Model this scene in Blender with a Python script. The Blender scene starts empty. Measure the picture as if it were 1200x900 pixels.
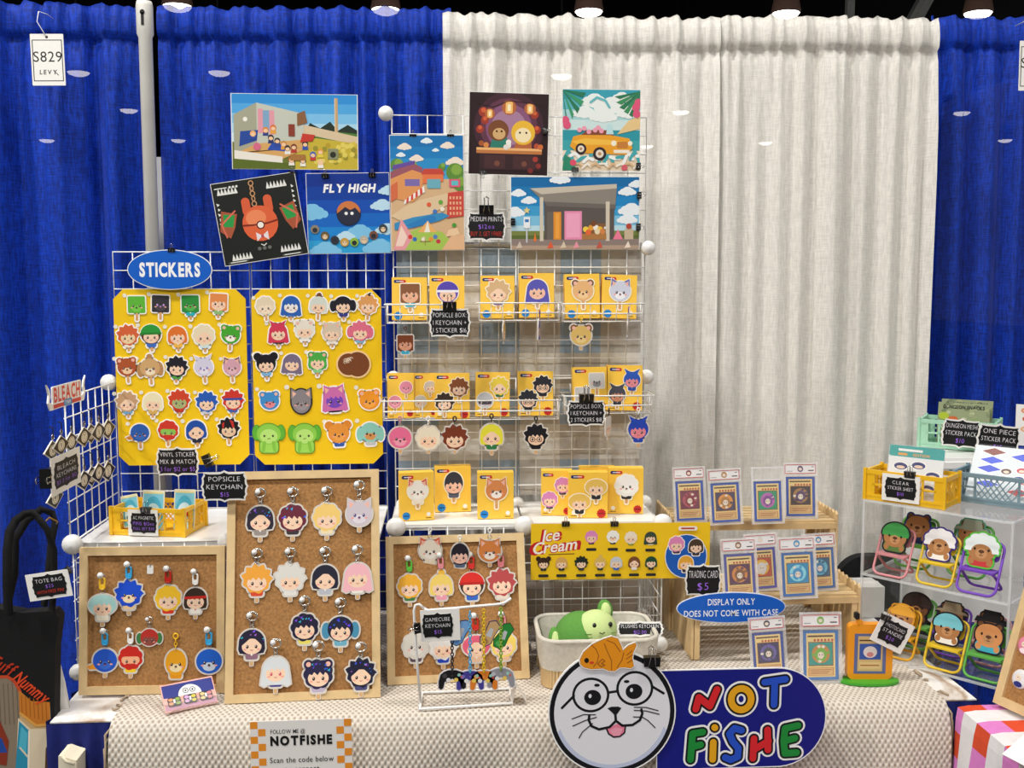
import bpy, math, random
from math import sin, cos, pi, radians as R, sqrt, atan
from mathutils import Matrix, Vector

# ---------------------------------------------------------------- camera, world, lights, exposure
SC = bpy.context.scene
COL = SC.collection
F = 1218.0                      # focal length in pixels of the 1200x900 frame
CAMZ = 1.70
YAW, PITCH = R(3.5), atan(120 / F)
CP = Vector((0, 0, CAMZ))
_r = Vector((cos(YAW), -sin(YAW), 0))
_h = Vector((sin(YAW), cos(YAW), 0))
FW = _h * cos(PITCH) - Vector((0, 0, 1)) * sin(PITCH)
UP = Vector((0, 0, 1)) * cos(PITCH) + _h * sin(PITCH)
cam = bpy.data.cameras.new('camera')
cam.sensor_width = 36
cam.lens = F / 1200 * 36
cam.clip_end = 200
camo = bpy.data.objects.new('camera', cam)
COL.objects.link(camo)
m3 = Matrix((_r, UP, -FW)).transposed()
camo.matrix_world = Matrix.Translation(CP) @ m3.to_4x4()
SC.camera = camo

SC.cycles.transparent_max_bounces = 48
SC.view_settings.view_transform = 'Standard'
SC.view_settings.look = 'None'
SC.view_settings.gamma = 1
SC.view_settings.use_curve_mapping = False
SC.view_settings.exposure = 0.12
W = bpy.data.worlds.new('hall_air')
SC.world = W
W.use_nodes = True
W.node_tree.nodes['Background'].inputs[0].default_value = (0.95, 0.97, 1, 1)
W.node_tree.nodes['Background'].inputs[1].default_value = 0.12
for lx, lw in ((-5.2, 1.9), (-1.7, 1.1), (1.8, .7), (5.3, .5)):
    for ly, e in ((1.0, 142), (-4.5, 88), (6.6, 40)):
        L = bpy.data.lights.new('high_bay_light', 'AREA')
        L.shape = 'DISK'; L.size = 0.5; L.energy = e * lw
        L.color = (1, 0.97, 0.92)
        o = bpy.data.objects.new('high_bay_light', L)
        o.location = (lx, ly, 6.4)
        COL.objects.link(o)
        if ly < 0:
            o.rotation_euler = (R(42), 0, 0)

def ray(px, py):
    return FW + _r * ((px - 600) / F) + UP * ((450 - py) / F)
def PY(px, py, Y):
    d = ray(px, py); return CP + d * (Y / d.y)
def PZ(px, py, z):
    d = ray(px, py); return CP + d * ((z - CAMZ) / d.z)
def PX(px, py, X):
    d = ray(px, py); return CP + d * (X / d.x)
def sc(p):
    return (Vector(p) - CP).dot(FW) / F      # metres per pixel at a point

# ---------------------------------------------------------------- materials
def lin(h):
    h = h.lstrip('#')
    c = [int(h[i:i + 2], 16) / 255 for i in (0, 2, 4)]
    return tuple(x / 12.92 if x <= .04045 else ((x + .055) / 1.055) ** 2.4 for x in c) + (1,)
MATS = {}
def mat(name, hexc, rough=.5, metal=0, spec=.4, noise=0, nscale=60, bump=0, emit=0):
    if name in MATS: return MATS[name]
    m = bpy.data.materials.new(name); MATS[name] = m
    m.use_nodes = True
    nt = m.node_tree; b = nt.nodes['Principled BSDF']
    b.inputs['Base Color'].default_value = lin(hexc)
    b.inputs['Roughness'].default_value = rough
    b.inputs['Metallic'].default_value = metal
    b.inputs['Specular IOR Level'].default_value = spec
    if emit:
        b.inputs['Emission Color'].default_value = lin(hexc)
        b.inputs['Emission Strength'].default_value = emit
    if noise or bump:
        tc = nt.nodes.new('ShaderNodeTexCoord'); n = nt.nodes.new('ShaderNodeTexNoise')
        n.inputs['Scale'].default_value = nscale; n.inputs['Detail'].default_value = 6
        nt.links.new(tc.outputs['Object'], n.inputs['Vector'])
        if noise:
            mx = nt.nodes.new('ShaderNodeMixRGB'); mx.blend_type = 'MULTIPLY'; mx.inputs[0].default_value = 1
            rp = nt.nodes.new('ShaderNodeValToRGB')
            rp.color_ramp.elements[0].position = .3; rp.color_ramp.elements[1].position = .7
            rp.color_ramp.elements[0].color = (1 - noise,) * 3 + (1,); rp.color_ramp.elements[1].color = (1, 1, 1, 1)
            nt.links.new(n.outputs['Fac'], rp.inputs[0])
            mx.inputs[1].default_value = lin(hexc)
            nt.links.new(rp.outputs[0], mx.inputs[2]); nt.links.new(mx.outputs[0], b.inputs['Base Color'])
        if bump:
            bp = nt.nodes.new('ShaderNodeBump'); bp.inputs['Strength'].default_value = bump; bp.inputs['Distance'].default_value = .002
            nt.links.new(n.outputs['Fac'], bp.inputs['Height']); nt.links.new(bp.outputs[0], b.inputs['Normal'])
    return m
def ink(h):
    return mat('ink_' + h.lstrip('#').lower(), h, .42, spec=.35)
def clear(name, hexc='ffffff', a=.1, rough=.05):
    """thin clear plastic: mostly see-through, with a fresnel reflection and a little haze"""
    if name in MATS: return MATS[name]
    m = bpy.data.materials.new(name); MATS[name] = m; m.use_nodes = True
    nt = m.node_tree; nt.nodes.clear()
    o = nt.nodes.new('ShaderNodeOutputMaterial'); t = nt.nodes.new('ShaderNodeBsdfTransparent')
    d = nt.nodes.new('ShaderNodeBsdfDiffuse'); g = nt.nodes.new('ShaderNodeBsdfGlossy'); fr = nt.nodes.new('ShaderNodeFresnel')
    d.inputs[0].default_value = lin(hexc); g.inputs['Roughness'].default_value = rough; fr.inputs[0].default_value = 1.33
    a1 = nt.nodes.new('ShaderNodeMixShader'); a1.inputs[0].default_value = a
    a2 = nt.nodes.new('ShaderNodeMixShader')
    nt.links.new(t.outputs[0], a1.inputs[1]); nt.links.new(d.outputs[0], a1.inputs[2])
    ge = nt.nodes.new('ShaderNodeNewGeometry'); iv = nt.nodes.new('ShaderNodeMath'); iv.operation = 'SUBTRACT'; iv.inputs[0].default_value = 1
    mu = nt.nodes.new('ShaderNodeMath'); mu.operation = 'MULTIPLY'
    nt.links.new(ge.outputs['Backfacing'], iv.inputs[1]); nt.links.new(iv.outputs[0], mu.inputs[0]); nt.links.new(fr.outputs[0], mu.inputs[1])
    nt.links.new(mu.outputs[0], a2.inputs[0]); nt.links.new(a1.outputs[0], a2.inputs[1]); nt.links.new(g.outputs[0], a2.inputs[2])
    nt.links.new(a2.outputs[0], o.inputs[0])
    return m
def drape_mat(name, hexc, sheer, fine, sheen=.2):
    """woven voile: cross-thread slubs, a soft sheen and a slightly see-through weave"""
    m = mat(name, hexc, .62, spec=.25)
    nt = m.node_tree; b = nt.nodes['Principled BSDF']
    b.inputs['Sheen Weight'].default_value = sheen
    tc = nt.nodes.new('ShaderNodeTexCoord'); mp = nt.nodes.new('ShaderNodeMapping'); mp.inputs['Scale'].default_value = (9, 9, 190)
    n = nt.nodes.new('ShaderNodeTexNoise'); n.inputs['Scale'].default_value = 3; n.inputs['Detail'].default_value = 5
    mp2 = nt.nodes.new('ShaderNodeMapping'); mp2.inputs['Scale'].default_value = (70, 70, 9)
    n2 = nt.nodes.new('ShaderNodeTexNoise'); n2.inputs['Scale'].default_value = 3
    ad = nt.nodes.new('ShaderNodeMath'); ad.operation = 'ADD'
    nt.links.new(tc.outputs['Object'], mp.inputs[0]); nt.links.new(mp.outputs[0], n.inputs['Vector'])
    nt.links.new(tc.outputs['Object'], mp2.inputs[0]); nt.links.new(mp2.outputs[0], n2.inputs['Vector'])
    nt.links.new(n.outputs['Fac'], ad.inputs[0]); nt.links.new(n2.outputs['Fac'], ad.inputs[1])
    rp = nt.nodes.new('ShaderNodeValToRGB'); rp.color_ramp.elements[0].position = .72; rp.color_ramp.elements[1].position = 1.25
    c = lin(hexc)
    rp.color_ramp.elements[0].color = tuple(x * (1 - fine) for x in c[:3]) + (1,)
    rp.color_ramp.elements[1].position = 1.0
    rp.color_ramp.elements[1].color = tuple(min(1, x * (1 + fine)) for x in c[:3]) + (1,)
    sub = nt.nodes.new('ShaderNodeMath'); sub.operation = 'MULTIPLY'; sub.inputs[1].default_value = .86
    nt.links.new(ad.outputs[0], sub.inputs[0]); nt.links.new(sub.outputs[0], rp.inputs[0]); nt.links.new(rp.outputs[0], b.inputs['Base Color'])
    bp = nt.nodes.new('ShaderNodeBump'); bp.inputs['Strength'].default_value = .5; bp.inputs['Distance'].default_value = .0015
    nt.links.new(ad.outputs[0], bp.inputs['Height']); nt.links.new(bp.outputs[0], b.inputs['Normal'])
    t = nt.nodes.new('ShaderNodeBsdfTransparent'); mx = nt.nodes.new('ShaderNodeMixShader'); mx.inputs[0].default_value = sheer
    out = nt.nodes['Material Output']
    nt.links.new(b.outputs[0], mx.inputs[1]); nt.links.new(t.outputs[0], mx.inputs[2]); nt.links.new(mx.outputs[0], out.inputs[0])
    return m

# ---------------------------------------------------------------- mesh building
GL = {}
def glyph(ch, bold):
    k = (ch, round(bold, 4))
    if k not in GL:
        c = bpy.data.curves.new('glyph', 'FONT'); c.body = ch; c.size = 1; c.offset = bold; c.resolution_u = 3
        o = bpy.data.objects.new('glyph', c)
        me = o.to_mesh()
        vs = [(v.co.x, v.co.y) for v in me.vertices]; fs = [tuple(p.vertices) for p in me.polygons]
        o.to_mesh_clear(); bpy.data.objects.remove(o); bpy.data.curves.remove(c)
        xs = [v[0] for v in vs] or [0, .2]
        GL[k] = (vs, fs, min(xs), max(xs))
    return GL[k]

def circ(cx, cy, rx, ry=None, n=28, a0=0, a1=2 * pi):
    ry = rx if ry is None else ry
    full = abs(a1 - a0) > 6.28
    k = n if full else n + 1
    return [(cx + rx * cos(a0 + (a1 - a0) * i / n), cy + ry * sin(a0 + (a1 - a0) * i / n)) for i in range(k)]
def rr(x0, y0, x1, y1, r, n=5):
    r = min(r, (x1 - x0) / 2, (y1 - y0) / 2)
    out = []
    for cx, cy, a in ((x1 - r, y1 - r, 0), (x0 + r, y1 - r, 90), (x0 + r, y0 + r, 180), (x1 - r, y0 + r, 270)):
        out += [(cx + r * cos(R(a + 90 * i / n)), cy + r * sin(R(a + 90 * i / n))) for i in range(n + 1)]
    return out
def grow(pts, d):
    n = len(pts)
    ar = sum(pts[i][0] * pts[(i + 1) % n][1] - pts[(i + 1) % n][0] * pts[i][1] for i in range(n))
    s = 1 if ar > 0 else -1
    out = []
    for i in range(n):
        a, b, c = pts[i - 1], pts[i], pts[(i + 1) % n]
        t = Vector((c[0] - a[0], c[1] - a[1]))
        if t.length < 1e-9: out.append(b); continue
        t.normalize(); out.append((b[0] + s * t.y * d, b[1] - s * t.x * d))
    return out
def clip_poly(pts, x0, y0, x1, y1):
    for ax, lim, sg in ((0, x0, 1), (0, x1, -1), (1, y0, 1), (1, y1, -1)):
        out = []
        for i in range(len(pts)):
            a, b = pts[i - 1], pts[i]
            ia, ib = sg * (a[ax] - lim) >= 0, sg * (b[ax] - lim) >= 0
            if ia != ib:
                t = (lim - a[ax]) / (b[ax] - a[ax]); out.append((a[0] + t * (b[0] - a[0]), a[1] + t * (b[1] - a[1])))
            if ib: out.append(b)
        pts = out
        if not pts: return pts
    return pts

class B:
    """collects geometry in a thing's own frame (u across, v up, w towards the viewer) and builds ONE mesh object"""
    def __init__(s):
        s.v, s.f, s.m, s.sm, s.mats = [], [], [], [], []
        s.z = 0.0; s.T = lambda x, y: (x, y); s.k = 1.0; s.clip = None; s.dz = 2e-5
    def mi(s, m):
        if m not in s.mats: s.mats.append(m)
        return s.mats.index(m)
    def add(s, vs, fs, m, smooth=False):
        o = len(s.v); s.v += [tuple(x) for x in vs]; i = s.mi(m)
        for f in fs:
            s.f.append(tuple(o + a for a in f)); s.m.append(i); s.sm.append(smooth)
    def zz(s, z):
        if z is None: s.z += s.dz; return s.z
        return z
    def pg(s, pts, m, z=None):
        if isinstance(m, str): m = ink(m)
        p = [s.T(*q) for q in pts]
        if s.clip: p = clip_poly(p, *s.clip)
        if len(p) < 3: return
        n = len(p)
        ar = sum(p[i][0] * p[(i + 1) % n][1] - p[(i + 1) % n][0] * p[i][1] for i in range(n))
        if ar < 0: p.reverse()
        z = s.zz(z)
        s.add([(x, y, z) for x, y in p], [tuple(range(n))], m)
    def slab(s, pts, z0, z1, m, m2=None):
        if isinstance(m, str): m = ink(m)
        p = [s.T(*q) for q in pts]; n = len(p)
        ar = sum(p[i][0] * p[(i + 1) % n][1] - p[(i + 1) % n][0] * p[i][1] for i in range(n))
        if ar < 0: p.reverse()
        vs = [(x, y, z0) for x, y in p] + [(x, y, z1) for x, y in p]
        s.add(vs, [tuple(range(n, 2 * n))], m)
        s.add(vs, [tuple(range(n - 1, -1, -1))] + [(i, (i + 1) % n, n + (i + 1) % n, n + i) for i in range(n)], m2 or m)
        s.z = max(s.z, z1)
    def ell(s, cx, cy, rx, ry, m, z=None, n=24, rot=0):
        p = circ(0, 0, rx, ry, n)
        s.pg([(cx + x * cos(rot) - y * sin(rot), cy + x * sin(rot) + y * cos(rot)) for x, y in p], m, z)
    def rect(s, x0, y0, x1, y1, m, z=None):
        s.pg([(x0, y0), (x1, y0), (x1, y1), (x0, y1)], m, z)
    def line(s, pts, w, m, z=None, caps=True, closed=False):
        z = s.zz(z); q = list(pts) + ([pts[0]] if closed else [])
        for i in range(len(q) - 1):
            (ax, ay), (bx, by) = q[i], q[i + 1]
            l = sqrt((bx - ax) ** 2 + (by - ay) ** 2) or 1e-9
            nx, ny = -(by - ay) / l * w / 2, (bx - ax) / l * w / 2
            s.pg([(ax - nx, ay - ny), (bx - nx, by - ny), (bx + nx, by + ny), (ax + nx, ay + ny)], m, z + i * 1e-6)
        if caps:
            for i, (x, y) in enumerate(q): s.pg(circ(x, y, w / 2, n=14), m, z + 5e-6 + i * 1e-6)
        s.z = max(s.z, z + 1.2e-5)
    def txt(s, t, cx, cy, h, m, bold=0.0, shear=0, maxw=None, jit=0, seed=1, rot=0, sp=.1, align='c', sx=1.0):
        """lettering: cap height h, centred on (cx, cy)"""
        if isinstance(m, str): m = ink(m)
        rn = random.Random(seed); x = 0; items = []
        for ch in t:
            if ch == ' ': x += .32; continue
            g = glyph(ch, bold); items.append((g, x - g[2], rn.uniform(-1, 1), rn.uniform(-1, 1))); x += g[3] - g[2] + sp
        wd = max(x - sp, .01); k = h / .69; kx = k * sx
        if maxw and wd * kx > maxw: kx = maxw / wd
        z = s.zz(None); off = {'c': -wd / 2, 'l': 0, 'r': -wd}[align]
        for g, xo, j1, j2 in items:
            gx = (g[2] + g[3]) / 2; a = j1 * jit; vs = []
            for px, py in g[0]:
                dx, dy = px - gx, py - .35
                X = gx + dx * cos(a) - dy * sin(a); Y = .35 + dx * sin(a) + dy * cos(a) + j2 * jit * .35
                U = (X + xo + off + shear * (Y - .35)) * kx; V = (Y - .345) * k
                U, V = U * cos(rot) - V * sin(rot), U * sin(rot) + V * cos(rot)
                vs.append(s.T(cx + U, cy + V) + (z,))
            fs = g[1]
            if vs and fs:
                f0 = fs[0]; a_, b_, c_ = vs[f0[0]], vs[f0[1]], vs[f0[2]]
                if (b_[0] - a_[0]) * (c_[1] - a_[1]) - (b_[1] - a_[1]) * (c_[0] - a_[0]) < 0: fs = [f[::-1] for f in fs]
                s.add(vs, fs, m)
    # ---- solids
    def box(s, x0, y0, z0, x1, y1, z1, m):
        vs = [(x, y, z) for z in (z0, z1) for y in (y0, y1) for x in (x0, x1)]
        s.add(vs, [(0, 2, 3, 1), (4, 5, 7, 6), (0, 1, 5, 4), (2, 6, 7, 3), (0, 4, 6, 2), (1, 3, 7, 5)], m)
    def bar(s, a, b, w, h, m, up=(0, 0, 1)):
        """a bar of section w x h from a to b"""
        a, b = Vector(a), Vector(b); d = (b - a).normalized(); u = Vector(up)
        if abs(d.dot(u)) > .99: u = Vector((0, 1, 0))
        x = d.cross(u).normalized() * w / 2; y = x.cross(d).normalized() * h / 2
        vs = [p + i * x + j * y for p in (a, b) for i, j in ((-1, -1), (1, -1), (1, 1), (-1, 1))]
        s.add(vs, [(0, 1, 2, 3), (7, 6, 5, 4), (0, 4, 5, 1), (1, 5, 6, 2), (2, 6, 7, 3), (3, 7, 4, 0)], m)
    def tube(s, pts, r, m, n=7, closed=False):
        pts = [Vector(p) for p in pts]; N = len(pts); rings = []; pu = None
        for i, p in enumerate(pts):
            if closed: d = pts[(i + 1) % N] - pts[i - 1]
            else: d = pts[min(i + 1, N - 1)] - pts[max(i - 1, 0)]
            d.normalize()
            u = pu if pu else (Vector((0, 0, 1)) if abs(d.z) < .9 else Vector((1, 0, 0)))
            u = (u - d * u.dot(d))
            if u.length < 1e-6: u = d.orthogonal()
            u.normalize(); pu = u; w = d.cross(u)
            rd = r[i] if isinstance(r, (list, tuple)) else r
            rings.append([p + (u * cos(2 * pi * k / n) + w * sin(2 * pi * k / n)) * rd for k in range(n)])
        vs = [v for rg in rings for v in rg]; fs = []
        for i in range(N if closed else N - 1):
            j = (i + 1) % N
            fs += [(i * n + k, i * n + (k + 1) % n, j * n + (k + 1) % n, j * n + k) for k in range(n)]
        if not closed: fs += [tuple(range(n - 1, -1, -1)), tuple((N - 1) * n + k for k in range(n))]
        s.add(vs, fs, m, True)
    def lathe(s, prof, m, n=24, c=(0, 0, 0), axis='z', sm=True):
        vs = []
        for r, h in prof:
            for k in range(n):
                a = 2 * pi * k / n
                p = (r * cos(a), r * sin(a), h) if axis == 'z' else ((r * cos(a), h, r * sin(a)) if axis == 'y' else (h, r * cos(a), r * sin(a)))
                vs.append((c[0] + p[0], c[1] + p[1], c[2] + p[2]))
        N = len(prof)
        fs = [(i * n + k, i * n + (k + 1) % n, (i + 1) * n + (k + 1) % n, (i + 1) * n + k) for i in range(N - 1) for k in range(n)]
        s.add(vs, fs, m, sm)
    def ball(s, c, rx, ry, rz, m, n=18, k=12, rot=None):
        vs = []
        for i in range(k + 1):
            t = pi * i / k
            for j in range(n):
                a = 2 * pi * j / n; p = Vector((rx * sin(t) * cos(a), ry * sin(t) * sin(a), rz * cos(t)))
                if rot: p = rot @ p
                vs.append(Vector(c) + p)
        s.add(vs, [(i * n + j, (i + 1) * n + j, (i + 1) * n + (j + 1) % n, i * n + (j + 1) % n) for i in range(k) for j in range(n)], m, True)
    def build(s, name, parent=None, mx=None, fix=False):
        me = bpy.data.meshes.new(name); me.from_pydata(s.v, [], s.f)
        for m in s.mats: me.materials.append(m)
        me.polygons.foreach_set('material_index', s.m); me.polygons.foreach_set('use_smooth', s.sm)
        me.update()
        o = bpy.data.objects.new(name, me); COL.objects.link(o)
        if parent: o.parent = parent
        if mx is not None: o.matrix_world = mx
        return o

def tag(o, label, cat, group=None, kind=None):
    o['label'] = label; o['category'] = cat
    if group: o['group'] = group
    if kind: o['kind'] = kind
    return o
def thing(name, label, cat, mx, group=None):
    o = bpy.data.objects.new(name, None); o.empty_display_size = .05; COL.objects.link(o); o.matrix_world = mx
    return tag(o, label, cat, group)
def struct(o):
    o['kind'] = 'structure'; return o
def MX(p, roll=0, lean=0, yaw=0, n=None):
    """frame of a flat thing at p: u across, v up, w out of the back wall towards the viewer; lean tips its top away"""
    if n is not None:
        w = Vector(n).normalized(); u = Vector((0, 0, 1)).cross(w).normalized(); v = w.cross(u)
        b = Matrix((u, v, w)).transposed()
    else:
        b = Matrix(((1, 0, 0), (0, 0, -1), (0, 1, 0)))
    m = Matrix.Rotation(R(yaw), 3, 'Z') @ b @ Matrix.Rotation(R(-lean), 3, 'X') @ Matrix.Rotation(R(roll), 3, 'Z')
    return Matrix.Translation(Vector(p)) @ m.to_4x4()
def T3(p, yaw=0):
    return Matrix.Translation(Vector(p)) @ Matrix.Rotation(R(yaw), 4, 'Z')

M_white = mat('white_coated_wire', 'f4f4f2', .35, noise=.04, nscale=30)
M_panel = mat('white_plastic_panel', 'f0f0ee', .3, noise=.05, nscale=12)
M_black = mat('black_steel', '0c0c0d', .35, spec=.5, noise=.2, nscale=40)
M_chrome = mat('chrome', 'c9c9c9', .18, metal=1, noise=.1)
M_board = mat('chalk_board_black', '101012', .55, noise=.25, nscale=50)
M_rim = mat('white_card', 'f5f3ee', .5, noise=.03)
M_stick = mat('popsicle_stick', 'd9ae78', .6, noise=.15, nscale=90)
M_ply = mat('clear_acrylic_edge', 'e6e6e8', .15, noise=.05)
M_pine = mat('pine_wood', 'e3c491', .55, noise=.16, nscale=28, bump=.15)
M_clear = clear('clear_plastic', 'ffffff', .10)
M_clear2 = clear('clear_case_plastic', 'f4f6f8', .045)
# ---------------------------------------------------------------- the hall
YC, YB, YF, YM, TZ, YT = 3.25, 2.85, 2.50, 2.60, 0.73, 2.28      # drape line, back grids, shelf fronts, table height, table front
M_conc = mat('polished_concrete', '5c5a58', .5, noise=.25, nscale=3)
M_dark = mat('dark_hall_paint', '050506', .9, noise=.2, nscale=2)
b = B(); b.box(-22, -16, -.1, 22, 46, 0, M_conc); struct(b.build('floor'))
b = B(); b.box(-22, -3, 9.6, 22, 46, 9.8, M_dark); struct(b.build('ceiling'))
b = B(); b.box(-22, 46, 0, 22, 46.2, 9.7, M_dark); struct(b.build('wall_back'))
M_truss = mat('painted_steel', 'dcdcd6', .5, noise=.2, nscale=4)
for nm, lab, pts, r in (('steel_brace', 'slanting grey steel brace in the dark hall above the white drape', ((1062, 40), (1096, -22)), .12),
                        ('steel_column', 'dim upright steel post in the dark hall beside the slanting brace', ((994, 60), (997, -20)), .07)):
    b = B(); a_, c_ = PY(*pts[0], 20), PY(*pts[1], 20)
    ext = (c_ - a_)
    b.bar(a_ - ext * (2.5 if nm == 'steel_column' else .6), a_ + ext * 2.2, r * 2, r * 2, M_truss, (0, 1, 0))
    b.bar(a_ - ext * .6 + Vector((0, -r, 0)), a_ + ext * 2.2 + Vector((0, -r, 0)), r * .6, r * .5, M_truss, (0, 1, 0))
    tag(b.build(nm), lab, 'beam')

M_hous = mat('brown_lamp_housing', 'c79a88', .5, noise=.1)
M_lens = mat('lamp_lens', 'fff6e8', .4, emit=8)
def high_bay(px, py, Y, lab):
    p = PY(px, py, Y); t = thing('high_bay_lamp', lab, 'lamp', T3(p), 'high bay lamps across the hall')
    b = B(); b.lathe([(.0, .52), (.14, .52), (.16, .36), (.2, .32), (.25, .06), (.25, 0.02), (.0, .02)], M_hous, 20); b.build('housing', t)
    b = B(); b.lathe([(.0, -.07), (.12, -.055), (.2, -.02), (.23, .02), (0, .03)], M_lens, 20); b.build('lens', t)
    b = B(); b.tube([(0, 0, .5), (0, 0, 9.6 - p.z)], .02, M_black); b.build('hanger_rod', t)
for px, py, d in ((208, 9, 'over the blue drape by the booth number card'), (452, 13, 'over the blue drape behind the print tower'), (690, 15, 'over the white drape above the sandy car print'),
                  (921, 17, 'over the middle of the white drape'), (1146, 17, 'over the blue drape by the slanting brace')):
    high_bay(px, py, 18.0, 'brown high bay lamp glowing ' + d)
LD = ('first pale glow through the blue drape beside the number card', 'small glow through the blue drape near the pipe', 'low glow through the blue drape under the number card',
      'glow through blue drape behind the room diorama print', 'faint glow through blue drape beside the pipe top', 'glow through white drape above the bar print', 'glow through white drape high beside the car print',
      'glow through white drape in its open middle', 'glow through white drape beside the print tower', 'glow through blue drape nearest the slanting brace', 'small low glow through blue drape by the edge card')
for (px, py, Y), d in zip(((92, 86, 23.4), (151, 130, 28.6), (55, 165, 34.7), (257, 86, 23.4), (209, 165, 34.7), (658, 90, 23.4), (798, 132, 28.6), (897, 168, 34.7), (758, 172, 34.7), (1127, 133, 28.6), (1178, 165, 34.7)), LD):
    high_bay(px, py, Y, 'distant high bay lamp, ' + d)

# ---------------------------------------------------------------- pipe and drape
M_blue = drape_mat('blue_voile', '0234a6', .05, .4, .04)
M_whited = drape_mat('white_voile', 'e9e6de', .07, .10)
M_alu = mat('anodised_pole', 'e6e4dc', .4, metal=0, noise=.12, nscale=8)
def drape(lab, px0, px1, py, m, seed, full, grp=None, deep=.12, back=0.0):
    YC = globals()['YC'] + back
    x0, x1 = PY(px0, 300, YC).x, PY(px1, 300, YC).x
    zt = PY((px0 + px1) / 2, py, YC).z
    rn = random.Random(seed); W_ = x1 - x0; nx = int(W_ / .0075)
    # pleats: uneven folds that run the whole drop and swell towards the floor
    ks = []; x = -.15
    while x < W_ + .15:
        w = rn.uniform(.07, .19) * full; ks.append((x, w, rn.uniform(.35, 1), rn.uniform(-.008, .008))); x += w
    ph = [rn.uniform(0, 6.28) for _ in range(8)]
    def off(x, z):
        d = (zt - z)
        for a, w, am, sl in ks:
            u = (x - sl * d - a) / w
            if 0 <= u < 1: y = am * (1 - abs(2 * u - 1) ** 1.6); break
        else: y = 0
        g = .5 + .5 * sin(x * 120 + ph[0] + 2 * sin(x * 17 + ph[1])); g2 = .5 + .5 * sin(x * 71 + ph[2] + 1.5 * sin(x * 9 + ph[3]))
        t = min(1, max(0, d - .02) / .35)
        yy = deep * y * (.25 + .75 * t) + (.013 * g + .014 * g2 + .006 * sin(x * 190 + ph[7])) * (1 - .8 * t)
        yy += .012 * sin(x * 5 + ph[4] + d * .6)
        if d < .085: yy += .012 * sqrt(max(0, 1 - ((d - .042) / .044) ** 2))      # the rod pocket
        elif d < .1: yy -= .006
        return yy
    b = B(); zs = [zt + .012, zt + .004, zt - .006, zt - .02, zt - .04, zt - .06, zt - .078, zt - .086, zt - .094, zt - .12, zt - .17, zt - .24]
    z = zt - .32
    while z > .03: zs.append(z); z -= .16
    zs.append(.02)
    vs = []
    for j, z in enumerate(zs):
        for i in range(nx + 1):
            x = W_ * i / nx; zz = z
            if j < 4: zz += (.003 * sin(x * 95 + ph[5]) + .003 * sin(x * 57 + ph[6] + sin(x * 13)) + .002 * sin(x * 170)) * (1 - j * .2)
            vs.append((x0 + x, YC - off(x, z), zz))
    b.add(vs, [(j * (nx + 1) + i, (j + 1) * (nx + 1) + i, (j + 1) * (nx + 1) + i + 1, j * (nx + 1) + i + 1) for j in range(len(zs) - 1) for i in range(nx)], m, True)
    return tag(b.build('drape'), lab, 'curtain', grp)
drape('royal blue drape carrying the hanging booth number card', -120, 172, 11, M_blue, 3, 1.3, 'pipe and drape panels', .1)
drape('royal blue drape between the aluminium pipe and the white drape', 196, 530, 16, M_blue, 8, .85, 'pipe and drape panels', .1, .13)
drape('white drape panel behind the print tower and the surf car print', 520.5, 836.7, 25, M_whited, 5, .62, 'pipe and drape panels', .06)
drape('white drape panel behind the pine risers and graded cards', 837.5, 1084, 27, M_whited, 21, .62, 'pipe and drape panels', .06)
drape('royal blue drape behind the mint crate of sticker packs', 1076, 1300, 27, M_blue, 12, .9, 'pipe and drape panels', .1, .13)
# upright and cross pipe
pp = PY(179, 300, YC - .15)
t = thing('drape_pole', 'slim aluminium upright pole standing between the two blue drapes', 'pole', T3((pp.x, YC - .15, 0)))
b = B(); zt = PY(174, 2, YC - .15).z
b.lathe([(0, 0), (.019, 0), (.019, zt - .1), (.0235, zt - .09), (.0235, zt - .012), (.021, zt), (0, zt)], M_alu, 20); b.build('pole', t)
b = B(); b.box(-.12, -.07, 0, .12, .03, .008, M_black); b.build('base', t)
b = B(); b.rect(-.004, 0, .004, .035, M_black, 0.0); b.ell(0, .036, .007, .007, M_black, 0.0)
b.build('hook_slot', t, MX((pp.x, YC - .1745, zt - .07)))
b = B(); b.box(PY(172, 0, 3.6).x, 3.6, 0, PY(186, 0, 3.6).x, 3.62, PY(186, 184, 3.6).z, M_panel)
tag(b.build('white_board'), 'pale board glimpsed through the gap beside the aluminium pole', 'board')

# hanging booth number cards
def number_card(px, py, w, h, lab, full=True):
    Y = YC - .16; p = PY(px, py, Y); k = sc(p); t = thing('number_card', lab, 'sign', MX(p, roll=.8))
    w, h = w * k, h * k
    b = B(); b.slab(rr(-w / 2, -h / 2, w / 2, h / 2, .002), -.002, 0, M_rim)
    b.line([(-w * .44, -h * .41), (w * .44, -h * .41), (w * .44, h * .38), (-w * .44, h * .38)], .0025, '303030', closed=True)
    b.txt('S829', 0, h * .06, h * .2, '1a1a1a', 0, maxw=w * .86)
    if full: b.txt('LEVY', 0, -h * .24, h * .085, '111111', .02, maxw=w * .52, shear=.1, sp=.22)
    b.line([(w * .16, -h * .21), (w * .3, -h * .3)], .002, '111111')
    b.ell(0, h * .44, .004, .004, '222222')
    b.build('card', t)
    b = B(); b.tube([(0, h * .44, .001), (-.008, h * .55, .004), (-.02, h * .72, .01), (-.018, h * .93, 0), (-.01, h * .95, -.04), (-.01, h * .94, -.09)], .0012, M_white, 5); b.build('string', t)
number_card(56, 70, 38, 59, 'white booth number card S829 hanging on a string over blue drape')
number_card(1211, 77, 34, 57, 'second white number card, cut off by the picture edge over blue drape')

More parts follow.
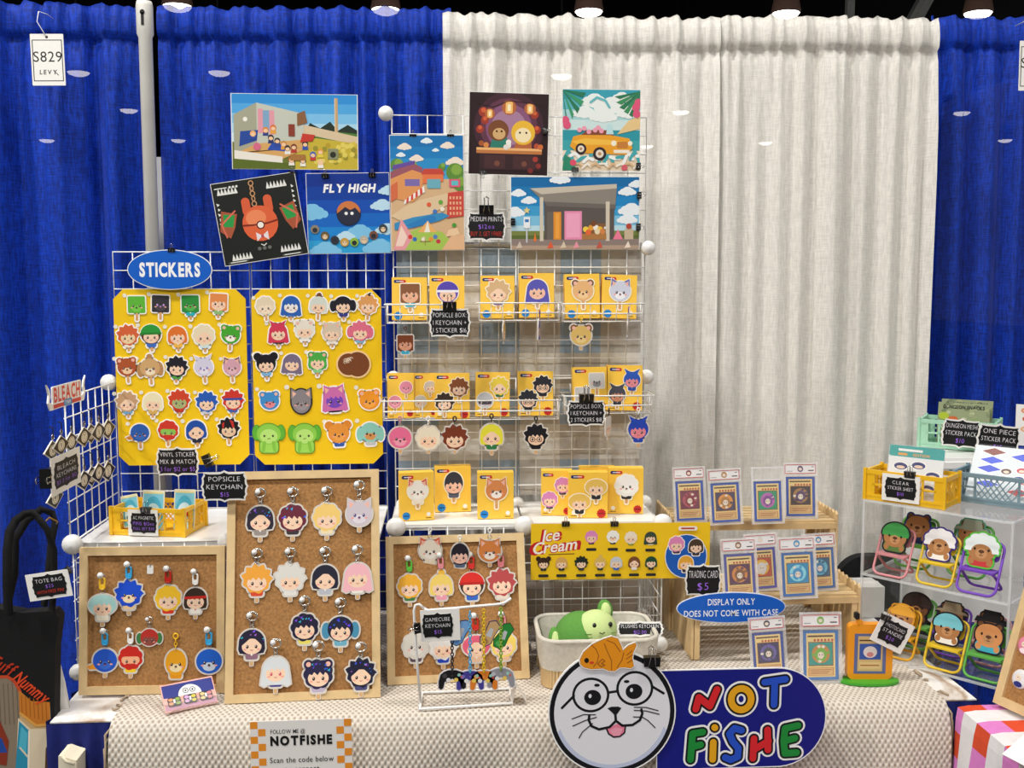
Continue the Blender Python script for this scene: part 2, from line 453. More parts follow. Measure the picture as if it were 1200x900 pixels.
# ---------------------------------------------------------------- the sales table
XL, XR = PZ(58, 850, TZ).x, PZ(1148, 824, TZ).x
YR = 3.02
t = thing('folding_table', 'long folding table carrying the whole booth display, mostly under cloths', 'table', T3(((XL + XR) / 2, (YT + YR) / 2, 0)))
hw, hd = (XR - XL) / 2, (YR - YT) / 2
b = B(); b.box(-hw, -hd, TZ - .035, hw, hd, TZ - .004, M_panel); b.build('tabletop', t)
for sx in (-1, 1):
    for sy in (-1, 1):
        b = B(); b.tube([(sx * (hw - .2), sy * (hd - .1), 0), (sx * (hw - .2), sy * (hd - .1), TZ - .03)], .014, M_black); b.build('leg', t)
M_navy = mat('navy_table_skirt', '0b1a6a', .8, noise=.2, nscale=90, bump=.2)
b = B(); n = 260; vs = []
for j, z in enumerate((TZ - .002, TZ - .03, TZ - .06, .4, .03)):
    for i in range(n + 1):
        x = XL - .01 + (XR - XL + .02) * i / n; a = .003 + .012 * min(1, j / 2)
        vs.append((x, YT - .012 - a * (.5 + .5 * sin(i * 1.3 + .6 * sin(i * .4))), z))
b.add(vs, [(j * (n + 1) + i, (j + 1) * (n + 1) + i, (j + 1) * (n + 1) + i + 1, j * (n + 1) + i + 1) for j in range(4) for i in range(n)], M_navy, True)
for X, sg in ((XL - .012, -1), (XR + .012, 1)):
    o = len(b.v); vs = []
    for z in (TZ - .002, .4, .03):
        for i in range(61): vs.append((X + sg * .006 * sin(i * 1.5), YT - .01 + (YR - YT) * i / 60, z))
    b.add(vs, [(j * 61 + i, (j + 1) * 61 + i, (j + 1) * 61 + i + 1, j * 61 + i + 1) for j in range(2) for i in range(60)], M_navy, True)
tag(b.build('table_skirt'), 'gathered navy skirt hanging round the long table, below the white cover', 'table skirt')
# white vinyl cover with brown marble veins
M_vein = mat('veined_white_vinyl', 'f2f0ec', .3)
nt = M_vein.node_tree; tc = nt.nodes.new('ShaderNodeTexCoord'); ns = nt.nodes.new('ShaderNodeTexNoise'); ns.inputs['Scale'].default_value = 2.2; ns.inputs['Detail'].default_value = 6; ns.inputs['Distortion'].default_value = 1.6
rp = nt.nodes.new('ShaderNodeValToRGB'); e = rp.color_ramp.elements
e[0].position = .455; e[0].color = lin('f4f2ef'); e[1].position = .545; e[1].color = lin('f4f2ef')
k = rp.color_ramp.elements.new(.5); k.color = lin('b79a80')
nt.links.new(tc.outputs['Object'], ns.inputs['Vector']); nt.links.new(ns.outputs['Fac'], rp.inputs[0]); nt.links.new(rp.outputs[0], nt.nodes['Principled BSDF'].inputs['Base Color'])
b = B(); b.box(XL - .005, YT - .008, TZ - .003, XR + .005, YR, TZ, M_vein)
tag(b.build('table_cover'), 'white vinyl cover with brown veins, showing at both ends of the table', 'tablecloth')

# cream waffle weave cloth
M_waf = mat('cream_waffle_weave', 'd9cfc0', .85, spec=.15)
nt = M_waf.node_tree; bs = nt.nodes['Principled BSDF']
uv = nt.nodes.new('ShaderNodeUVMap'); sp = nt.nodes.new('ShaderNodeSeparateXYZ'); nt.links.new(uv.outputs[0], sp.inputs[0])
def mnode(op, a, bb=None):
    n_ = nt.nodes.new('ShaderNodeMath'); n_.operation = op
    for i, v in enumerate((a, bb)):
        if v is None: continue
        if isinstance(v, (int, float)): n_.inputs[i].default_value = v
        else: nt.links.new(v, n_.inputs[i])
    return n_.outputs[0]
su = mnode('SINE', mnode('MULTIPLY', sp.outputs[0], 2 * pi / .0135)); sv = mnode('SINE', mnode('MULTIPLY', sp.outputs[1], 2 * pi / .021))
pr = mnode('MULTIPLY', su, sv)
rp = nt.nodes.new('ShaderNodeValToRGB'); e = rp.color_ramp.elements
e[0].position = .45; e[0].color = lin('dad2c6'); e[1].position = .85; e[1].color = lin('ab9d8e')
half = mnode('ADD', mnode('MULTIPLY', pr, .5), .5)
nt.links.new(half, rp.inputs[0]); nt.links.new(rp.outputs[0], bs.inputs['Base Color'])
bp = nt.nodes.new('ShaderNodeBump'); bp.inputs['Strength'].default_value = .8; bp.inputs['Distance'].default_value = .003; bp.invert = True
nt.links.new(half, bp.inputs['Height']); nt.links.new(bp.outputs[0], bs.inputs['Normal'])
CX0, CX1 = PZ(137, 838, TZ).x, PZ(1108, 822, TZ).x
t = thing('tablecloth', 'cream waffle weave tablecloth with fringed ends draped over the table front', 'tablecloth', T3(((CX0 + CX1) / 2, YT, TZ)))
b = B(); nx = 160; prof = [(YR - YT - .03 - .06 * i, .006) for i in range(12)] + [(.02, .006), (-.012, .004), (-.03, -.008), (-.04, -.03)] + [(-.05, -.03 - .04 * i) for i in range(1, 12)]
vs = []; acc = [0]
for j in range(1, len(prof)): acc.append(acc[-1] + sqrt((prof[j][0] - prof[j - 1][0]) ** 2 + (prof[j][1] - prof[j - 1][1]) ** 2))
for j, (y, z) in enumerate(prof):
    for i in range(nx + 1):
        x = (CX1 - CX0) * (i / nx - .5); d = max(0, -z - .02)
        yy = y - (.012 * sin(x * 9 + 1.5 * d) + .01 * sin(x * 23 + 2)) * min(1, d * 6) * .9 - .01 * min(1, d * 6)
        vs.append((x, yy, z + (.0008 * sin(x * 31) * sin(y * 40) if z > 0 else 0)))
b.add(vs, [(j * (nx + 1) + i, (j + 1) * (nx + 1) + i, (j + 1) * (nx + 1) + i + 1, j * (nx + 1) + i + 1) for j in range(len(prof) - 1) for i in range(nx)], M_waf, True)
ob = b.build('cloth', t)
ul = ob.data.uv_layers.new(name='weave')
for lp in ob.data.loops:
    vi = lp.vertex_index; j, i = divmod(vi, nx + 1); ul.data[lp.index].uv = ((CX1 - CX0) * i / nx, acc[j])
M_fr = mat('fringe_yarn', 'b9a48a', .9, noise=.3, nscale=60)
rn = random.Random(4)
for sg, X in ((-1, -(CX1 - CX0) / 2), (1, (CX1 - CX0) / 2)):
    b = B()
    for k in range(40):
        on = k < 14; y = rn.uniform(.02, .6) if on else -.03
        z = .006 if on else -.01 - .42 * (k - 14) / 26
        dx = sg * rn.uniform(.01, .022)
        if on: pts = [(X, y, z), (X + dx * .6, y + rn.uniform(-.01, .01), z - .001), (X + dx, y + rn.uniform(-.02, .02), z - .002)]
        else: pts = [(X, y, z), (X + dx * .5, y - .006, z - .01), (X + dx * .55, y - rn.uniform(0, .012), z - .05), (X + dx * .4, y - rn.uniform(0, .012), z - rn.uniform(.07, .1))]
        b.tube(pts, [.002, .003, .0028, .0015][:len(pts)], M_fr, 5)
    b.build('fringe', t)['kind'] = 'stuff'

# neighbouring table at the corner with a checked cloth
RX, RY = PZ(1116, 829, TZ).x + .012, PZ(1116, 829, TZ).y
t = thing('corner_table', 'corner table under the pink, orange and white checked cloth', 'table', T3((RX + .45, RY - .45, 0)))
b = B(); b.box(-.43, -.43, TZ - .04, .43, .43, TZ - .008, M_panel); b.build('tabletop', t)
for sx in (-1, 1):
    for sy in (-1, 1):
        b = B(); b.tube([(sx * .38, sy * .38, 0), (sx * .38, sy * .38, TZ - .03)], .014, M_black); b.build('leg', t)
b = B(); cw = .058; prof = [(-.07 + .0 * 0, -.5)]
us = [i * cw / 2 for i in range(-22, 31)]          # across: negative hangs down the near side
vsn = [i * cw / 2 for i in range(0, 31)]
def cl(u, v):
    r_ = .012
    if u >= r_: x, z = u, 0
    elif u > -r_:
        a = (r_ - u) / (2 * r_) * pi / 2; x, z = r_ - r_ * sin(a), -r_ + r_ * cos(a)
    else:
        d = -u - r_; x, z = -.02 * d - .012 * sin(v * 16) * min(1, d * 8), -r_ - d
    return (x, -v, z)
vs = [cl(u, v) for v in vsn for u in us]; nu = len(us)
C3 = (mat('cloth_white', 'efedf0', .85, noise=.08), mat('cloth_pink', 'e487d2', .85, noise=.1), mat('cloth_orange', 'e2502a', .85, noise=.1))
for j in range(len(vsn) - 1):
    for i in range(nu - 1):
        band = (j + 1) // 2; col = (i // 2)
        m_ = C3[0] if band % 2 else C3[1 + (col + band // 2) % 2]
        b.add([vs[j * nu + i], vs[j * nu + i + 1], vs[(j + 1) * nu + i + 1], vs[(j + 1) * nu + i]], [(3, 2, 1, 0)], m_, True)
tag(b.build('checked_cloth', mx=T3((RX, RY + .005, TZ + .002))), 'pink, orange and white checked cloth on the corner table', 'tablecloth')
# ---------------------------------------------------------------- wire grid shelving
def panel(t, o, u, v, w, h, nu=7, nv=7, ro=.0026, ri=.0016):
    """one coated wire grid panel, lower corner o, along u and v, in world space under root t"""
    o, u, v = Vector(o), Vector(u), Vector(v); b = B(); nrm = u.cross(v) * .003
    b.tube([o, o + u * w, o + u * w + v * h, o + v * h], ro, M_white, 6, closed=True)
    for i in range(1, nu): b.tube([o + u * (w * i / nu), o + u * (w * i / nu) + v * h], ri, M_white, 5)
    for i in range(1, nv): b.tube([o + v * (h * i / nv) + nrm, o + v * (h * i / nv) + u * w + nrm], ri, M_white, 5)
    return b.build('wire_panel', t)
def knob(t, p, r, axis=(0, -1, 0)):
    """the round plastic connector that clips panels together"""
    b = B(); b.lathe([(0, .016), (r * .55, .0145), (r * .9, .009), (r, .003), (r, -.003), (r * .9, -.008), (0, -.009)], M_panel, 20)
    q = Vector((0, 0, 1)).rotation_difference(Vector(axis)).to_matrix().to_4x4()
    o = b.build('connector', t); o.matrix_local = Matrix.Translation(Vector(p)) @ q; return o
def shelf(t, x0, x1, y0, y1, z):
    b = B(); b.box(x0, y0, z - .007, x1, y1, z, M_panel); b.box(x0, y0 - .004, z - .012, x1, y0, z + .003, M_panel); b.box(x0, y1, z - .012, x1, y1 + .003, z + .003, M_panel)
    return b.build('shelf_panel', t)
ID = Matrix.Identity(4)
X0, X1, X2 = PY(131, 300, YB).x, PY(293, 300, YB).x, PY(452, 300, YB).x
ZL0 = PY(210, 597, YB).z; ZL2 = PY(210, 294, YB).z; ZL1 = (ZL0 + ZL2) / 2; PH = ZL1 - ZL0
YL = 2.49                                                       # front of the low wire cubes
t = thing('wire_grid_shelf', 'low white wire grid shelf behind the yellow sticker boards, with a tall side grid', 'shelf', ID)
for a, c in ((X0, X1), (X1, X2)):
    for z0, z1 in ((ZL0, ZL1), (ZL1, ZL2)):
        panel(t, (a + .003, YB, z0 + .003), (1, 0, 0), (0, 0, 1), c - a - .006, z1 - z0 - .006, 7, 7)
    panel(t, (a + .003, YB, TZ + .013), (1, 0, 0), (0, 0, 1), c - a - .006, ZL0 - TZ - .012)
    panel(t, (a + .003, YL, TZ + .013), (1, 0, 0), (0, 0, 1), c - a - .006, ZL0 - TZ - .012)
    shelf(t, a + .003, c - .003, YL + .004, YB - .008, ZL0)
for x in (X0 - .004,):
    panel(t, (x, YB - .002, TZ + .013), (0, -1, 0), (0, 0, 1), YB - YL - .004, ZL0 - TZ - .012)
panel(t, (X0 - .004, YB - .002, ZL0), (0, -1, 0), (0, 0, 1), YB - YL + .01, ZL1 - ZL0)
for x in (X0, X1):
    knob(t, (x, YB - .008, ZL0), .018)
knob(t, (X0 - .018, YB - .008, ZL1), .022); knob(t, (X0 - .012, YL - .008, ZL1 - .004), .01)
for x in (X0, X1):
    knob(t, (x, YL - .012, ZL0), .024); knob(t, (x, YL - .01, TZ + .035), .02)
knob(t, (X0 + .004, YL + .15, TZ + .3), .02, (1, 0, 0))

TX0, TX1, TX2 = PY(456, 300, YB).x + .008, PY(606, 300, YB).x, PY(757, 300, YB).x
ZT0 = PY(606, 590, YB).z; ZT3 = PY(606, 135, YB).z; TH = (ZT3 - ZT0) / 3
t = thing('wire_grid_tower', 'tall white wire grid tower carrying the art prints and wire baskets', 'shelf', ID)
for a, c in ((TX0, TX1), (TX1, TX2)):
    for k in range(3): panel(t, (a + .003, YB, ZT0 + TH * k + .003), (1, 0, 0), (0, 0, 1), c - a - .006, TH - .006)
    panel(t, (a + .003, YB, TZ + .013), (1, 0, 0), (0, 0, 1), c - a - .006, ZT0 - TZ - .012)
    panel(t, (a + .003, YM, TZ + .013), (1, 0, 0), (0, 0, 1), c - a - .006, ZT0 - TZ - .018)
    shelf(t, a + .003, c - .003, YM + .004, YB - .008, ZT0)
for x in (TX0 + .001, TX2 + .004): panel(t, (x, YB - .002, TZ + .013), (0, -1, 0), (0, 0, 1), YB - YM - .004, ZT0 - TZ - .018, 5, 7)
for x in (TX0, TX1, TX2):
    for k in range(4):
        if (k == 3 and x == TX0) or k == 0 or (x == TX2 and k in (1, 2)) or (k == 1 and x == TX0): knob(t, (x + (.004 if x == TX2 else (-.012, 0, 0, .022)[3 if k == 0 else 0 if k == 3 else 1] if x == TX0 else 0), YB - .008, ZT0 + TH * k), .02)
    knob(t, (x + (.016 if x == TX0 else .001), YM - .014, ZT0), .025); knob(t, (x + (.012 if x == TX0 else 0), YM - .012, TZ + .035), .02); knob(t, (x, YB - .01, TZ + .03), .02)
# checked cloth hung behind the tower and a plain panel low down
GC = [mat('cloth_grey', '9fb3c6', .9, noise=.12), mat('cloth_taupe', 'cdc9c2', .9, noise=.12), mat('cloth_cream', 'f0efe9', .9, noise=.1)]
b = B(); x0, x1 = TX0 + .01, TX2 - .008; z0, z1 = ZT0 + .02, ZT0 + 2 * TH + .01; nx, nz = 12, 14
def cyy(x, z): return YB + .022 + .006 * sin(x * 30) * (z1 - z)
for j in range(nz):
    for i in range(nx):
        xs = [x0 + (x1 - x0) * q / nx for q in (i, i + 1)]; zz_ = [z0 + (z1 - z0) * q / nz for q in (j, j + 1)]
        c = GC[((i // 2) % 2) + ((j // 2) % 2) if (i // 2 + j // 2) % 2 else (2 if (j // 2) % 2 else 0)]
        b.add([(xs[0], cyy(xs[0], zz_[0]), zz_[0]), (xs[1], cyy(xs[1], zz_[0]), zz_[0]), (xs[1], cyy(xs[1], zz_[1]), zz_[1]), (xs[0], cyy(xs[0], zz_[1]), zz_[1])], [(0, 1, 2, 3)], c, True)
b.tube([(x0, YB + .016, z1), (x1, YB + .016, z1)], .006, GC[1])
tag(b.build('checked_cloth'), 'grey and taupe checked cloth hanging behind the wire tower', 'cloth')
b = B(); b.box(TX1 + .012, YB + .006, TZ + .002, TX2 - .01, YB + .012, ZT0 - .03, mat('taupe_board', 'cfc4ba', .8, noise=.06, nscale=20))
tag(b.build('backing_board'), 'plain taupe backing board low behind the grid, above the plush bin', 'board')

def basket(px0, px1, pt, pb, lab, dep=.085, n=5):
    """shallow wire basket hooked on the grid: two rims, front and side uprights, a wire bottom"""
    Yf = YB - .012 - dep; a, c = PY(px0, pt, Yf), PY(px1, pt, Yf); zb = PY(px0, pb, Yf).z; x0, x1, zt = a.x, c.x, a.z; yb = YB - .012
    t = thing('wire_basket', lab, 'basket', T3(((x0 + x1) / 2, yb, zb)), 'wire baskets on the tower')
    w = (x1 - x0) / 2; h = zt - zb; b = B()
    for z, e in ((h, .006), (h * .45, 0)): b.tube([(-w - e, 0, z), (-w - e, -dep - e, z), (w + e, -dep - e, z), (w + e, 0, z)], .0019, M_white, 6, closed=True)
    b.build('rim', t); b = B()
    for i in range(n + 1):
        x = -w + 2 * w * i / n; b.tube([(x, -dep - .004, h), (x, -dep, h * .4), (x, -dep + .006, 0), (x, 0, 0)], .0013, M_white, 5)
    for y in (0, -dep * .5, -dep + .006): b.tube([(-w, y, 0), (w, y, 0)], .0014, M_white, 5)
    for x in (-w, w):
        for y in (-dep * .33, -dep * .66): b.tube([(x, y, h), (x, y, 0)], .0012, M_white, 5)
    b.build('wire_body', t)
    for x in (-w * .8, w * .8):
        b = B(); b.tube([(x, 0, h), (x, .004, h + .02), (x, .014, h + .022), (x, .016, h + .012)], .0018, M_white, 6); b.build('hook', t)
basket(453, 516, 357, 379, 'wire basket with two yellow boxes behind the two-line popsicle box sign', n=4)
basket(562, 656, 355, 376, 'wire basket with two yellow boxes in the middle of the upper row', n=7)
basket(661, 753, 356, 377, 'wire basket holding the two ear-faced yellow boxes under the porch print', n=6)
basket(449, 655, 470, 493, 'long wire basket of five yellow boxes in the lower row', n=9)
basket(663, 764, 464, 485, 'wire basket with two red-badged yellow boxes above the lower price sign', n=6)

# ---------------------------------------------------------------- little round-headed drawings for stickers, charms and box fronts
def polar(f, n=56): return [(f(2 * pi * i / n) * cos(2 * pi * i / n), f(2 * pi * i / n) * sin(2 * pi * i / n)) for i in range(n)]
def tri(x): return abs((x % 2) - 1)
def hairshape(st):
    if 'spiky' in st: return polar(lambda t: (1 + .26 * tri(t * 11 / pi) if 0 <= t <= pi else .98 + .16 * tri(t * 9 / pi)), 88)
    if 'fluffy' in st: return polar(lambda t: 1 + .1 * abs(sin(4.5 * t)), 72)
    if 'long' in st: return circ(0, 0, 1.0, 1.0, 22, 0, pi) + [(-1.08, -.5), (-1.16, -1.12), (-.9, -1.25), (-.6, -1.15), (.6, -1.15), (.9, -1.25), (1.16, -1.12), (1.08, -.5)]
    if 'bob' in st: return circ(0, 0, 1.0, 1.0, 22, 0, pi) + [(-1.04, -.5), (-.92, -.82), (-.6, -.86), (.6, -.86), (.92, -.82), (1.04, -.5)]
    if 'square' in st: return rr(-.92, -.9, .92, .92, .14)
    if 'wide' in st: return circ(0, 0, 1.15, .86, 36)
    if 'tall' in st: return circ(0, .05, .86, 1.08, 36)
    return circ(0, 0, 1, .96, 36)
def extras(st):
    o = []
    if 'buns' in st: o += [circ(-.85, .75, .42), circ(.85, .75, .42)]
    if 'bear' in st: o += [circ(-.72, .72, .34), circ(.72, .72, .34)]
    if 'cat' in st: o += [[(-.92, .25), (-.86, 1.22), (-.2, .85)], [(.2, .85), (.86, 1.22), (.92, .25)]]
    if 'horn' in st: o += [[(-.6, .6), (-.95, 1.35), (-.2, .95)], [(.2, .95), (.95, 1.35), (.6, .6)]]
    if 'tails' in st: o += [circ(-1.12, -.1, .34, .62), circ(1.12, -.1, .34, .62)]
    if 'top' in st: o += [circ(.05, 1.12, .3)]
    if 'droop' in st: o += [circ(-1.0, -.2, .34, .7), circ(1.0, -.2, .34, .7)]
    if 'beak' in st: o += [[(-.55, -.1), (-1.55, -.5), (-1.25, -.75), (-.3, -.7)]]
    if 'ahoge' in st: o += [[(-.1, .9), (.1, 1.4), (.42, 1.42), (.2, 1.2), (.18, .9)]]
    return o
def head(b, cx, cy, r, hair, st='', skin='f7d3b5', body=None, eye='3a2420', rim='fbf8f2', th=None, stick=True, acc=None, dk=None, rot=0, mouth='b8574c'):
    """a generic round-headed ice-lolly face; th: thickness of the cut-out (None: printed flat)"""
    T0 = b.T; ca, sa = cos(rot), sin(rot)
    b.T = lambda x, y: T0(cx + r * (x * ca - y * sa), cy + r * (x * sa + y * ca))
    hs = hairshape(st); ex = extras(st); animal = 'plain' in st; sil = [hs] + ex
    if body: sil.append(rr(-.5, -1.32, .5, -.7, .16))
    if stick: sil.append(rr(-.15, -1.78, .15, -.8, .12))
    if th is not None:
        for p in sil: b.slab(grow(p, .13), -th, 0, rim)
        b.z = 0
    elif rim:
        z = b.zz(None)
        for p in sil: b.pg(grow(p, .1), rim, z)
    if stick: b.pg(rr(-.14, -1.74, .14, -.8, .12), 'dca873'); b.line([(0, -1.6), (0, -1.3)], .04, 'b98352', caps=False)
    if body:
        b.pg(rr(-.48, -1.3, .48, -.6, .18), body); b.pg([(-.2, -.7), (.2, -.7), (0, -1.05)], acc or 'fdfbf5')
    dk = dk or hair
    for p in ex: b.pg(p, dk if 'beak' not in st else (acc or 'e59a3c'))
    b.pg(hs, hair)
    if 'bear' in st or 'cat' in st or 'horn' in st:
        for sg in (-1, 1):
            if 'bear' in st: b.ell(sg * .72, .72, .18, .18, 'f0b9a8')
            elif 'cat' in st: b.pg([(sg * .74, .42), (sg * .78, .98), (sg * .4, .76)], 'f0b9a8')
    if animal:
        b.ell(0, -.42, .5, .34, skin)
    elif 'mask' in st:
        b.pg(rr(-.8, -.5, .8, .12, .25), skin)
    else:
        b.ell(0, -.3, .76, .6, skin)
        zz_ = [(-.8, -.25)] + circ(0, -.2, .84, .98, 18, pi * .98, pi * .02) + [(.8, -.25)]
        teeth = [(.72, -.02), (.5, .12), (.38, -.1), (.12, .16), (-.05, -.08), (-.3, .15), (-.46, -.06), (-.7, .05)]
        if 'part' in st: teeth = [(.74, -.2), (.5, .05), (.1, .42), (-.15, .3), (-.5, .0), (-.74, -.2)]
        if 'cap' not in st: b.pg(zz_ + teeth, hair)
    if 'streak' in st: b.pg([(.1, .95), (.5, .8), (.62, .1), (.4, .1), (.25, .6)], acc or 'fdfbf5'); b.pg([(-.7, .5), (-.45, .75), (-.5, .1), (-.62, .0)], acc or 'fdfbf5')
    if 'cap' in st:
        b.pg(circ(0, .12, 1.02, .9, 24, 0, pi), dk); b.pg(rr(-1.08, -.02, 1.08, .2, .1), acc or dk)
    if 'band' in st: b.pg([(-.95, .22), (.95, .3), (.97, .06), (-.97, -.02)], acc or 'c42a25')
    ey = -.32 if not ('square' in st and not animal) else -.2
    if animal: ey = -.12
    for sg in (-1, 1):
        if 'wink' in st and sg > 0: b.line([(.2, ey), (.34, ey + .07), (.46, ey)], .06, eye); continue
        b.ell(sg * .34, ey, .105, .14, eye, n=14); b.ell(sg * .34 - .03, ey + .05, .035, .04, 'ffffff', n=8)
        b.ell(sg * .52, ey - .2, .12, .07, 'f3a79b', n=12)
    if animal: b.ell(0, -.28, .1, .07, eye, n=12)
    b.line([(-.09, ey - .24), (0, ey - .29), (.09, ey - .24)], .045, mouth)
    if 'glasses' in st:
        for sg in (-1, 1): b.line(circ(sg * .34, ey, .24, .24, 16), .055, '1b1b1f', closed=True)
        b.line([(-.1, ey), (.1, ey)], .05, '1b1b1f')
    if 'spark' in st:
        rn = random.Random(int(abs(cx) * 99999) + len(hair) + int(hair, 16) % 97)
        for _ in range(9):
            a = rn.uniform(0, pi); q = rn.uniform(.55, .95); x, y = q * cos(a), q * sin(a); s = rn.uniform(.06, .15)
            b.pg([(x - s, y), (x, y + s * .5), (x + s * .7, y + s), (x + s * .3, y - s * .6)], rn.choice(['4a3df0', '7a4de8', '37b8d8', 'b06be0', '2f6fe8']))
    b.T = T0

# ---------------------------------------------------------------- yellow sticker boards
YS = YB - .022
def sticker_board(q, lab):
    a, c = PY(q[0], q[1], YS), PY(q[2], q[3], YS); w, h = c.x - a.x, a.z - c.z
    k = .026
    b = B(); pts = [(k, 0), (w - k, 0), (w, k), (w, h - k), (w - k, h), (k, h), (0, h - k), (0, k)]
    b.slab(pts, -.004, 0, mat('yellow_display_card', 'f7cb12', .45, noise=.06, nscale=5))
    tag(b.build('sticker_board', mx=MX((a.x, YS, c.z))), lab, 'display board', 'yellow sticker boards')
    # the corner clips of the wire panel behind
sticker_board((132, 339, 292.5, 544), 'yellow sticker board with clipped corners under the blue oval sign')
sticker_board((294, 339, 449, 543), 'yellow sticker board with clipped corners next to the wire tower')

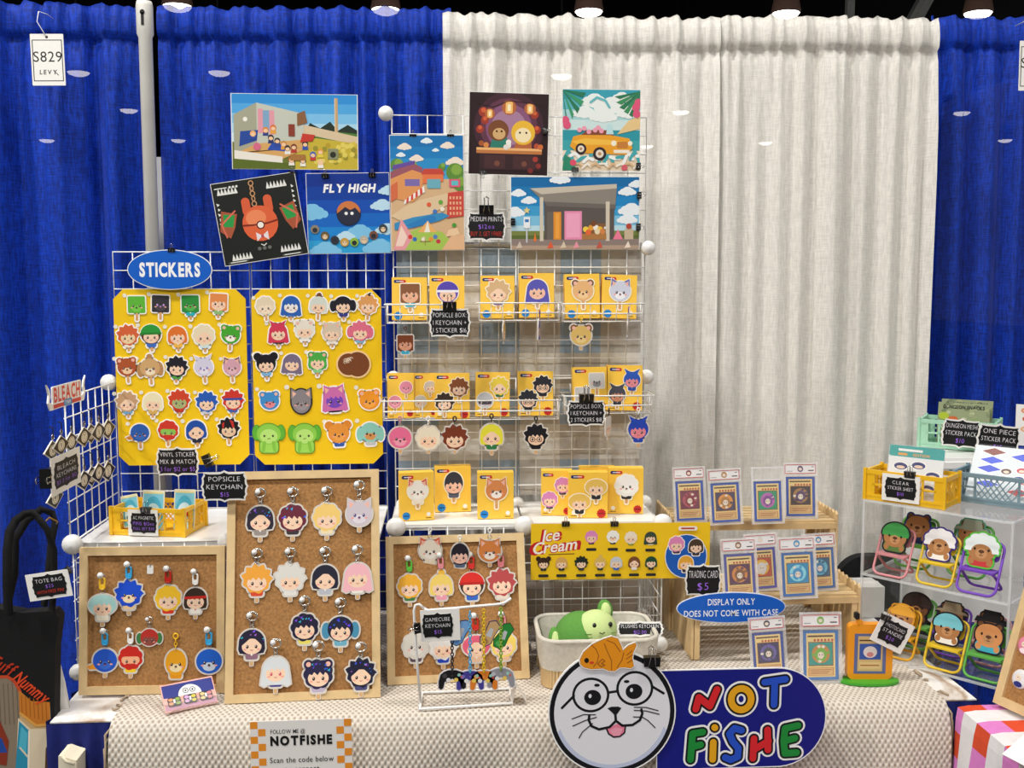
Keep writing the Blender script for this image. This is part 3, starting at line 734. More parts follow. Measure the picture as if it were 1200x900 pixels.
def sticker(px, py, hpx, lab, hair, st, **k):
    p = PY(px, py, YS - .003); s = sc(p); b = B(); stick = k.pop('stick', True)
    tot = 2.95 if stick else 2.75; r = hpx * s / tot; dy = .35 if stick else 0
    if k.get('body') and not stick: dy = .2
    head(b, 0, dy * r, r, hair, st, th=.0014, stick=stick, **k)
    for sg in (1,): b.ell(-1.25 * r, 1.35 * r + dy * r * 0, .22 * r, .22 * r, 'efe9da', -.0012)
    tag(b.build('sticker', mx=MX((p.x, YS - .0022, p.z), roll=(int(px * 7) % 9 - 4))), lab, 'sticker', 'die-cut stickers on the yellow boards')
A, Z = ' on the oval sign board', ' on the board by the tower'
ST = [
 (160, 361, 32, 'lime green square-headed sticker with dark eyes' + A, '5fb83a', 'square plain', dict(skin='79cc4e', mouth='23401c')),
 (188, 360, 32, 'charcoal square-headed sticker' + A, '36343a', 'square plain', dict(skin='4b474f', eye='b78ad0')),
 (223, 360, 32, 'dark green square sticker with teal collar' + A, '2f8f3c', 'square plain', dict(skin='56b452', body='2fb0b8')),
 (256, 358, 32, 'orange-haired square sticker with pale face' + A, 'e58e4f', 'square', dict(body='8fbf7a')),
 (150, 397, 32, 'red-quiffed sticker with pale collar, second row' + A, 'd8653a', 'spiky', dict(skin='f2d5a6', body='f3e7d0')),
 (177, 396, 34, 'green-capped sticker with blue shirt' + A, '5a3a24', 'cap', dict(dk='2f9a3c', acc='26812f', body='3f6fc8')),
 (208, 397, 32, 'orange bob-haired sticker with yellow collar' + A, 'e2762e', 'bob', dict(body='f0b84a')),
 (239, 397, 34, 'pale blond sticker with hair over one eye' + A, 'ecdcbb', 'fluffy part', dict(body='cfe6ec')),
 (270, 396, 32, 'bright green round sticker with white muzzle' + A, '46a830', 'bear plain', dict(skin='f7f4ec')),
 (149, 434, 32, 'red-brown monkey-faced sticker, third row' + A, 'b0552f', 'bear plain', dict(skin='f3cfa6')),
 (176, 435, 34, 'tan floppy-eared sticker with top knot' + A, 'd2a872', 'droop top plain', dict(skin='f4e3c4', dk='b98a5a')),
 (207, 434, 32, 'black spiky-haired sticker with green collar' + A, '22202a', 'spiky', dict(body='4fa04a')),
 (239, 434, 32, 'pale lilac horned sticker' + A, 'd6d2e6', 'horn plain', dict(skin='e6e2f0', eye='6a5fc0')),
 (272, 434, 30, 'dusty pink cat-eared sticker' + A, 'd8a4b4', 'cat plain', dict(skin='e6bcc8', dk='7d5560')),
 (149, 475, 32, 'tan tousle-haired sticker with blue collar, fourth row' + A, 'c89e78', 'spiky part', dict(body='6fa8cc')),
 (179, 475, 32, 'white and yellow haired sticker, fourth row' + A, 'f0e6c0', 'bob', dict(dk='e8c860', body='d8b060')),
 (210, 473, 32, 'red lion-maned sticker with green chin' + A, 'd2452a', 'spiky', dict(skin='a8b87a', body='b5392a')),
 (242, 475, 32, 'royal blue haired sticker with silver collar' + A, '2a5cb8', 'spiky', dict(body='c8ccd6')),
 (273, 473, 32, 'red-haired sticker with a blue headband' + A, 'd0382c', 'spiky band', dict(acc='2c4ea8', body='3a62b4')),
 (164, 511, 32, 'blue bird sticker with an orange beak' + A, '2f5fb4', 'beak plain', dict(skin='3f72c8', acc='e8943a')),
 (197, 508, 32, 'red helmet sticker with a green visor' + A, 'd23a2c', 'fluffy mask', dict(skin='8fc85a')),
 (230, 508, 34, 'blue bob-haired sticker in a dark collar, bottom row' + A, '2450a8', 'bob part', dict(body='2b2f45')),
 (268, 506, 32, 'black and red streaked sticker, bottom row' + A, '201c20', 'spiky streak', dict(acc='c8322a', skin='e9c9a8')),
 (311, 362, 30, 'cream curly-haired sticker, top row' + Z, 'e6d6b8', 'fluffy', dict(skin='f6e2c8')),
 (341, 361, 31, 'blue-hooded sticker with white face' + Z, '2f62b4', 'long', dict(skin='f2ece6', body='3f78c8')),
 (373, 361, 30, 'silver-haired sticker with a brown bow' + Z, 'd6dcd2', 'bob top', dict(dk='7a4a30')),
 (402, 361, 31, 'black-haired sticker with twin tails, top row' + Z, '24222c', 'tails', dict(body='3a3e8c')),
 (431, 361, 30, 'orange and black haired sticker with curl' + Z, 'e0a060', 'spiky ahoge', dict(dk='2a2220')),
 (326, 393, 31, 'crimson long-haired sticker with small horns' + Z, 'd23c58', 'long horn', dict(body='2f2a34')),
 (357, 390, 31, 'ivory bear-eared sticker, second row' + Z, 'e9e2d2', 'fluffy bear', dict(body='f2efe6')),
 (389, 393, 31, 'beige cat-eared sticker, second row' + Z, 'd6c6b0', 'fluffy cat', dict(body='efe6da')),
 (422, 392, 31, 'pink shaggy-haired sticker, second row' + Z, 'e0708a', 'spiky tails', dict(body='7ab8d6')),
 (312, 430, 33, 'black-haired sticker with two buns' + Z, '1e1a20', 'buns', dict(body='7fb4dc')),
 (342, 429, 31, 'dusky violet bob-haired sticker' + Z, '7a6c86', 'long', dict(body='f0eaf2')),
 (372, 427, 31, 'leaf green haired sticker' + Z, '4fae48', 'bob bear', dict(dk='3f9a3c', body='8fd08a')),
 (353, 471, 36, 'tall grey cat-eared sticker with a dark outline' + Z, '8a8488', 'tall cat plain', dict(skin='9a9498', stick=False, rim='2a2628')),
 (316, 470, 30, 'blue mouse-eared sticker with a wide pink mouth' + Z, '3f8fd0', 'bear plain', dict(skin='e88a94', stick=False)),
 (392, 469, 36, 'purple-masked sticker with pink hair and black coat' + Z, 'd070b0', 'long cat', dict(skin='7a4ac0', body='2a2630', stick=False)),
 (433, 469, 32, 'plain orange bear-eared sticker' + Z, 'f09a2c', 'bear plain', dict(skin='f4ab48', stick=False)),
 (397, 510, 34, 'orange muscular-armed sticker with blue trunks' + Z, 'e8963c', 'buns plain', dict(skin='f0a650', dk='e08a34', body='2f5cb0', stick=False)),
 (434, 509, 33, 'teal floppy-eared sticker with tan muzzle' + Z, '8fd0c4', 'droop plain', dict(skin='d89a5a', body='c8ccce', stick=False)),
]
for px, py, h, lab, hair, st, k in ST: sticker(px, py, h, lab, hair, st, **k)
def big_sticker(px, py, lab, fn, w):
    p = PY(px, py, YS - .003); b = B(); b.S = sc(p) * w / 2; s = b.S; b.T = lambda x, y: (x * s, y * s); fn(b)
    tag(b.build('sticker', mx=MX((p.x, YS - .0022, p.z))), lab, 'sticker', 'die-cut stickers on the yellow boards')
def biscuit(b):
    pts = polar(lambda t: .62 + .3 * abs(cos(t)) + .12 * cos(t), 40); b.slab(grow(pts, .1), -.0014, 0, 'f6cf96'); b.z = 0; b.pg(pts, '7a4526')
    for i in range(7): b.line(circ(-.35 + .11 * (i % 4), .25 - .25 * (i // 4) + .03 * i, .1, .08, 8, 0, 4.5), .03, 'f0dcc0')
def sprout(b):
    hd = circ(0, .25, .82, .72, 32); bd = rr(-.62, -1.05, .62, -.2, .25); er = [circ(-.82, .35, .26, .5), circ(.82, .35, .26, .5)]
    for p in [hd, bd] + er: b.slab(grow(p, .06), -.0014, 0, '5a9a2e')
    b.z = 0
    for p in er: b.pg(p, '62b53a')
    b.pg(bd, '9fd85c'); b.pg(hd, '8fce4e'); b.ell(0, .1, .6, .5, 'b9e57c')
    for x in (-.3, .28): b.ell(x, .12, .07, .08, '34402a')
    b.line([(-.08, -.08), (.1, -.05)], .05, '54703a')
    for x in (-.3, .3): b.line([(x * 1.3, -.9), (x, -.35)], .22, '86c548')
big_sticker(412, 427, 'brown iced biscuit sticker without a stick' + Z, biscuit, 40)
big_sticker(315, 513, 'large pale green sprout sticker at the corner' + Z, sprout, 34)
big_sticker(357, 513, 'large green sprout sticker next to the orange muscular one' + Z, sprout, 34)
# ---------------------------------------------------------------- art prints clipped to the grids
def poster(tl, tr, bl, Y, fn, lab):
    A_, B_, C_ = PY(*tl, Y), PY(*tr, Y), PY(*bl, Y); u = B_ - A_; w, h = u.length, (C_ - A_).length
    roll = math.degrees(math.atan2(u.z, u.x)); mx = MX(A_, roll) ; mx = mx @ Matrix.Translation((0, -h, 0))
    b = B(); b.slab([(0, 0), (w, 0), (w, h), (0, h)], -.0016, -.0002, 'f4f2ee'); b.z = -.0002; b.dz = 1.5e-5
    b.T = lambda x, y: (x * w, y * h); b.clip = (.006 * w, .006 * h, .994 * w, .994 * h); b.a = w / h
    fn(b)
    tag(b.build('art_print', mx=mx), lab, 'poster', 'art prints on the grids')
def disc(b, x, y, r, m, z=None): b.ell(x, y, r, r * b.a, m, z, 20)
def cloud(b, x, y, r, m='f4f7fb'):
    for dx, dy, q in ((0, 0, 1), (.9, -.15, .75), (-.9, -.2, .7), (.35, .35, .75), (-.4, .3, .6), (1.6, -.35, .45), (-1.6, -.4, .4)): disc(b, x + dx * r, y + dy * r * b.a * .7, q * r, m)
def bands(b, cols, y0=0, y1=1):
    n = len(cols)
    for i, c in enumerate(cols): b.rect(0, y0 + (y1 - y0) * i / n, 1, y0 + (y1 - y0) * (i + 1) / n, c)
def doll(b, x, y, r, hair, skin='f3c9a0', body=None):
    if body: b.pg([(x - r, y - 1.9 * r * b.a), (x + r, y - 1.9 * r * b.a), (x + .7 * r, y), (x - .7 * r, y)], body)
    disc(b, x, y, r, hair); b.ell(x, y - .25 * r * b.a, r * .72, r * .6 * b.a, skin)
def p_room(b):
    bands(b, ['cfe6f2', 'a9d6ee', '7cc0ea', '4fa6e2', '2f8fd8'], .35, 1); b.rect(0, 0, 1, .36, '6d7430')
    b.pg([(.56, .45), (.62, .62), (.7, .55), (.78, .64), (.84, .52), (.92, .6), (1, .52), (1, .4), (.56, .36)], '243126')
    b.pg([(.56, .4), (1, .3), (1, .48), (.75, .52), (.56, .52)], '4f7a34'); b.rect(.815, .42, .842, .95, 'c8a274'); b.rect(.815, .42, .824, .95, 'e0c49a')
    b.pg([(.5, .5), (1, .33), (1, .44), (.5, .62)], 'd9c3a0'); b.pg([(.5, .0), (1, 0), (1, .35), (.66, .42), (.5, .3)], 'c8b23a')
    rn = random.Random(2)
    for i in range(26): disc(b, rn.uniform(.6, .98), rn.uniform(.05, .36), .02, rn.choice(['d6c04a', 'b89c2c', 'e2d060', '9a9030']))
    b.pg([(.02, .2), (.02, .72), (.2, .88), (.2, .34)], 'a7a690'); b.pg([(.2, .34), (.2, .88), (.57, .74), (.57, .4)], 'c4c8ba')
    b.pg([(.02, .2), (.2, .34), (.57, .4), (.62, .3), (.4, .14), (.04, .22)], 'd8a765'); b.pg([(.02, .12), (.4, .08), (.4, .17), (.02, .25)], 'ece6da')
    b.pg([(.0, 0), (.5, 0), (.46, .08), (0, .14)], '5b6b22'); b.rect(.22, .5, .33, .78, '7fa7c8'); b.rect(.21, .48, .25, .8, 'e39aa8'); b.rect(.3, .46, .34, .78, 'e39aa8')
    disc(b, .11, .66, .018, 'f2efe4'); b.pg([(.06, .3), (.2, .38), (.21, .52), (.07, .5)], '23489c'); b.pg([(.28, .26), (.42, .24), (.45, .32), (.32, .36)], '2a4fb0')
    for x, y, h, bd in ((.27, .52, 'e08a3a', '2b3f86'), (.31, .42, '2a2a34', '26366e'), (.33, .55, 'd9742e', 'e8a23a'), (.41, .34, 'c98a3c', 'e0a040'), (.44, .28, '2a2a30', 'f0eee8'), (.36, .38, '38343a', '2f4a9a'), (.49, .3, '7a3a24', 'b83a30'),
                         (.58, .34, '2c2c34', '2f57b0'), (.64, .2, '3f5fb8', 'c83a34'), (.7, .24, 'e0a03a', 'e6d04a'), (.7, .1, 'f0c890', 'f2f0ea'), (.47, .13, 'c86a3a', 'f0e8e0'), (.56, .12, '3a3a44', 'eeeae0'), (.17, .47, 'f0b070', '2a4aa0')):
        doll(b, x, y, .024, h, body=bd)
    b.rect(.45, .44, .5, .6, '8a3a2a'); b.pg([(.54, .36), (.64, .38), (.66, .46), (.56, .48)], 'c83a2e'); b.pg([(.52, .58), (.6, .62), (.58, .78), (.52, .74)], '8a5f3a')
    b.rect(.76, .14, .84, .28, '8b8f6c'); disc(b, .8, .2, .024, '2b2f24'); disc(b, .2, .3, .03, 'd86a8a'); b.rect(.46, .12, .58, .2, 'a8743c')
def p_charm(b):
    b.rect(0, 0, 1, 1, '1d201c'); Wt = 'e9e9e4'
    for x, y, s in ((.06, .86, 1), (.64, .86, 1), (.1, .06, 1), (.68, .08, 1)):
        for i in range(6): b.pg([(x + .04 * i, y), (x + .02 + .04 * i, y + .07), (x + .04 + .04 * i, y)], Wt)
        b.rect(x, y - .012, x + .24, y, Wt)
    b.line([(.04, .93), (.18, .93)], .012, Wt)
    for i in range(3): disc(b, .22 + .04 * i, .93, .014, Wt)
    for x in (.06, .7): b.line([(x, .02 + .01), (x + .22, .03)], .02, '5a5c58'); b.line([(x + .02, .03), (x + .2, .03)], .01, Wt)
    for i in range(5): b.pg([(.03 + .01 * (i % 2), .76 - .06 * i), (.07, .74 - .06 * i), (.04, .72 - .06 * i)], Wt); b.pg([(.93, .86 - .06 * i), (.96, .83 - .06 * i), (.93, .82 - .06 * i)], Wt)
    for i in range(5): b.line(circ(.47, .94 - .062 * i, .018 if i % 2 else .026, .03, 12), .012, 'c8966a', closed=True)
    for sg in (-1, 1):
        cx = .5 + sg * .35
        b.pg([(cx - sg * .1, .6), (cx + sg * .08, .66), (cx + sg * .13, .42), (cx + sg * .02, .32), (cx - sg * .05, .44)], 'a9573a')
        b.pg([(cx - sg * .07, .59), (cx + sg * .06, .62), (cx + sg * .08, .47), (cx - sg * .03, .45)], '2f9a4a'); b.line([(cx - sg * .08, .64), (cx + sg * .1, .5), (cx + sg * .06, .34)], .02, 'd86f58')
        b.pg(rr(.5 + sg * .13 - .05, .56, .5 + sg * .13 + .05, .78, .05), 'd9603c')
    disc(b, .5, .45, .21, 'e0643c'); b.ell(.46, .52, .12, .1, 'ee8a5c'); b.line([(.3, .45), (.42, .44), (.58, .44), (.7, .46)], .022, '7c2a1c'); disc(b, .5, .43, .05, '6a2418'); disc(b, .5, .43, .035, 'f6efe6')
    b.pg([(.43, .24), (.5, .3), (.43, .35)], 'e8e0e4'); b.pg([(.57, .24), (.5, .3), (.57, .35)], 'e8e0e4'); disc(b, .5, .295, .018, 'b84a60')
    for i in range(3): disc(b, .44 + .06 * i, .15, .022, '6b6c68')
    b.line([(.47, .2), (.5, .18), (.53, .2)], .01, Wt)
def p_fly(b):
    bands(b, ['2ea0d8', '1e86d2', '1668c4', '1250b2', '0f3f9e', '0d3390'], 0, 1)
    for x, y, r in ((.05, .52, .1), (.9, .6, .07), (.95, .3, .07), (.62, .27, .09), (.45, .22, .06), (.2, .05, .1), (.85, .08, .1), (.98, .78, .06)): cloud(b, x, y, r, 'bfe2f4' if r < .08 else '7fc4ea')
    b.txt('FLY HIGH', .52, .81, .095, 'f8f8fa', .045, shear=.18, sx=1 / b.a * .95, maxw=.62)
    for i in range(46):
        a = i / 46 * 2 * pi; disc(b, .5 + .125 * cos(a), .5 + .125 * b.a * sin(a), .022, '262a3c' if sin(a) < .25 else 'c8703c')
    disc(b, .5, .5, .135, '2a2e42'); b.pg([(.5 + .14 * cos(t), .5 + .145 * b.a * sin(t)) for t in [i * pi / 14 for i in range(15)]] + [(.4, .53), (.46, .58), (.52, .54), (.58, .57)], 'cf7a44')
    for x in (.47, .54): disc(b, x, .5, .02, 'f4f4f2')
    for i, c in enumerate(('8d8272', '6b5a34', '33363e', 'c89a3a', '8fb83a', 'b9b3a6', '7a4f3e', '37404a')):
        x = .09 + .117 * i; y = .14 + 1.0 * (x - .5) ** 2; disc(b, x, y, .052, c); disc(b, x, y - .012, .03, 'e6c9a4' if i % 2 else '2c3038'); disc(b, x - .014, y, .006, '1a1a1e'); disc(b, x + .014, y, .006, '1a1a1e')
def p_town(b):
    bands(b, ['8cc8dc', '4fa9d4', '2f90cc', '1f7fc0', '1a72b4'], .5, 1); b.rect(0, 0, 1, .62, 'd9b48a')
    for x, y, r in ((.2, .9, .06), (.5, .95, .05), (.78, .91, .06), (.62, .87, .03), (.15, .83, .04), (.36, .8, .06), (.88, .77, .08)): cloud(b, x, y, r * .8, 'f3e3d4' if r > .055 else 'e8f2f6')
    for x, y, r in ((.1, .74, .09), (.3, .72, .08), (.88, .68, .12), (.95, .58, .1), (.7, .72, .05)): disc(b, x, y, r, '5f8f3c'); disc(b, x + .02, y + .02, r * .6, '86ac48')
    b.pg([(0, .46), (0, .66), (.3, .74), (.44, .7), (.44, .5), (.3, .42)], 'e39a5e'); b.pg([(0, .62), (.3, .7), (.44, .67), (.44, .72), (.3, .76), (0, .68)], '9d5a68'); b.rect(.2, .56, .4, .62, '7f6fb0')
    b.pg([(.04, .7), (.34, .75), (.34, .78), (.04, .74)], '6a4fa0'); b.pg([(.44, .58), (.72, .6), (.72, .68), (.44, .68)], 'e8794a'); b.pg([(.42, .66), (.74, .66), (.7, .71), (.46, .71)], 'c84a3c'); b.rect(.5, .54, .68, .62, '6fb0c0')
    for i in range(9): b.pg([(.18 + .032 * i, .4 + .012 * i), (.212 + .032 * i, .412 + .012 * i), (.22 + .03 * i, .45 + .014 * i), (.19 + .03 * i, .438 + .014 * i)], 'd8483c' if i % 2 else 'f6efe8')
    b.pg([(0, .3), (.18, .38), (.4, .44), (.78, .5), (.78, .4), (.5, .3), (.2, .24)], 'e2c7a0'); b.pg([(.0, .42), (.1, .46), (.1, .6), (0, .56)], 'd86f4a')
    b.pg([(.76, .28), (1, .3), (1, .52), (.78, .5)], 'cf4a40')
    for i in range(4):
        for j in range(4): b.rect(.8 + .045 * i, .31 + .045 * j, .825 + .045 * i, .335 + .045 * j, 'ecb48c')
    b.rect(.8, .55, .95, .62, 'e0607c'); b.rect(.83, .565, .92, .605, '5fc0c8'); b.pg([(.05, .18), (.3, .2), (.66, .26), (.8, .3), (.7, .33), (.3, .29), (.05, .24)], '3a8fc4'); b.pg([(.2, .22), (.5, .3), (.6, .3), (.62, .26), (.3, .2)], '2f7fc0')
    b.pg([(.18, 0), (.92, 0), (.7, .16), (.4, .2), (.24, .16)], 'a9c858'); b.pg([(.03, 0), (.18, 0), (.3, .12), (.14, .28)], 'e9a0a4'); b.pg([(.06, .04), (.16, .04), (.22, .12), (.14, .22)], 'f6d8c8'); b.pg([(.36, .16), (.62, .16), (.5, .26)], 'efb36a')
    b.pg([(.45, .16), (.53, .16), (.5, .26)], 'f4ede0'); b.pg([(.68, .0), (1, 0), (1, .14), (.82, .13)], 'e7b98e'); b.pg([(.74, .12), (.94, .14), (.9, .2), (.78, .18)], 'f0cba2')
    for x, y, c in ((.26, .12, 'd8443a'), (.32, .1, '3a6fc0'), (.44, .1, 'f0e4d0'), (.54, .1, 'e8963a'), (.64, .08, 'c83a4a'), (.6, .12, '5a7fc8'), (.7, .36, 'f2ead8'), (.86, .22, '4f9a3c'), (.68, .42, '6aa840'), (.52, .4, 'e2603a'), (.6, .34, '4a7ac0')): disc(b, x, y, .03, c)
    for i in range(4): b.line([(.46, .08), (.46 + .07 * cos(i * 1.57), .08 + .03 * sin(i * 1.57))], .008, '8f7a4a')
def p_bar(b):
    b.rect(0, 0, 1, 1, '2c1a1c')
    for r, c in ((.44, '432531'), (.36, '64374a'), (.29, '8a567a'), (.22, 'a97f9c')): disc(b, .5, .58, r, c)
    for x, y, r in ((.18, .76, .06), (.2, .66, .05), (.82, .74, .05), (.14, .55, .05), (.85, .56, .05)): disc(b, x, y, r, 'a03c2c'); disc(b, x, y + .02, r * .5, 'd8643a')
    for x, y, s in ((.5, .82, 1.0), (.26, .74, .7), (.76, .81, .8)):
        disc(b, x, y, .09 * s, 'b8683a'); b.pg(rr(x - .045 * s, y - .07 * s, x + .045 * s, y + .07 * s, .02), 'f8c070'); b.pg(rr(x - .02 * s, y - .04 * s, x + .02 * s, y + .04 * s, .01), 'fff0c4')
    b.line([(.1, .86), (.3, .82), (.5, .9), (.76, .88), (.95, .84)], .008, '2a1614')
    b.pg([(.26, .3), (.5, .3), (.48, .46), (.3, .46)], '2f7f6c'); disc(b, .37, .54, .13, '7c4a2c'); b.ell(.38, .5, .08, .07, 'd6ac74'); b.pg([(.56, .28), (.8, .28), (.78, .44), (.6, .44)], 'b8683c')
    disc(b, .68, .52, .15, 'eebb3a'); b.ell(.68, .49, .1, .09, 'f8e6b8')
    for x, y in ((.35, .53), (.41, .53), (.64, .52), (.72, .52)): disc(b, x, y, .013, '22140f')
    b.rect(.1, .26, .92, .32, 'c27a44'); b.rect(.1, .3, .92, .33, 'f0b878'); b.rect(.14, .06, .9, .26, '3a2328'); b.rect(.2, .08, .46, .24, '4a2d30'); b.rect(.56, .08, .84, .24, '4a2d30')
    for x, y, c in ((.16, .38, 'a85a34'), (.22, .36, 'd88a4a'), (.85, .36, 'b8503a'), (.9, .35, 'd0703c'), (.5, .36, 'ece4dc'), (.36, .14, '7a4a3c'), (.7, .14, '7a4a3c'), (.84, .2, 'a83c34'), (.88, .12, '8c3430'), (.78, .06, '7a2c2c'), (.5, .4, 'f4efe8'), (.47, .34, 'e8e0d8')): disc(b, x, y, .034, c)
def p_car(b):
    bands(b, ['e8d3b4', 'f0dfc6', '3fa6ac', '2f98a6', 'cfe6e4', 'a8d6d8', '5fb8c4', '3aa2b6'], 0, 1)
    for x, y, r in ((.4, .86, .09), (.62, .8, .11), (.75, .9, .07), (.28, .72, .08), (.52, .68, .09), (.85, .72, .08)): cloud(b, x, y, r, 'eef4f0')
    b.line([(.36, .84), (.44, .9), (.55, .86), (.6, .78)], .03, '6cbcc4'); b.pg([(.7, .45), (1, .52), (1, .68), (.85, .62)], 'e9c98e')
    for a in range(7):
        t = .2 + a * .3; b.pg([(1, .98), (1 - .34 * cos(t * .8), .98 - .3 * sin(t * .8) - .02), (1 - .3 * cos(t * .8) + .03, .93 - .3 * sin(t * .8))], '3f8f5c' if a % 2 else '2d7a52')
    for a in range(6):
        t = .1 + a * .32; b.pg([(0, .99), (.3 * cos(t), .99 - .34 * sin(t)), (.26 * cos(t), .93 - .34 * sin(t))], '3f9a6c' if a % 2 else '2c7a58')
    for x, y in ((.97, .84), (.94, .78), (.04, .62), (.06, .56), (.95, .7)): disc(b, x, y, .05, 'e0587c')
    for i in range(12): b.line([(.02 + .085 * i, .14 + .05 * sin(i * 1.9)), (.08 + .085 * i, .2 + .05 * cos(i * 1.3)), (.14 + .085 * i, .13 + .04 * sin(i))], .04, 'f4f6f2' if i % 2 else '48aab0')
    b.pg([(.1, .3), (.14, .42), (.3, .46), (.62, .44), (.86, .4), (.9, .28), (.82, .2), (.2, .22)], 'eda32c'); b.pg([(.12, .36), (.3, .4), (.62, .38), (.88, .35), (.88, .31), (.6, .32), (.2, .32)], 'f6bf48')
    b.pg([(.24, .44), (.66, .44), (.62, .5), (.32, .5)], '8a4a34'); b.pg([(.56, .45), (.66, .45), (.62, .58), (.58, .58)], 'bfe2e6')
    for x, y, r in ((.24, .27, .07), (.48, .21, .085)): disc(b, x, y, r, '33262a'); disc(b, x, y, r * .6, 'e9dccc'); disc(b, x, y, r * .25, 'b88a5a')
    disc(b, .66, .34, .035, 'f6f0d8'); disc(b, .87, .34, .03, 'f6f0d8'); b.pg(rr(.7, .28, .84, .36, .02), 'c9803a'); b.rect(.66, .22, .86, .26, 'f4ecdc')
    for x, y in ((.22, .5), (.28, .52), (.34, .48), (.42, .5), (.5, .49), (.46, .53)): disc(b, x, y, .03, 'f0a0b4')
    for i in range(9): b.line([(.04 + .11 * i, .06 + .03 * sin(i * 2.1)), (.1 + .11 * i, .09), (.15 + .11 * i, .05)], .025, 'd8b48a' if i % 2 else 'f6efe0')
    b.pg([(0, 0), (.2, 0), (.1, .16), (.03, .2)], '2f8a6a'); disc(b, .14, .1, .04, 'e0506c'); disc(b, .8, .04, .04, 'd8606c')
def p_porch(b):
    bands(b, ['bfe0ec', '7fc2e2', '3f9fd2', '2387c4', '1c79b6', '186ca8'], .2, 1)
    for x, y, r in ((.06, .78, .03), (.14, .68, .03), (.03, .52, .04), (.9, .8, .035), (.93, .55, .05), (.97, .9, .03), (.9, .42, .04), (.38, .97, .04)): cloud(b, x, y, r, 'eef4f8')
    b.rect(0, .14, 1, .26, '5d6d34'); b.rect(0, .2, 1, .26, '7a8446'); b.rect(0, 0, 1, .15, '8f7f78'); b.rect(0, .0, 1, .06, 'b39a86')
    b.rect(.26, .14, .8, .7, '5e5652'); b.rect(.28, .14, .36, .52, '6d655e')
    b.pg([(.15, .84), (.82, .9), (.82, .84), (.24, .76)], 'c9bfae'); b.pg([(.15, .84), (.24, .76), (.82, .84), (.81, .62), (.26, .66), (.22, .72)], '8e867c'); b.pg([(.26, .66), (.81, .62), (.81, .56), (.28, .6)], '6f6862')
    b.rect(.225, .12, .252, .72, 'd6cab6'); b.rect(.735, .12, .765, .66, 'd6cab6'); b.rect(.33, .14, .39, .52, 'e38f34'); b.rect(.345, .16, .375, .5, 'f0a544')
    b.rect(.415, .14, .55, .53, 'eb8fb4'); b.rect(.43, .17, .535, .5, 'f4a8c6'); b.rect(.62, .2, .73, .36, '8a5c3a'); b.rect(.55, .14, .74, .22, 'b07a44')
    for x, y, c in ((.58, .28, 'f2d24a'), (.62, .3, 'e8a03c'), (.66, .3, 'f6efe6'), (.69, .28, 'f0c040'), (.64, .36, '7a4a2a'), (.6, .24, 'e86a3a'), (.67, .25, 'e8d8b0'), (.71, .25, 'd8864a')): disc(b, x, y, .022, c)
    b.pg([(.79, .14), (.87, .14), (.83, .28)], 'ee7f9c'); b.pg([(.175, .12), (.2, .12), (.188, .24)], 'ea7a34'); b.rect(.88, .14, .95, .28, 'cbb79a'); disc(b, .915, .32, .022, 'b84a34'); disc(b, .73, .3, .01, 'e8e2d8')
    b.rect(.1, .3, .15, .45, 'eef2f6'); b.rect(.11, .38, .14, .42, '3a78c0'); b.rect(.118, .1, .13, .3, 'c8ccd0'); b.pg([(.125 + (.028 if i % 2 == 0 else .013) * sin(i * pi / 5), .54 + (.028 if i % 2 == 0 else .013) * b.a * cos(i * pi / 5)) for i in range(10)], 'ead48a')
    for x, c in ((.3, 'e2603c'), (.4, 'd8c8b0'), (.5, 'e89aa8'), (.68, 'c85a48'), (.9, 'f0e0d0'), (.06, 'd0c0b0')): b.pg([(x - .02, .02), (x + .03, .03), (x + .01, .12)], c)
YP = YB - .012
poster((270, 109), (419, 111), (272, 198), YP - .004, p_room, 'wide print of a toy-filled open room under blue sky')
poster((246, 216), (345, 201), (266, 312), YP - .014, p_charm, 'tilted black print of an orange winged bell ornament')
poster((358, 203), (456, 202), (360, 298), YP - .006, p_fly, 'square sky print with bold white words above a fluffy ball')
poster((456, 158), (543, 158), (458, 294), YP - .012, p_town, 'tall print of a colourful little town seen from above')
poster((550, 107), (644, 110), (549, 204), YP - .004, p_bar, 'dark print of two round figures at a lantern-lit bar')
poster((659, 104), (751, 105), (657, 200), YP - .004, p_car, 'bright print of a yellow car splashing through surf')
poster((598, 207), (750, 207), (599, 293), YP - .006, p_porch, 'wide print of a porch with orange and pink doors')

# ---------------------------------------------------------------- binder clips, chalk signs
def clip(mx, wd, lab, down=False):
    """binder clip: folded black body and two chrome loops; its mouth points down unless flipped"""
    t = thing('binder_clip', lab, 'clip', mx @ (Matrix.Rotation(pi, 4, 'Z') if down else ID), 'binder clips')
    h = wd * .62; d = wd * .3
    b = B(); b.add([(-wd / 2, -h / 2, .0012), (wd / 2, -h / 2, .0012), (wd / 2, h / 2, d), (-wd / 2, h / 2, d), (-wd / 2, -h / 2, -.0012), (wd / 2, -h / 2, -.0012), (wd / 2, h / 2, -d), (-wd / 2, h / 2, -d)],
                   [(0, 1, 2, 3), (5, 4, 7, 6), (3, 2, 6, 7), (0, 3, 7, 4), (1, 5, 6, 2)], M_black)
    b.tube([(-wd / 2, -h / 2, .0012), (wd / 2, -h / 2, .0012)], wd * .035, M_black, 6); b.build('clip_body', t)
    for sg in (1, -1):
        b = B(); b.tube([(-wd * .22, -h * .42, sg * .003), (-wd * .14, h * .4, sg * d), (-wd * .12, h * 1.0, sg * d * .9), (-wd * .17, h * 1.25, sg * d * .9), (-.0, h * 1.45, sg * d * .9), (wd * .17, h * 1.25, sg * d * .9), (wd * .12, h * 1.0, sg * d * .9), (wd * .14, h * .4, sg * d), (wd * .22, -h * .42, sg * .003)], wd * .028, M_chrome, 6)
        b.build('wire_handle', t)
    return t
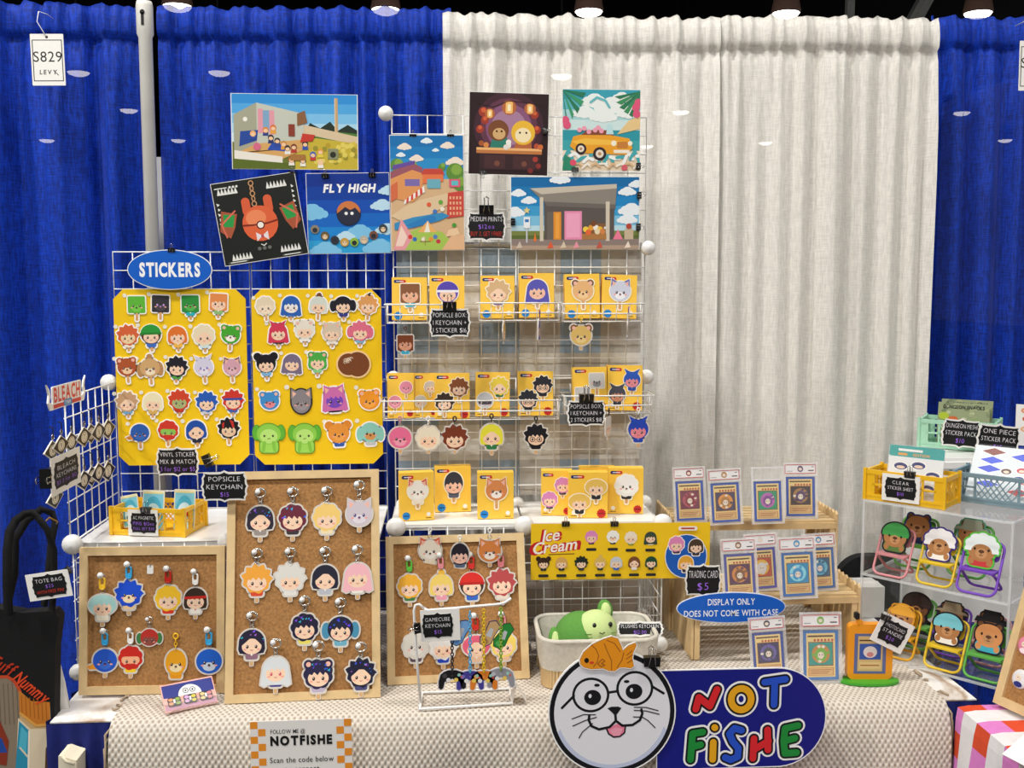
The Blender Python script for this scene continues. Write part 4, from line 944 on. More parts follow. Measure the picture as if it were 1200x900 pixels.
for px, py, wpx, lab, dn, roll in (
    (342, 204, 9, 'small black clip at the top corner of the tilted ornament print', 0, -8), (381, 206, 8, 'small black clip on the sky print above its first word', 0, 0), (436, 205, 8, 'small black clip on the sky print above its second word', 0, 0),
    (484, 160, 8, 'black clip on the town print top edge, over a cloud', 0, 0), (528, 160, 8, 'black clip on the town print top edge, beside the bar print', 0, 0),
    (638, 153, 8, 'black clip on the side edge of the dark bar print', 0, -90), (566, 202, 8, 'black clip under the dark bar print', 1, 0), (674, 199, 8, 'black clip under the surf car print', 1, 0),
    (748, 195, 8, 'black clip on the low side edge of the surf car print', 0, -90), (749, 229, 8, 'black clip high on the side edge of the porch print', 0, -90), (748, 266, 8, 'black clip low on the side edge of the porch print', 0, -90), (601, 260, 8, 'black clip between the porch print and the medium prints sign', 0, 90)):
    p = PY(px, py, YP - .009); clip(MX(p, roll), wpx * sc(p), lab, dn)

PLQ = [(0, 1), (.09, .93), (.2, .87), (.62, .87), (.86, .9), (.87, .72), (.95, .52), (.93, .36), (.94, .18), (1, 0)]
PLQ = PLQ + [(x, -y) for x, y in PLQ[-2::-1]] + [(-x, -y) for x, y in PLQ[1:]] + [(-x, y) for x, y in PLQ[-2:0:-1]]
WT, PU, RD = 'f4f2f6', 'a871f0', 'e0402e'
def sign(mx, w, h, lines, lab, card=None, seed=1, cat='sign', sx=1.0):
    """small scalloped chalk sign: white rim, black panel, hand lettering; card: on a white rectangular card of (w, h, du, dv)"""
    t = thing('price_sign', lab, cat, mx, 'black scalloped price signs')
    pts = [(x * w / 2, y * h / 2) for x, y in PLQ]; m = w * .04
    b = B()
    if card: cw, ch, du, dv = card; b.slab([(du - cw / 2, dv - ch / 2), (du + cw / 2, dv - ch / 2), (du + cw / 2, dv + ch / 2), (du - cw / 2, dv + ch / 2)], -.0022, -.0004, M_rim)
    b.slab(pts, -.002, 0, M_rim); b.build('card' if card else 'rim', t)
    b = B(); b.z = .0002; q = grow(pts, 0 if card else -m); b.slab(q, -.0001, .0004, M_board); b.z = .0006
    n = len(lines); tot = sum(l[2] for l in lines); y = h * .36 * min(1, tot)
    for i, (s, c, rh) in enumerate(lines):
        hh = h * .72 * rh / tot; y -= hh / 2
        b.txt(s, (l_ := 0), y, hh * .61, c, -.012, jit=.06, seed=seed * 7 + i, maxw=w * .78, sx=sx, sp=.15 if len(s) > 5 else .22); y -= hh / 2
    b.build('chalk_panel', t)
    return t
def sign_at(px, py, Y, wpx, hpx, lines, lab, roll=0, lean=0, yaw=0, clipwd=0, card=None, seed=1, clab=None, cx=0):
    p = PY(px, py, Y); k = sc(p); mx = MX(p, roll, lean, yaw)
    sign(mx, wpx * k, hpx * k, lines, lab, tuple(c * k for c in card) if card else None, seed)
    if clipwd: clip(mx @ Matrix.Translation((cx * k, hpx * k * .52, .001)), clipwd * k, clab)
sign_at(570, 265, YP - .012, 47, 36, [('MEDIUM PRINTS', WT, 1), ('$12ea', PU, .9), ('BUY 2, GET 1 FREE!', RD, .9)], 'black medium prints price sign between the town and porch prints', clipwd=17, clab='large black clip holding the medium prints sign', seed=2)
YSG = YB - .125
sign_at(527, 378, YSG, 50, 37, [('POPSICLE BOX:', WT, 1), ('1 KEYCHAIN +', WT, 1), ('1 STICKER $16', WT, 1)], 'black popsicle box sign for one sticker, hung on the upper basket', clipwd=16, clab='large black clip on the upper wire basket sign', seed=3)
sign_at(687, 484, YSG, 47, 33, [('POPSICLE BOX:', WT, 1), ('1 KEYCHAIN +', WT, 1), ('2 STICKERS $18', WT, 1)], 'black popsicle box sign for two stickers, hung on the lower basket', clipwd=17, clab='large black clip on the lower wire basket sign', seed=4)
sign_at(208, 541, YS - .02, 51, 36, [('VINYL STICKER', WT, 1), ('MIX & MATCH', WT, 1), ('3 for $12 or $5', PU, 1)], 'black vinyl sticker price sign under the sticker board', seed=5)
sign_at(263, 570, YL - .06, 55, 38, [('POPSICLE', WT, 1), ('KEYCHAIN', WT, 1), ('$15', PU, .9)], 'black popsicle keychain price sign at the corner of the tall cork board', seed=6)
p = PY(243, 540, YS - .02); clip(MX(p, -68), 15 * sc(p), 'black clip gripping the side of the vinyl sticker sign')
# blue oval sign
p = PY(199, 316, YS - .012); k = sc(p); t = thing('sticker_sign', 'blue oval sign with bold white lettering above the sticker board', 'sign', MX(p))
b = B(); b.slab(circ(0, 0, 49 * k, 23.5 * k, 40), -.003, 0, 'f6f6f6'); b.slab(circ(0, 0, 48 * k, 22.5 * k, 40), 0, .0005, mat('sign_blue', '1560c8', .35)); b.txt('STICKERS', 0, 0, 15 * k, 'f8f8f8', .045, maxw=70 * k); b.build('plate', t)
p = PY(201, 293, YS - .012); clip(MX(p), 8 * sc(p), 'small black clip on top of the blue oval sticker sign')

# ---------------------------------------------------------------- yellow lolly boxes
M_box = mat('yellow_carton', 'ffcd4a', .45, noise=.04, nscale=8)
def lolly_box(mx, w, h, d, heads, lab, badge='blue', top_text=False):
    t = thing('popsicle_box', lab, 'box', mx, 'yellow popsicle boxes')
    b = B(); b.box(-w / 2, 0, -d, w / 2, h, 0, M_box)
    b.line([(-w / 2, h * .0 + .0005), (w / 2, .0005)], .0004, 'd09a20', .0001, caps=False); b.build('carton', t)
    b = B(); b.z = .0003; b.dz = 1.5e-5; b.clip = (-w / 2, 0, w / 2, h)
    bx, by = -w * .27, h * .905
    b.pg(rr(bx - w * .17, by - h * .035, bx + w * .17, by + h * .035, h * .03), '1c2a6c'); b.pg(rr(bx, by - h * .035, bx + w * .17, by + h * .035, h * .03), 'd2382c'); b.line([(bx - w * .1, by), (bx + w * .1, by)], h * .016, 'f4f2f4')
    b.build('brand_mark', t); b = B(); b.z = .0003; b.dz = 1.5e-5
    bc = '1f86d0' if badge == 'blue' else 'c42a26'; cx = -w * .32 if badge == 'blue' else w * .34
    b.pg([(cx + w * .115 * (1 + .1 * cos(12 * a)) * cos(a), h * .1 + w * .115 * (1 + .1 * cos(12 * a)) * sin(a)) for a in [i * pi / 30 for i in range(60)]], bc)
    b.line([(cx - w * .06, h * .1), (cx + w * .06, h * .1)], h * .03, '16508c' if badge == 'blue' else '8c1a1c')
    b.build('round_seal', t); b = B(); b.z = .0003; b.dz = 1.5e-5
    b.ell(-cx * 1.05, h * .125, w * .06, w * .06, 'f6f2ea')
    b.line([(-cx * 1.05 - w * .08, h * .05), (-cx * 1.05 + w * .08, h * .05)], h * .014, '6a4a14')
    b.build('maker_mark', t)
    b = B(); b.z = .0012; b.dz = 1.5e-5; b.clip = (-w / 2, h * .02, w / 2, h)
    for (u, v, r, hair, st, kw) in heads: head(b, u * w, v * h, r * w, hair, st, rim='fdf3d8', **kw)
    b.build('face_print', t)
    return t
def box_at(cx, yb, wpx, hpx, Y, heads, lab, badge='blue', roll=0, lean=5, yaw=0, d=.034):
    p = PY(cx, yb, Y); k = sc(p); lolly_box(MX(p, roll, lean, yaw), wpx * k, hpx * k, d, heads, lab, badge)
def box_on(cx, yb, wpx, hpx, heads, lab, badge='blue', yaw=0, d=.034):
    p = PZ(cx, yb, ZT0 + .0012); k = sc(p); lolly_box(MX(p, 0, 0, yaw), wpx * k, hpx * k, d, heads, lab, badge)
YQ = YB - .06
ONE = lambda hair, st, **kw: [(.02, .62, .3, hair, st, kw)]
TWO = lambda h1, s1, k1, h2, s2, k2: [(.2, .68, .24, h1, s1, k1), (-.22, .36, .24, h2, s2, k2)]
box_at(480, 375, 41, 50, YQ, ONE('8a5a3a', 'square', skin='e9b492', body='4fb4c8'), 'yellow box with a brown square head, first in the upper baskets')
box_at(524, 374, 41, 51, YQ, ONE('6a54b8', 'cap', dk='5a48b0', acc='f2eef4', body='4a3f8a', skin='f5cdb0'), 'yellow box with a purple-capped face, behind the upper sign')
box_at(583, 373, 40, 50, YQ, ONE('d9b486', 'spiky part', body='7a6a9a'), 'yellow box with a tan tousled head in the upper middle basket', yaw=-2)
box_at(629, 372, 41, 52, YQ, ONE('5a58b4', 'long', skin='f3c3a8', body='6a6ec0'), 'yellow box with a violet-blue haired face in the upper middle basket')
box_at(683, 373, 41, 52, YQ, ONE('e9b67c', 'bear plain', skin='f2cc98', dk='7a5a44'), 'yellow box with a tan round-eared face under the porch print', roll=1)
box_at(725, 373, 41, 51, YQ, ONE('cfd2e2', 'cat plain', skin='f2f0f4', dk='6a78b8'), 'yellow box with a silver cat-eared face under the porch print', roll=-2)
box_at(470, 490, 31, 53, YQ - .004, TWO('e78ea4', 'plain', dict(skin='f0a4b4'), 'e78ea4', 'plain', dict(skin='f0a4b4')), 'yellow box with two plain pink faces in the long basket', 'red', yaw=4)
box_at(499, 489, 27, 52, YQ + .006, TWO('cfc3b4', 'fluffy', {}, 'dcd2c4', 'fluffy', {}), 'yellow box with two cream-haired faces, wedged between neighbours', 'red', yaw=4, d=.026)
box_at(530, 491, 41, 54, YQ - .004, TWO('8a4f2c', 'spiky', {}, '3a2c26', 'spiky', {}), 'yellow box with a brown and a black spiky head', 'red')
box_at(577, 488, 40, 52, YQ - .004, TWO('ecd04a', 'spiky part', dict(body='2f6a4a'), 'c9c9cc', 'mask', dict(skin='4a4450')), 'yellow box with a blond head above a masked grey one', 'red', roll=-1)
box_at(628, 487, 41, 52, YQ - .004, TWO('2e2c34', 'spiky glasses', dict(body='26262e'), '33343c', 'spiky glasses', dict(body='26262e')), 'yellow box with two black-haired faces in glasses', 'red')
box_at(692, 481, 40, 51, YQ - .004, TWO('d9d6d2', 'square plain', dict(skin='8f9496'), 'c4c2c0', 'square plain', dict(skin='7d8284')), 'yellow box with two grey square-headed faces behind the lower sign', 'red', roll=1)
box_at(732, 481, 41, 53, YQ - .004, TWO('2f5ab8', 'horn', dict(skin='e88f96', body='2f4fa8'), '4a4a54', 'horn', dict(skin='c98a6a', body='3a3a44')), 'yellow box with two horned faces, blue over dark', 'red', roll=-1)
box_on(489, 610, 40, 57, ONE('f3ede2', 'cat plain', skin='fbf6ec', dk='d8603a', body='f2e6d0'), 'yellow box with a white cat face, at the shelf end by the tall cork board', yaw=9)
box_on(531, 600, 42, 54, ONE('3a3a44', 'tall', skin='f3c5ae', body='5a6078'), 'yellow box with a slick black-haired face, leaning on the grid', yaw=4)
box_on(581, 608, 42, 55, ONE('d98a52', 'cat plain', skin='f6efe6', acc='6fae4a'), 'yellow box with an orange fox-coloured face, standing on the shelf', yaw=1)
box_on(652, 604, 36, 53, TWO('d98ac0', 'fluffy', dict(body='4a4450'), 'd98ac0', 'fluffy', dict(body='4a4450')), 'yellow box with two pink fluffy-haired faces, end of the lower shelf', 'red', yaw=-6, d=.036)
box_on(700, 596, 42, 49, ONE('d8a860', 'bob'), 'yellow box mostly hidden behind the three front boxes', 'red', yaw=-2)
box_on(689, 607, 46, 54, TWO('e8c060', 'wide', dict(body='2f2f34'), 'e8c060', 'wide', dict(body='2f2f34')), 'yellow box with two blond bowl-haired faces, middle of the lower shelf', 'red', yaw=-3, d=.036)
box_on(733, 602, 41, 54, ONE('f4f2ee', 'fluffy plain', skin='fbfaf6', body='2a2a30'), 'yellow box with a white fluffy face in a dark bow tie', 'red', yaw=-5, d=.036)
# ---------------------------------------------------------------- cork boards, lolly keychains
def frame_at(bl, br, tl, ytop, z=TZ + .008):
    """matrix of a board standing on the table at the pixels bl, br and leaning back to tl at depth ytop"""
    P0, P1 = PZ(*bl, z), PZ(*br, z); u = (P1 - P0); w = u.length; u.normalize()
    P2 = PY(*tl, ytop); v = P2 - P0; v -= u * v.dot(u); h = v.length; v.normalize(); n = u.cross(v)
    m = Matrix((u, v, n)).transposed().to_4x4(); m.translation = P0
    return m, w, h
def on(mx, px, py, off=0.0, roll=0):
    """a frame lying on the plane of mx, off in front of it, where the pixel px, py meets it"""
    n = mx.col[2].to_3d(); p0 = mx.translation + n * off; d = ray(px, py); p = CP + d * ((p0 - CP).dot(n) / d.dot(n))
    m = mx.copy(); m.translation = p
    return m @ Matrix.Rotation(R(roll), 4, 'Z')
M_cork = mat('cork', 'b98650', .9, noise=.45, nscale=160, bump=.3)
def cork_board(mx, w, h, lab, fw=.019):
    t = thing('cork_board', lab, 'cork board', mx, 'framed cork boards')
    b = B(); b.slab([(fw * .6, fw * .6), (w - fw * .6, fw * .6), (w - fw * .6, h - fw * .6), (fw * .6, h - fw * .6)], -.012, -.007, M_cork); b.build('cork', t)
    b = B(); f = fw
    for q in ([(0, 0), (w, 0), (w - f, f), (f, f)], [(w, 0), (w, h), (w - f, h - f), (w - f, f)], [(w, h), (0, h), (f, h - f), (w - f, h - f)], [(0, h), (0, 0), (f, f), (f, h - f)]): b.slab(q, -.014, 0, M_pine)
    b.build('frame', t)
    return mx
m1, w1, h1 = frame_at((92, 815), (263, 812), (92, 642), YL - .045)
m2, w2, h2 = frame_at((263, 825), (446, 817), (270, 553), YL - .025)
m3, w3, h3 = frame_at((454, 803), (621, 795), (454, 629), YM - .066)
cork_board(m1, w1, h1, 'small framed cork board of bright keychains below the yellow crate')
cork_board(m2, w2, h2, 'tall framed cork board of fourteen dark keychains below the sticker boards')
cork_board(m3, w3, h3, 'framed cork board of keychains behind the white wire stand')

M_silver = mat('silver_metal', 'd4d2cc', .22, metal=.9, noise=.1)
SG = {}
def charm(mx, r, hair, st, lab, grp, clasp='silver', ckind='ring', hang=1.0, **kw):
    """an acrylic lolly keychain: thick cut-out face on its stick, a jump ring and a coloured clasp"""
    t = thing('keychain', lab, 'keychain', mx, grp)
    b = B(); body = kw.get('body'); head(b, 0, 0, r, hair, st, th=.003, stick=False, rim='d6cfc6', **kw)
    ch_ = b.build('charm', t)
    if 'nostick' not in st:
        b = B(); y1 = -1.22 * r if body else -.86 * r
        b.slab(rr(-.19 * r, y1 - .62 * r, .19 * r, y1 + .05 * r, .14 * r), -.0031, -.0003, M_ply); b.slab(rr(-.15 * r, y1 - .58 * r, .15 * r, y1 + .05 * r, .12 * r), -.0003, -.0001, M_stick); b.build('stick', ch_)
    top = (1.2 if 'cat' in st or 'horn' in st or 'top' in st else 1.02) * r
    b = B(); b.tube([(.0 + .17 * r * cos(a), top + .1 * r + .17 * r * sin(a), -.001) for a in [i * pi / 7 for i in range(14)]], .03 * r + .0003, M_silver, 5, closed=True); b.build('jump_ring', t)
    mc = M_silver if clasp == 'silver' else mat('clasp_' + clasp, clasp, .35)
    y = top + .3 * r
    if ckind == 'ring':       # big split ring over a little lobster clasp
        b = B(); b.tube([(.13 * r * cos(a), y + .2 * r + .24 * r * sin(a), .001) for a in [i * pi / 7 for i in range(14)]], .06 * r, mc, 6, closed=True); b.build('lobster_clasp', t)
        b = B(); b.tube([(.42 * r * cos(a), y + .72 * r + .36 * r * sin(a), .003 + .002 * cos(a)) for a in [i * pi / 10 for i in range(20)]], .055 * r, mc, 6, closed=True)
        b.tube([(.34 * r * cos(a), y + .72 * r + .28 * r * sin(a), .004) for a in [i * pi / 10 for i in range(14)]], .035 * r, mc, 5); sr_ = b.build('split_ring', t)
        b = B(); b.lathe([(0, .004), (.2 * r, .003), (.22 * r, 0), (0, 0)], M_panel, 14); o = b.build('price_dot', sr_); o.matrix_local = Matrix.Translation((-.2 * r, y + .8 * r, .004))
    elif ckind == 'strap':     # coloured snap clasp
        b = B(); b.tube([(p[0], p[1], .0015) for p in grow(rr(-.2 * r, y, .2 * r, y + .95 * r, .17 * r), 0)], .085 * r, mc, 6, closed=True)
        b.slab(rr(-.2 * r, y + .1 * r, .2 * r, y + .42 * r, .06 * r), 0, .003, mc); b.build('clasp', t)
        b = B(); b.tube([(.22 * r * cos(a), y + 1.1 * r + .2 * r * sin(a), .002) for a in [i * pi / 7 for i in range(14)]], .045 * r, M_silver, 5, closed=True); sr_ = b.build('split_ring', t)
        b = B(); b.lathe([(0, .005), (.24 * r, .004), (.26 * r, 0), (0, 0)], M_panel, 14); o = b.build('price_dot', sr_); o.matrix_local = Matrix.Translation((-.14 * r, y + 1.18 * r, .003))
    elif ckind == 'chain':
        b = B()
        for i in range(int(5 * hang)):
            c = y + i * .27 * r
            b.tube([((.12 if i % 2 else .02) * r * cos(a), c + .15 * r * sin(a), .001 + (0 if i % 2 else .1 * r * cos(a))) for a in [k * pi / 5 for k in range(10)]], .045 * r, mc, 5, closed=True)
        b.build('chain', t); y2 = y + int(5 * hang) * .27 * r
        b = B(); b.tube([(.2 * r * cos(a), y2 + .12 * r + .22 * r * sin(a), .001) for a in [i * pi / 7 for i in range(14)]], .07 * r, mc, 5, closed=True); b.build('clasp', t)
    else:                      # short hook up to a wire
        b = B(); b.tube([(0, top + .2 * r, .001), (0, y + .25 * r, .001)], .06 * r, mc, 6); b.tube([(.15 * r * cos(a), y + .42 * r + .2 * r * sin(a), .001) for a in [i * pi / 7 for i in range(14)]], .07 * r, mc, 6, closed=True); b.build('clasp', t)
    return t
def pinned(mx, px, py, rpx, hair, st, lab, grp, clasp='silver', ckind='ring', roll=0, off=-.003, **kw):
    q = on(mx, px, py, off, roll); return charm(q, rpx * .93 * sc(q.translation), hair, st, lab, grp, clasp, ckind, **kw)
G1, G2, G3 = 'keychains on the small cork board', 'keychains on the tall cork board', 'keychains on the cork board behind the wire stand'
K = lambda *a, **k: pinned(m1, *a[:5], a[5], G1, *a[6:], **k)
K(120, 709, 15, 'a9d6d2', 'wide', 'keychain of a pale face in a glassy teal dome', 'f0c030', 'strap', body='f2ead2', off=.0033)
K(151, 696, 15, '1f4fd0', 'spiky plain', 'royal blue spiky keychain with cream muzzle on the small cork board', '38a8e0', 'strap', body='f3d2a2', skin='f3dcb4')
K(197, 701, 15, 'f2c22e', 'fluffy', 'keychain with bright yellow hair and red collar', 'c8281e', 'strap', body='d63a28')
K(229, 702, 14, '3a2a20', 'bob band', 'brown-haired keychain with red headband', 'f4f2ee', 'strap', body='f2ede2', acc='c8281e')
K(175, 747, 11, 'b8322a', 'tails nostick', 'small dark red keychain with green side flaps', 'silver', 'ring', dk='3f7a44', skin='8a4a40')
K(123, 774, 15, '2456c4', 'beak plain', 'blue bird-headed keychain with orange beak', '38a8e0', 'strap', acc='e89a2c', skin='3a6cd4')
K(153, 771, 14, 'c8281e', 'fluffy mask', 'red-masked keychain with yellow shorts', 'f4f2ee', 'strap', body='f0c92c', skin='f2b088')
K(206, 777, 15, 'e8a41e', 'tall plain nostick', 'mustard yellow round keychain with wide cream snout', 'f2c01e', 'chain', skin='f3e2b4', body='e2991a', hang=.7)
K(245, 775, 16, '1f5fc8', 'plain nostick', 'round blue keychain with pale face and open mouth', '38a8e0', 'strap', skin='c9d6e4', mouth='7a2420', off=.0033)
mm = on(m1, 176, 667, -.006); k = sc(mm.translation); b = B(); b.slab(rr(-3.6 * k, -5.5 * k, 3.6 * k, 4.5 * k, 1 * k), -.0008, .0004, M_rim); b.z = .0004; b.ell(0, 3 * k, .8 * k, .8 * k, '6a6a6a'); b.tube([(0, 3 * k, .001), (1 * k, 6 * k, .002), (0, 7.5 * k, 0)], .0006, M_silver, 5)
tag(b.build('paper_tag', mx=mm), 'small blank white tag pinned to the small cork board', 'tag')
K2 = lambda *a, **k: pinned(m2, *a[:5], a[5], G2, *a[6:], **k)
K2(305, 608, 16, '2a2434', 'bob part spark', 'black-haired keychain with pink ears, first in the top row of the tall board', body='9a8f88', dk='e08a94')
K2(343, 607, 16, '6a2438', 'fluffy spark', 'wine red haired keychain, top row of the tall board', body='3a3238')
K2(383, 606, 16, 'f2cc74', 'fluffy', 'honey blond keychain, top row of the tall board', body='f3dfb4')
K2(421, 602, 16, 'cfc4cc', 'cat plain', 'lilac grey cat-eared keychain with dark eyes', skin='e0d8e0', eye='4a3a78', off=.0033)
K2(301, 679, 16, 'f0a63c', 'spiky', 'flame orange haired keychain, second row of the tall board', body='d84a2e', dk='d84a2e')
K2(340, 678, 16, 'dedbd4', 'spiky', 'silver spiky-haired keychain, second row of the tall board', body='e6e2dc')
K2(381, 677, 16, '232436', 'bob part', 'navy-black haired keychain with covered eye, second row of the tall board', body='b9bcc4')
K2(419, 675, 16, 'f3b8c0', 'long', 'pink and blond haired keychain, end of the second row', body='f2efe4', dk='cfe08a', off=.0033)
K2(295, 753, 16, '262036', 'bob part spark', 'black-haired keychain with purple side lock, low on the tall board', body='8f6a7c', dk='6a4fa0')
K2(357, 735, 16, '231f3a', 'fluffy spark', 'sleepy black-haired keychain with yellow collar on the tall board', body='e8d86a')
K2(399, 737, 16, '22243c', 'tails spark', 'black-haired keychain with teal tips on the tall board', body='6fb0c8', dk='4a8fb0')
K2(323, 785, 16, 'd8dde0', 'long', 'white-haired keychain with purple blossoms, bottom row of the tall board', body='4a3f8a', eye='d0485a', off=.0033)
K2(373, 790, 17, '2b2748', 'fluffy bear spark', 'dark bear-eared glittering keychain, bottom row of the tall board', body='b9aec8', off=.0033)
K2(423, 789, 16, '1f2038', 'spiky part spark', 'navy-black glittering keychain in the bottom corner of the tall board', body='4a4a78', off=.0033)
K3 = lambda *a, **k: pinned(m3, *a[:5], a[5], G3, *a[6:], **k)
K3(480, 687, 14, 'f0b02e', 'fluffy', 'yellow-haired keychain with green collar, by the wire stand', '58b83a', 'strap', body='3f7a44')
K3(517, 686, 14, 'f4d46a', 'bob top', 'blond keychain with gold top knot and pink dress', 'e08a94', 'strap', body='f0a0b4', dk='f0b83a')
K3(553, 685, 15, '3a2418', 'cap', 'red-capped keychain with blue overalls', 'c8281e', 'strap', dk='d8281e', acc='b81e18', body='2f66c4')
K3(588, 683, 15, 'b8484a', 'spiky', 'dusty red spiky-haired keychain', 'c87078', 'strap', body='e8d8c8', off=.0033)
K3(487, 757, 15, 'd9d4ca', 'fluffy plain', 'grey-white fluffy keychain in dark bow tie, behind the chalk sign', 'f4f2ee', 'hook', body='5a4a58', skin='e4e0d8')
K3(519, 758, 15, 'e6e2de', 'spiky', 'white shaggy-haired keychain with royal blue collar', 'f4f2ee', 'hook', body='2446c0', eye='7a2a1c')
K3(558, 757, 15, 'e2607c', 'wide part', 'keychain in a rose pink hat with brown fringe', 'c8281e', 'strap', body='f2c8a8')
K3(590, 755, 15, 'f0d468', 'fluffy', 'pale yellow haired keychain behind the green sandal charm', 'e08a94', 'strap', body='f0c0a0')
# three that hang from the shelf edge
for px, py, hair, st, lab, kw in ((504, 645, 'f1e6d4', 'cat plain', 'white and red-eared cat keychain hanging from the tower shelf edge', dict(dk='e0603a', skin='fbf6ec', body='f0e2c8')),
                                  (539, 650, '26242e', 'tall', 'slick black-haired keychain in grey coat hanging from the tower shelf', dict(body='5a6a86', skin='f0c2b0')),
                                  (574, 646, 'd98444', 'cat plain', 'orange fox-coloured keychain hanging from the tower shelf edge', dict(skin='f6ede0'))):
    mm = MX(PY(px, py, YM - .075)); charm(mm, (13 if 'tall' not in st else 12) * sc(mm.translation), hair, st, lab, 'keychains hanging from the tower shelf', 'f4f2ee', 'hook', **kw)
# ones hooked under the wire baskets
GH = 'keychains hanging under the wire baskets'
for px, py, r, hair, st, clasp, ck, lab, yaw, kw in (
    (475, 402, 10, '7a3f24', 'square', '5a3a2a', 'hook', 'brown square-headed keychain with blue collar under the upper basket', 0, dict(body='3fa8c8', skin='d99a7a')),
    (591, 388, 10, 'd9b060', 'fluffy', 'f0c030', 'hook', 'keychain seen edge on under the upper basket, with a yellow clasp', 80, {}),
    (632, 385, 11, '5a58b4', 'long', '6a3f78', 'hook', 'violet keychain seen edge on, under the box of the violet-blue haired face', 80, {}),
    (681, 393, 12, 'e0bc6c', 'bear plain', 'f0c030', 'hook', 'tan round-eared keychain under the upper baskets', 0, dict(skin='ecd08c', dk='8a5a34')),
    (736, 381, 10, 'c8cad8', 'cat plain', '8a4a8a', 'hook', 'silver keychain seen edge on at the end of the upper baskets', 80, {}),
    (469, 513, 13, 'e76f98', 'plain', 'c88a9a', 'hook', 'round bright pink keychain under the long basket', 0, dict(skin='f0a0b8')),
    (502, 513, 13, 'efe3cc', 'fluffy', 'f4f2ee', 'hook', 'cream cloud-haired keychain under the long basket', 0, {}),
    (533, 513, 13, '7a3a22', 'spiky', '2a2424', 'hook', 'chestnut spiky-haired keychain under the long basket', 0, {}),
    (576, 510, 13, 'e6e040', 'bob part', '2a2424', 'hook', 'lemon yellow haired keychain with green collar', 0, dict(body='2f7a4a')),
    (628, 511, 12, '1e1c22', 'spiky glasses', '2a2424', 'hook', 'black-haired keychain wearing glasses under the long basket', 0, dict(body='1e1c22')),
    (713, 500, 11, 'd8d4cc', 'square', '3a2a22', 'hook', 'pale square keychain turned side on behind the lower price sign', 65, {}),
    (748, 503, 12, '2848b4', 'horn', 'f4f2ee', 'hook', 'blue horned keychain with pink cheeks below the end basket', 0, dict(skin='e88a94', body='2848b4'))):
    mm = MX(PY(px, py, YB - .112), yaw=yaw); charm(mm, r * sc(mm.translation), hair, st, lab, GH, clasp, ck, **kw)

# low white wire display stand with chains of controller charms
YW = PZ(490, 830, TZ + .01).y
t = thing('wire_stand', 'low white wire stand with one hanging arm in front of a cork board', 'display stand', ID)
def W3(px, py, Y): return PY(px, py, Y)
f0, f1, f2, f3 = PZ(492, 831, TZ + .011), PZ(600, 824, TZ + .011), PZ(597, 807, TZ + .011), PZ(495, 812, TZ + .011)
b = B(); b.tube([f0, f0 + (f1 - f0) * .04, f0 + (f1 - f0) * .5, f1, f1 + (f2 - f1) * .5, f2, f2 + (f3 - f2) * .5, f3, f3 + (f0 - f3) * .5], .0032, M_white, 8, closed=True); b.build('base', t)
YA = f0.y + .01
b = B(); b.tube([f0 + (f3 - f0) * .3, PY(489, 780, YA), PY(485, 716, YA), PY(487, 709, YA), PY(491, 708, YA), PY(497, 713, YA)], .003, M_white, 8); b.build('post', t)
b = B(); b.tube([PY(497, 713, YA), PY(501, 715, YA), PY(540, 712, YA), PY(585, 708, YA), PY(592, 706, YA), PY(599, 701, YA)], .003, M_white, 8); b.build('arm', t)
def pad_charm(px, py, col, c2, sandal, lab, clasp, ytop):
    """a flat game-pad charm below a chain with a little sandal tag"""
    mm = MX(PY(px, py, YA)); k = sc(mm.translation); t = thing('keychain', lab, 'keychain', mm, 'game pad keychains on the wire stand'); b = B(); s = 16 * k
    pts = [(-.62, .5), (-.3, .62), (.3, .62), (.62, .5), (.86, .3), (1, -.2), (1, -.72), (.82, -.84), (.66, -.72), (.55, -.25), (.3, -.2), (0, -.02), (-.3, -.2), (-.55, -.25), (-.66, -.72), (-.82, -.84), (-1, -.72), (-1, -.2), (-.86, .3)]
    b.T = lambda x, y: (x * s, y * s); b.slab(grow(pts, .08), -.003, 0, 'e6e2e4'); b.z = 0; b.pg(pts, col)
    for x, y, r_, c in ((-.55, .2, .17, c2), (.5, .25, .12, '9ad0c0'), (.68, .1, .08, 'd85a5a'), (-.28, -.12, .16, 'f0eef0'), (.28, -.12, .16, 'f2d060'), (0, .2, .06, c2)): b.ell(x, y, r_, r_, c)
    b.build('game_pad', t); top = (py - ytop) * k; mc = mat('clasp_' + clasp, clasp, .35); b = B(); n = int(top / (4.2 * k))
    for i in range(n):
        y = 10 * k + (top - 10 * k) * i / n
        b.tube([((1.6 if i % 2 else .5) * k * cos(a), y + 2.6 * k * sin(a), .001) for a in [q * pi / 5 for q in range(10)]], .75 * k, mc, 5, closed=True)
    b.build('chain', t)
    if sandal:
        sx, sy, c, c3 = sandal; b = B(); b.T = lambda x, y: ((sx + x * cos(-.5) - y * sin(-.5)) * k, (sy + x * sin(-.5) + y * cos(-.5)) * k); pts = [(-6, 14), (0, 18), (7, 14), (6, 2), (7, -8), (3, -14), (-4, -14), (-7, -8), (-5, 2)]
        b.slab(grow(pts, 1), -.002, .001, '2a3a5c' if c != '2f8f3c' else '1f4a26'); b.z = .001; b.pg(pts, c); b.pg([(-2, 8), (2, 8), (4, -2), (-3, -3)], 'c9ccd0'); b.ell(0, -9, 4, 3, c3); b.build('sandal_tag', t)
pad_charm(530, 795, '1d1a1f', '4a454c', None, 'black game pad keychain on the wire stand', '3a3438', 716)
pad_charm(551, 796, '4a449c', '7a74c0', (-12, 55, '7fb0e8', '5f94d8'), 'indigo game pad keychain with a blue sandal tag', '58b0e0', 712)
pad_charm(567, 796, 'e8842c', 'f0a85a', (6, 54, 'd2aa78', 'b08850'), 'orange game pad keychain with a tan sandal tag', 'e8c020', 710)
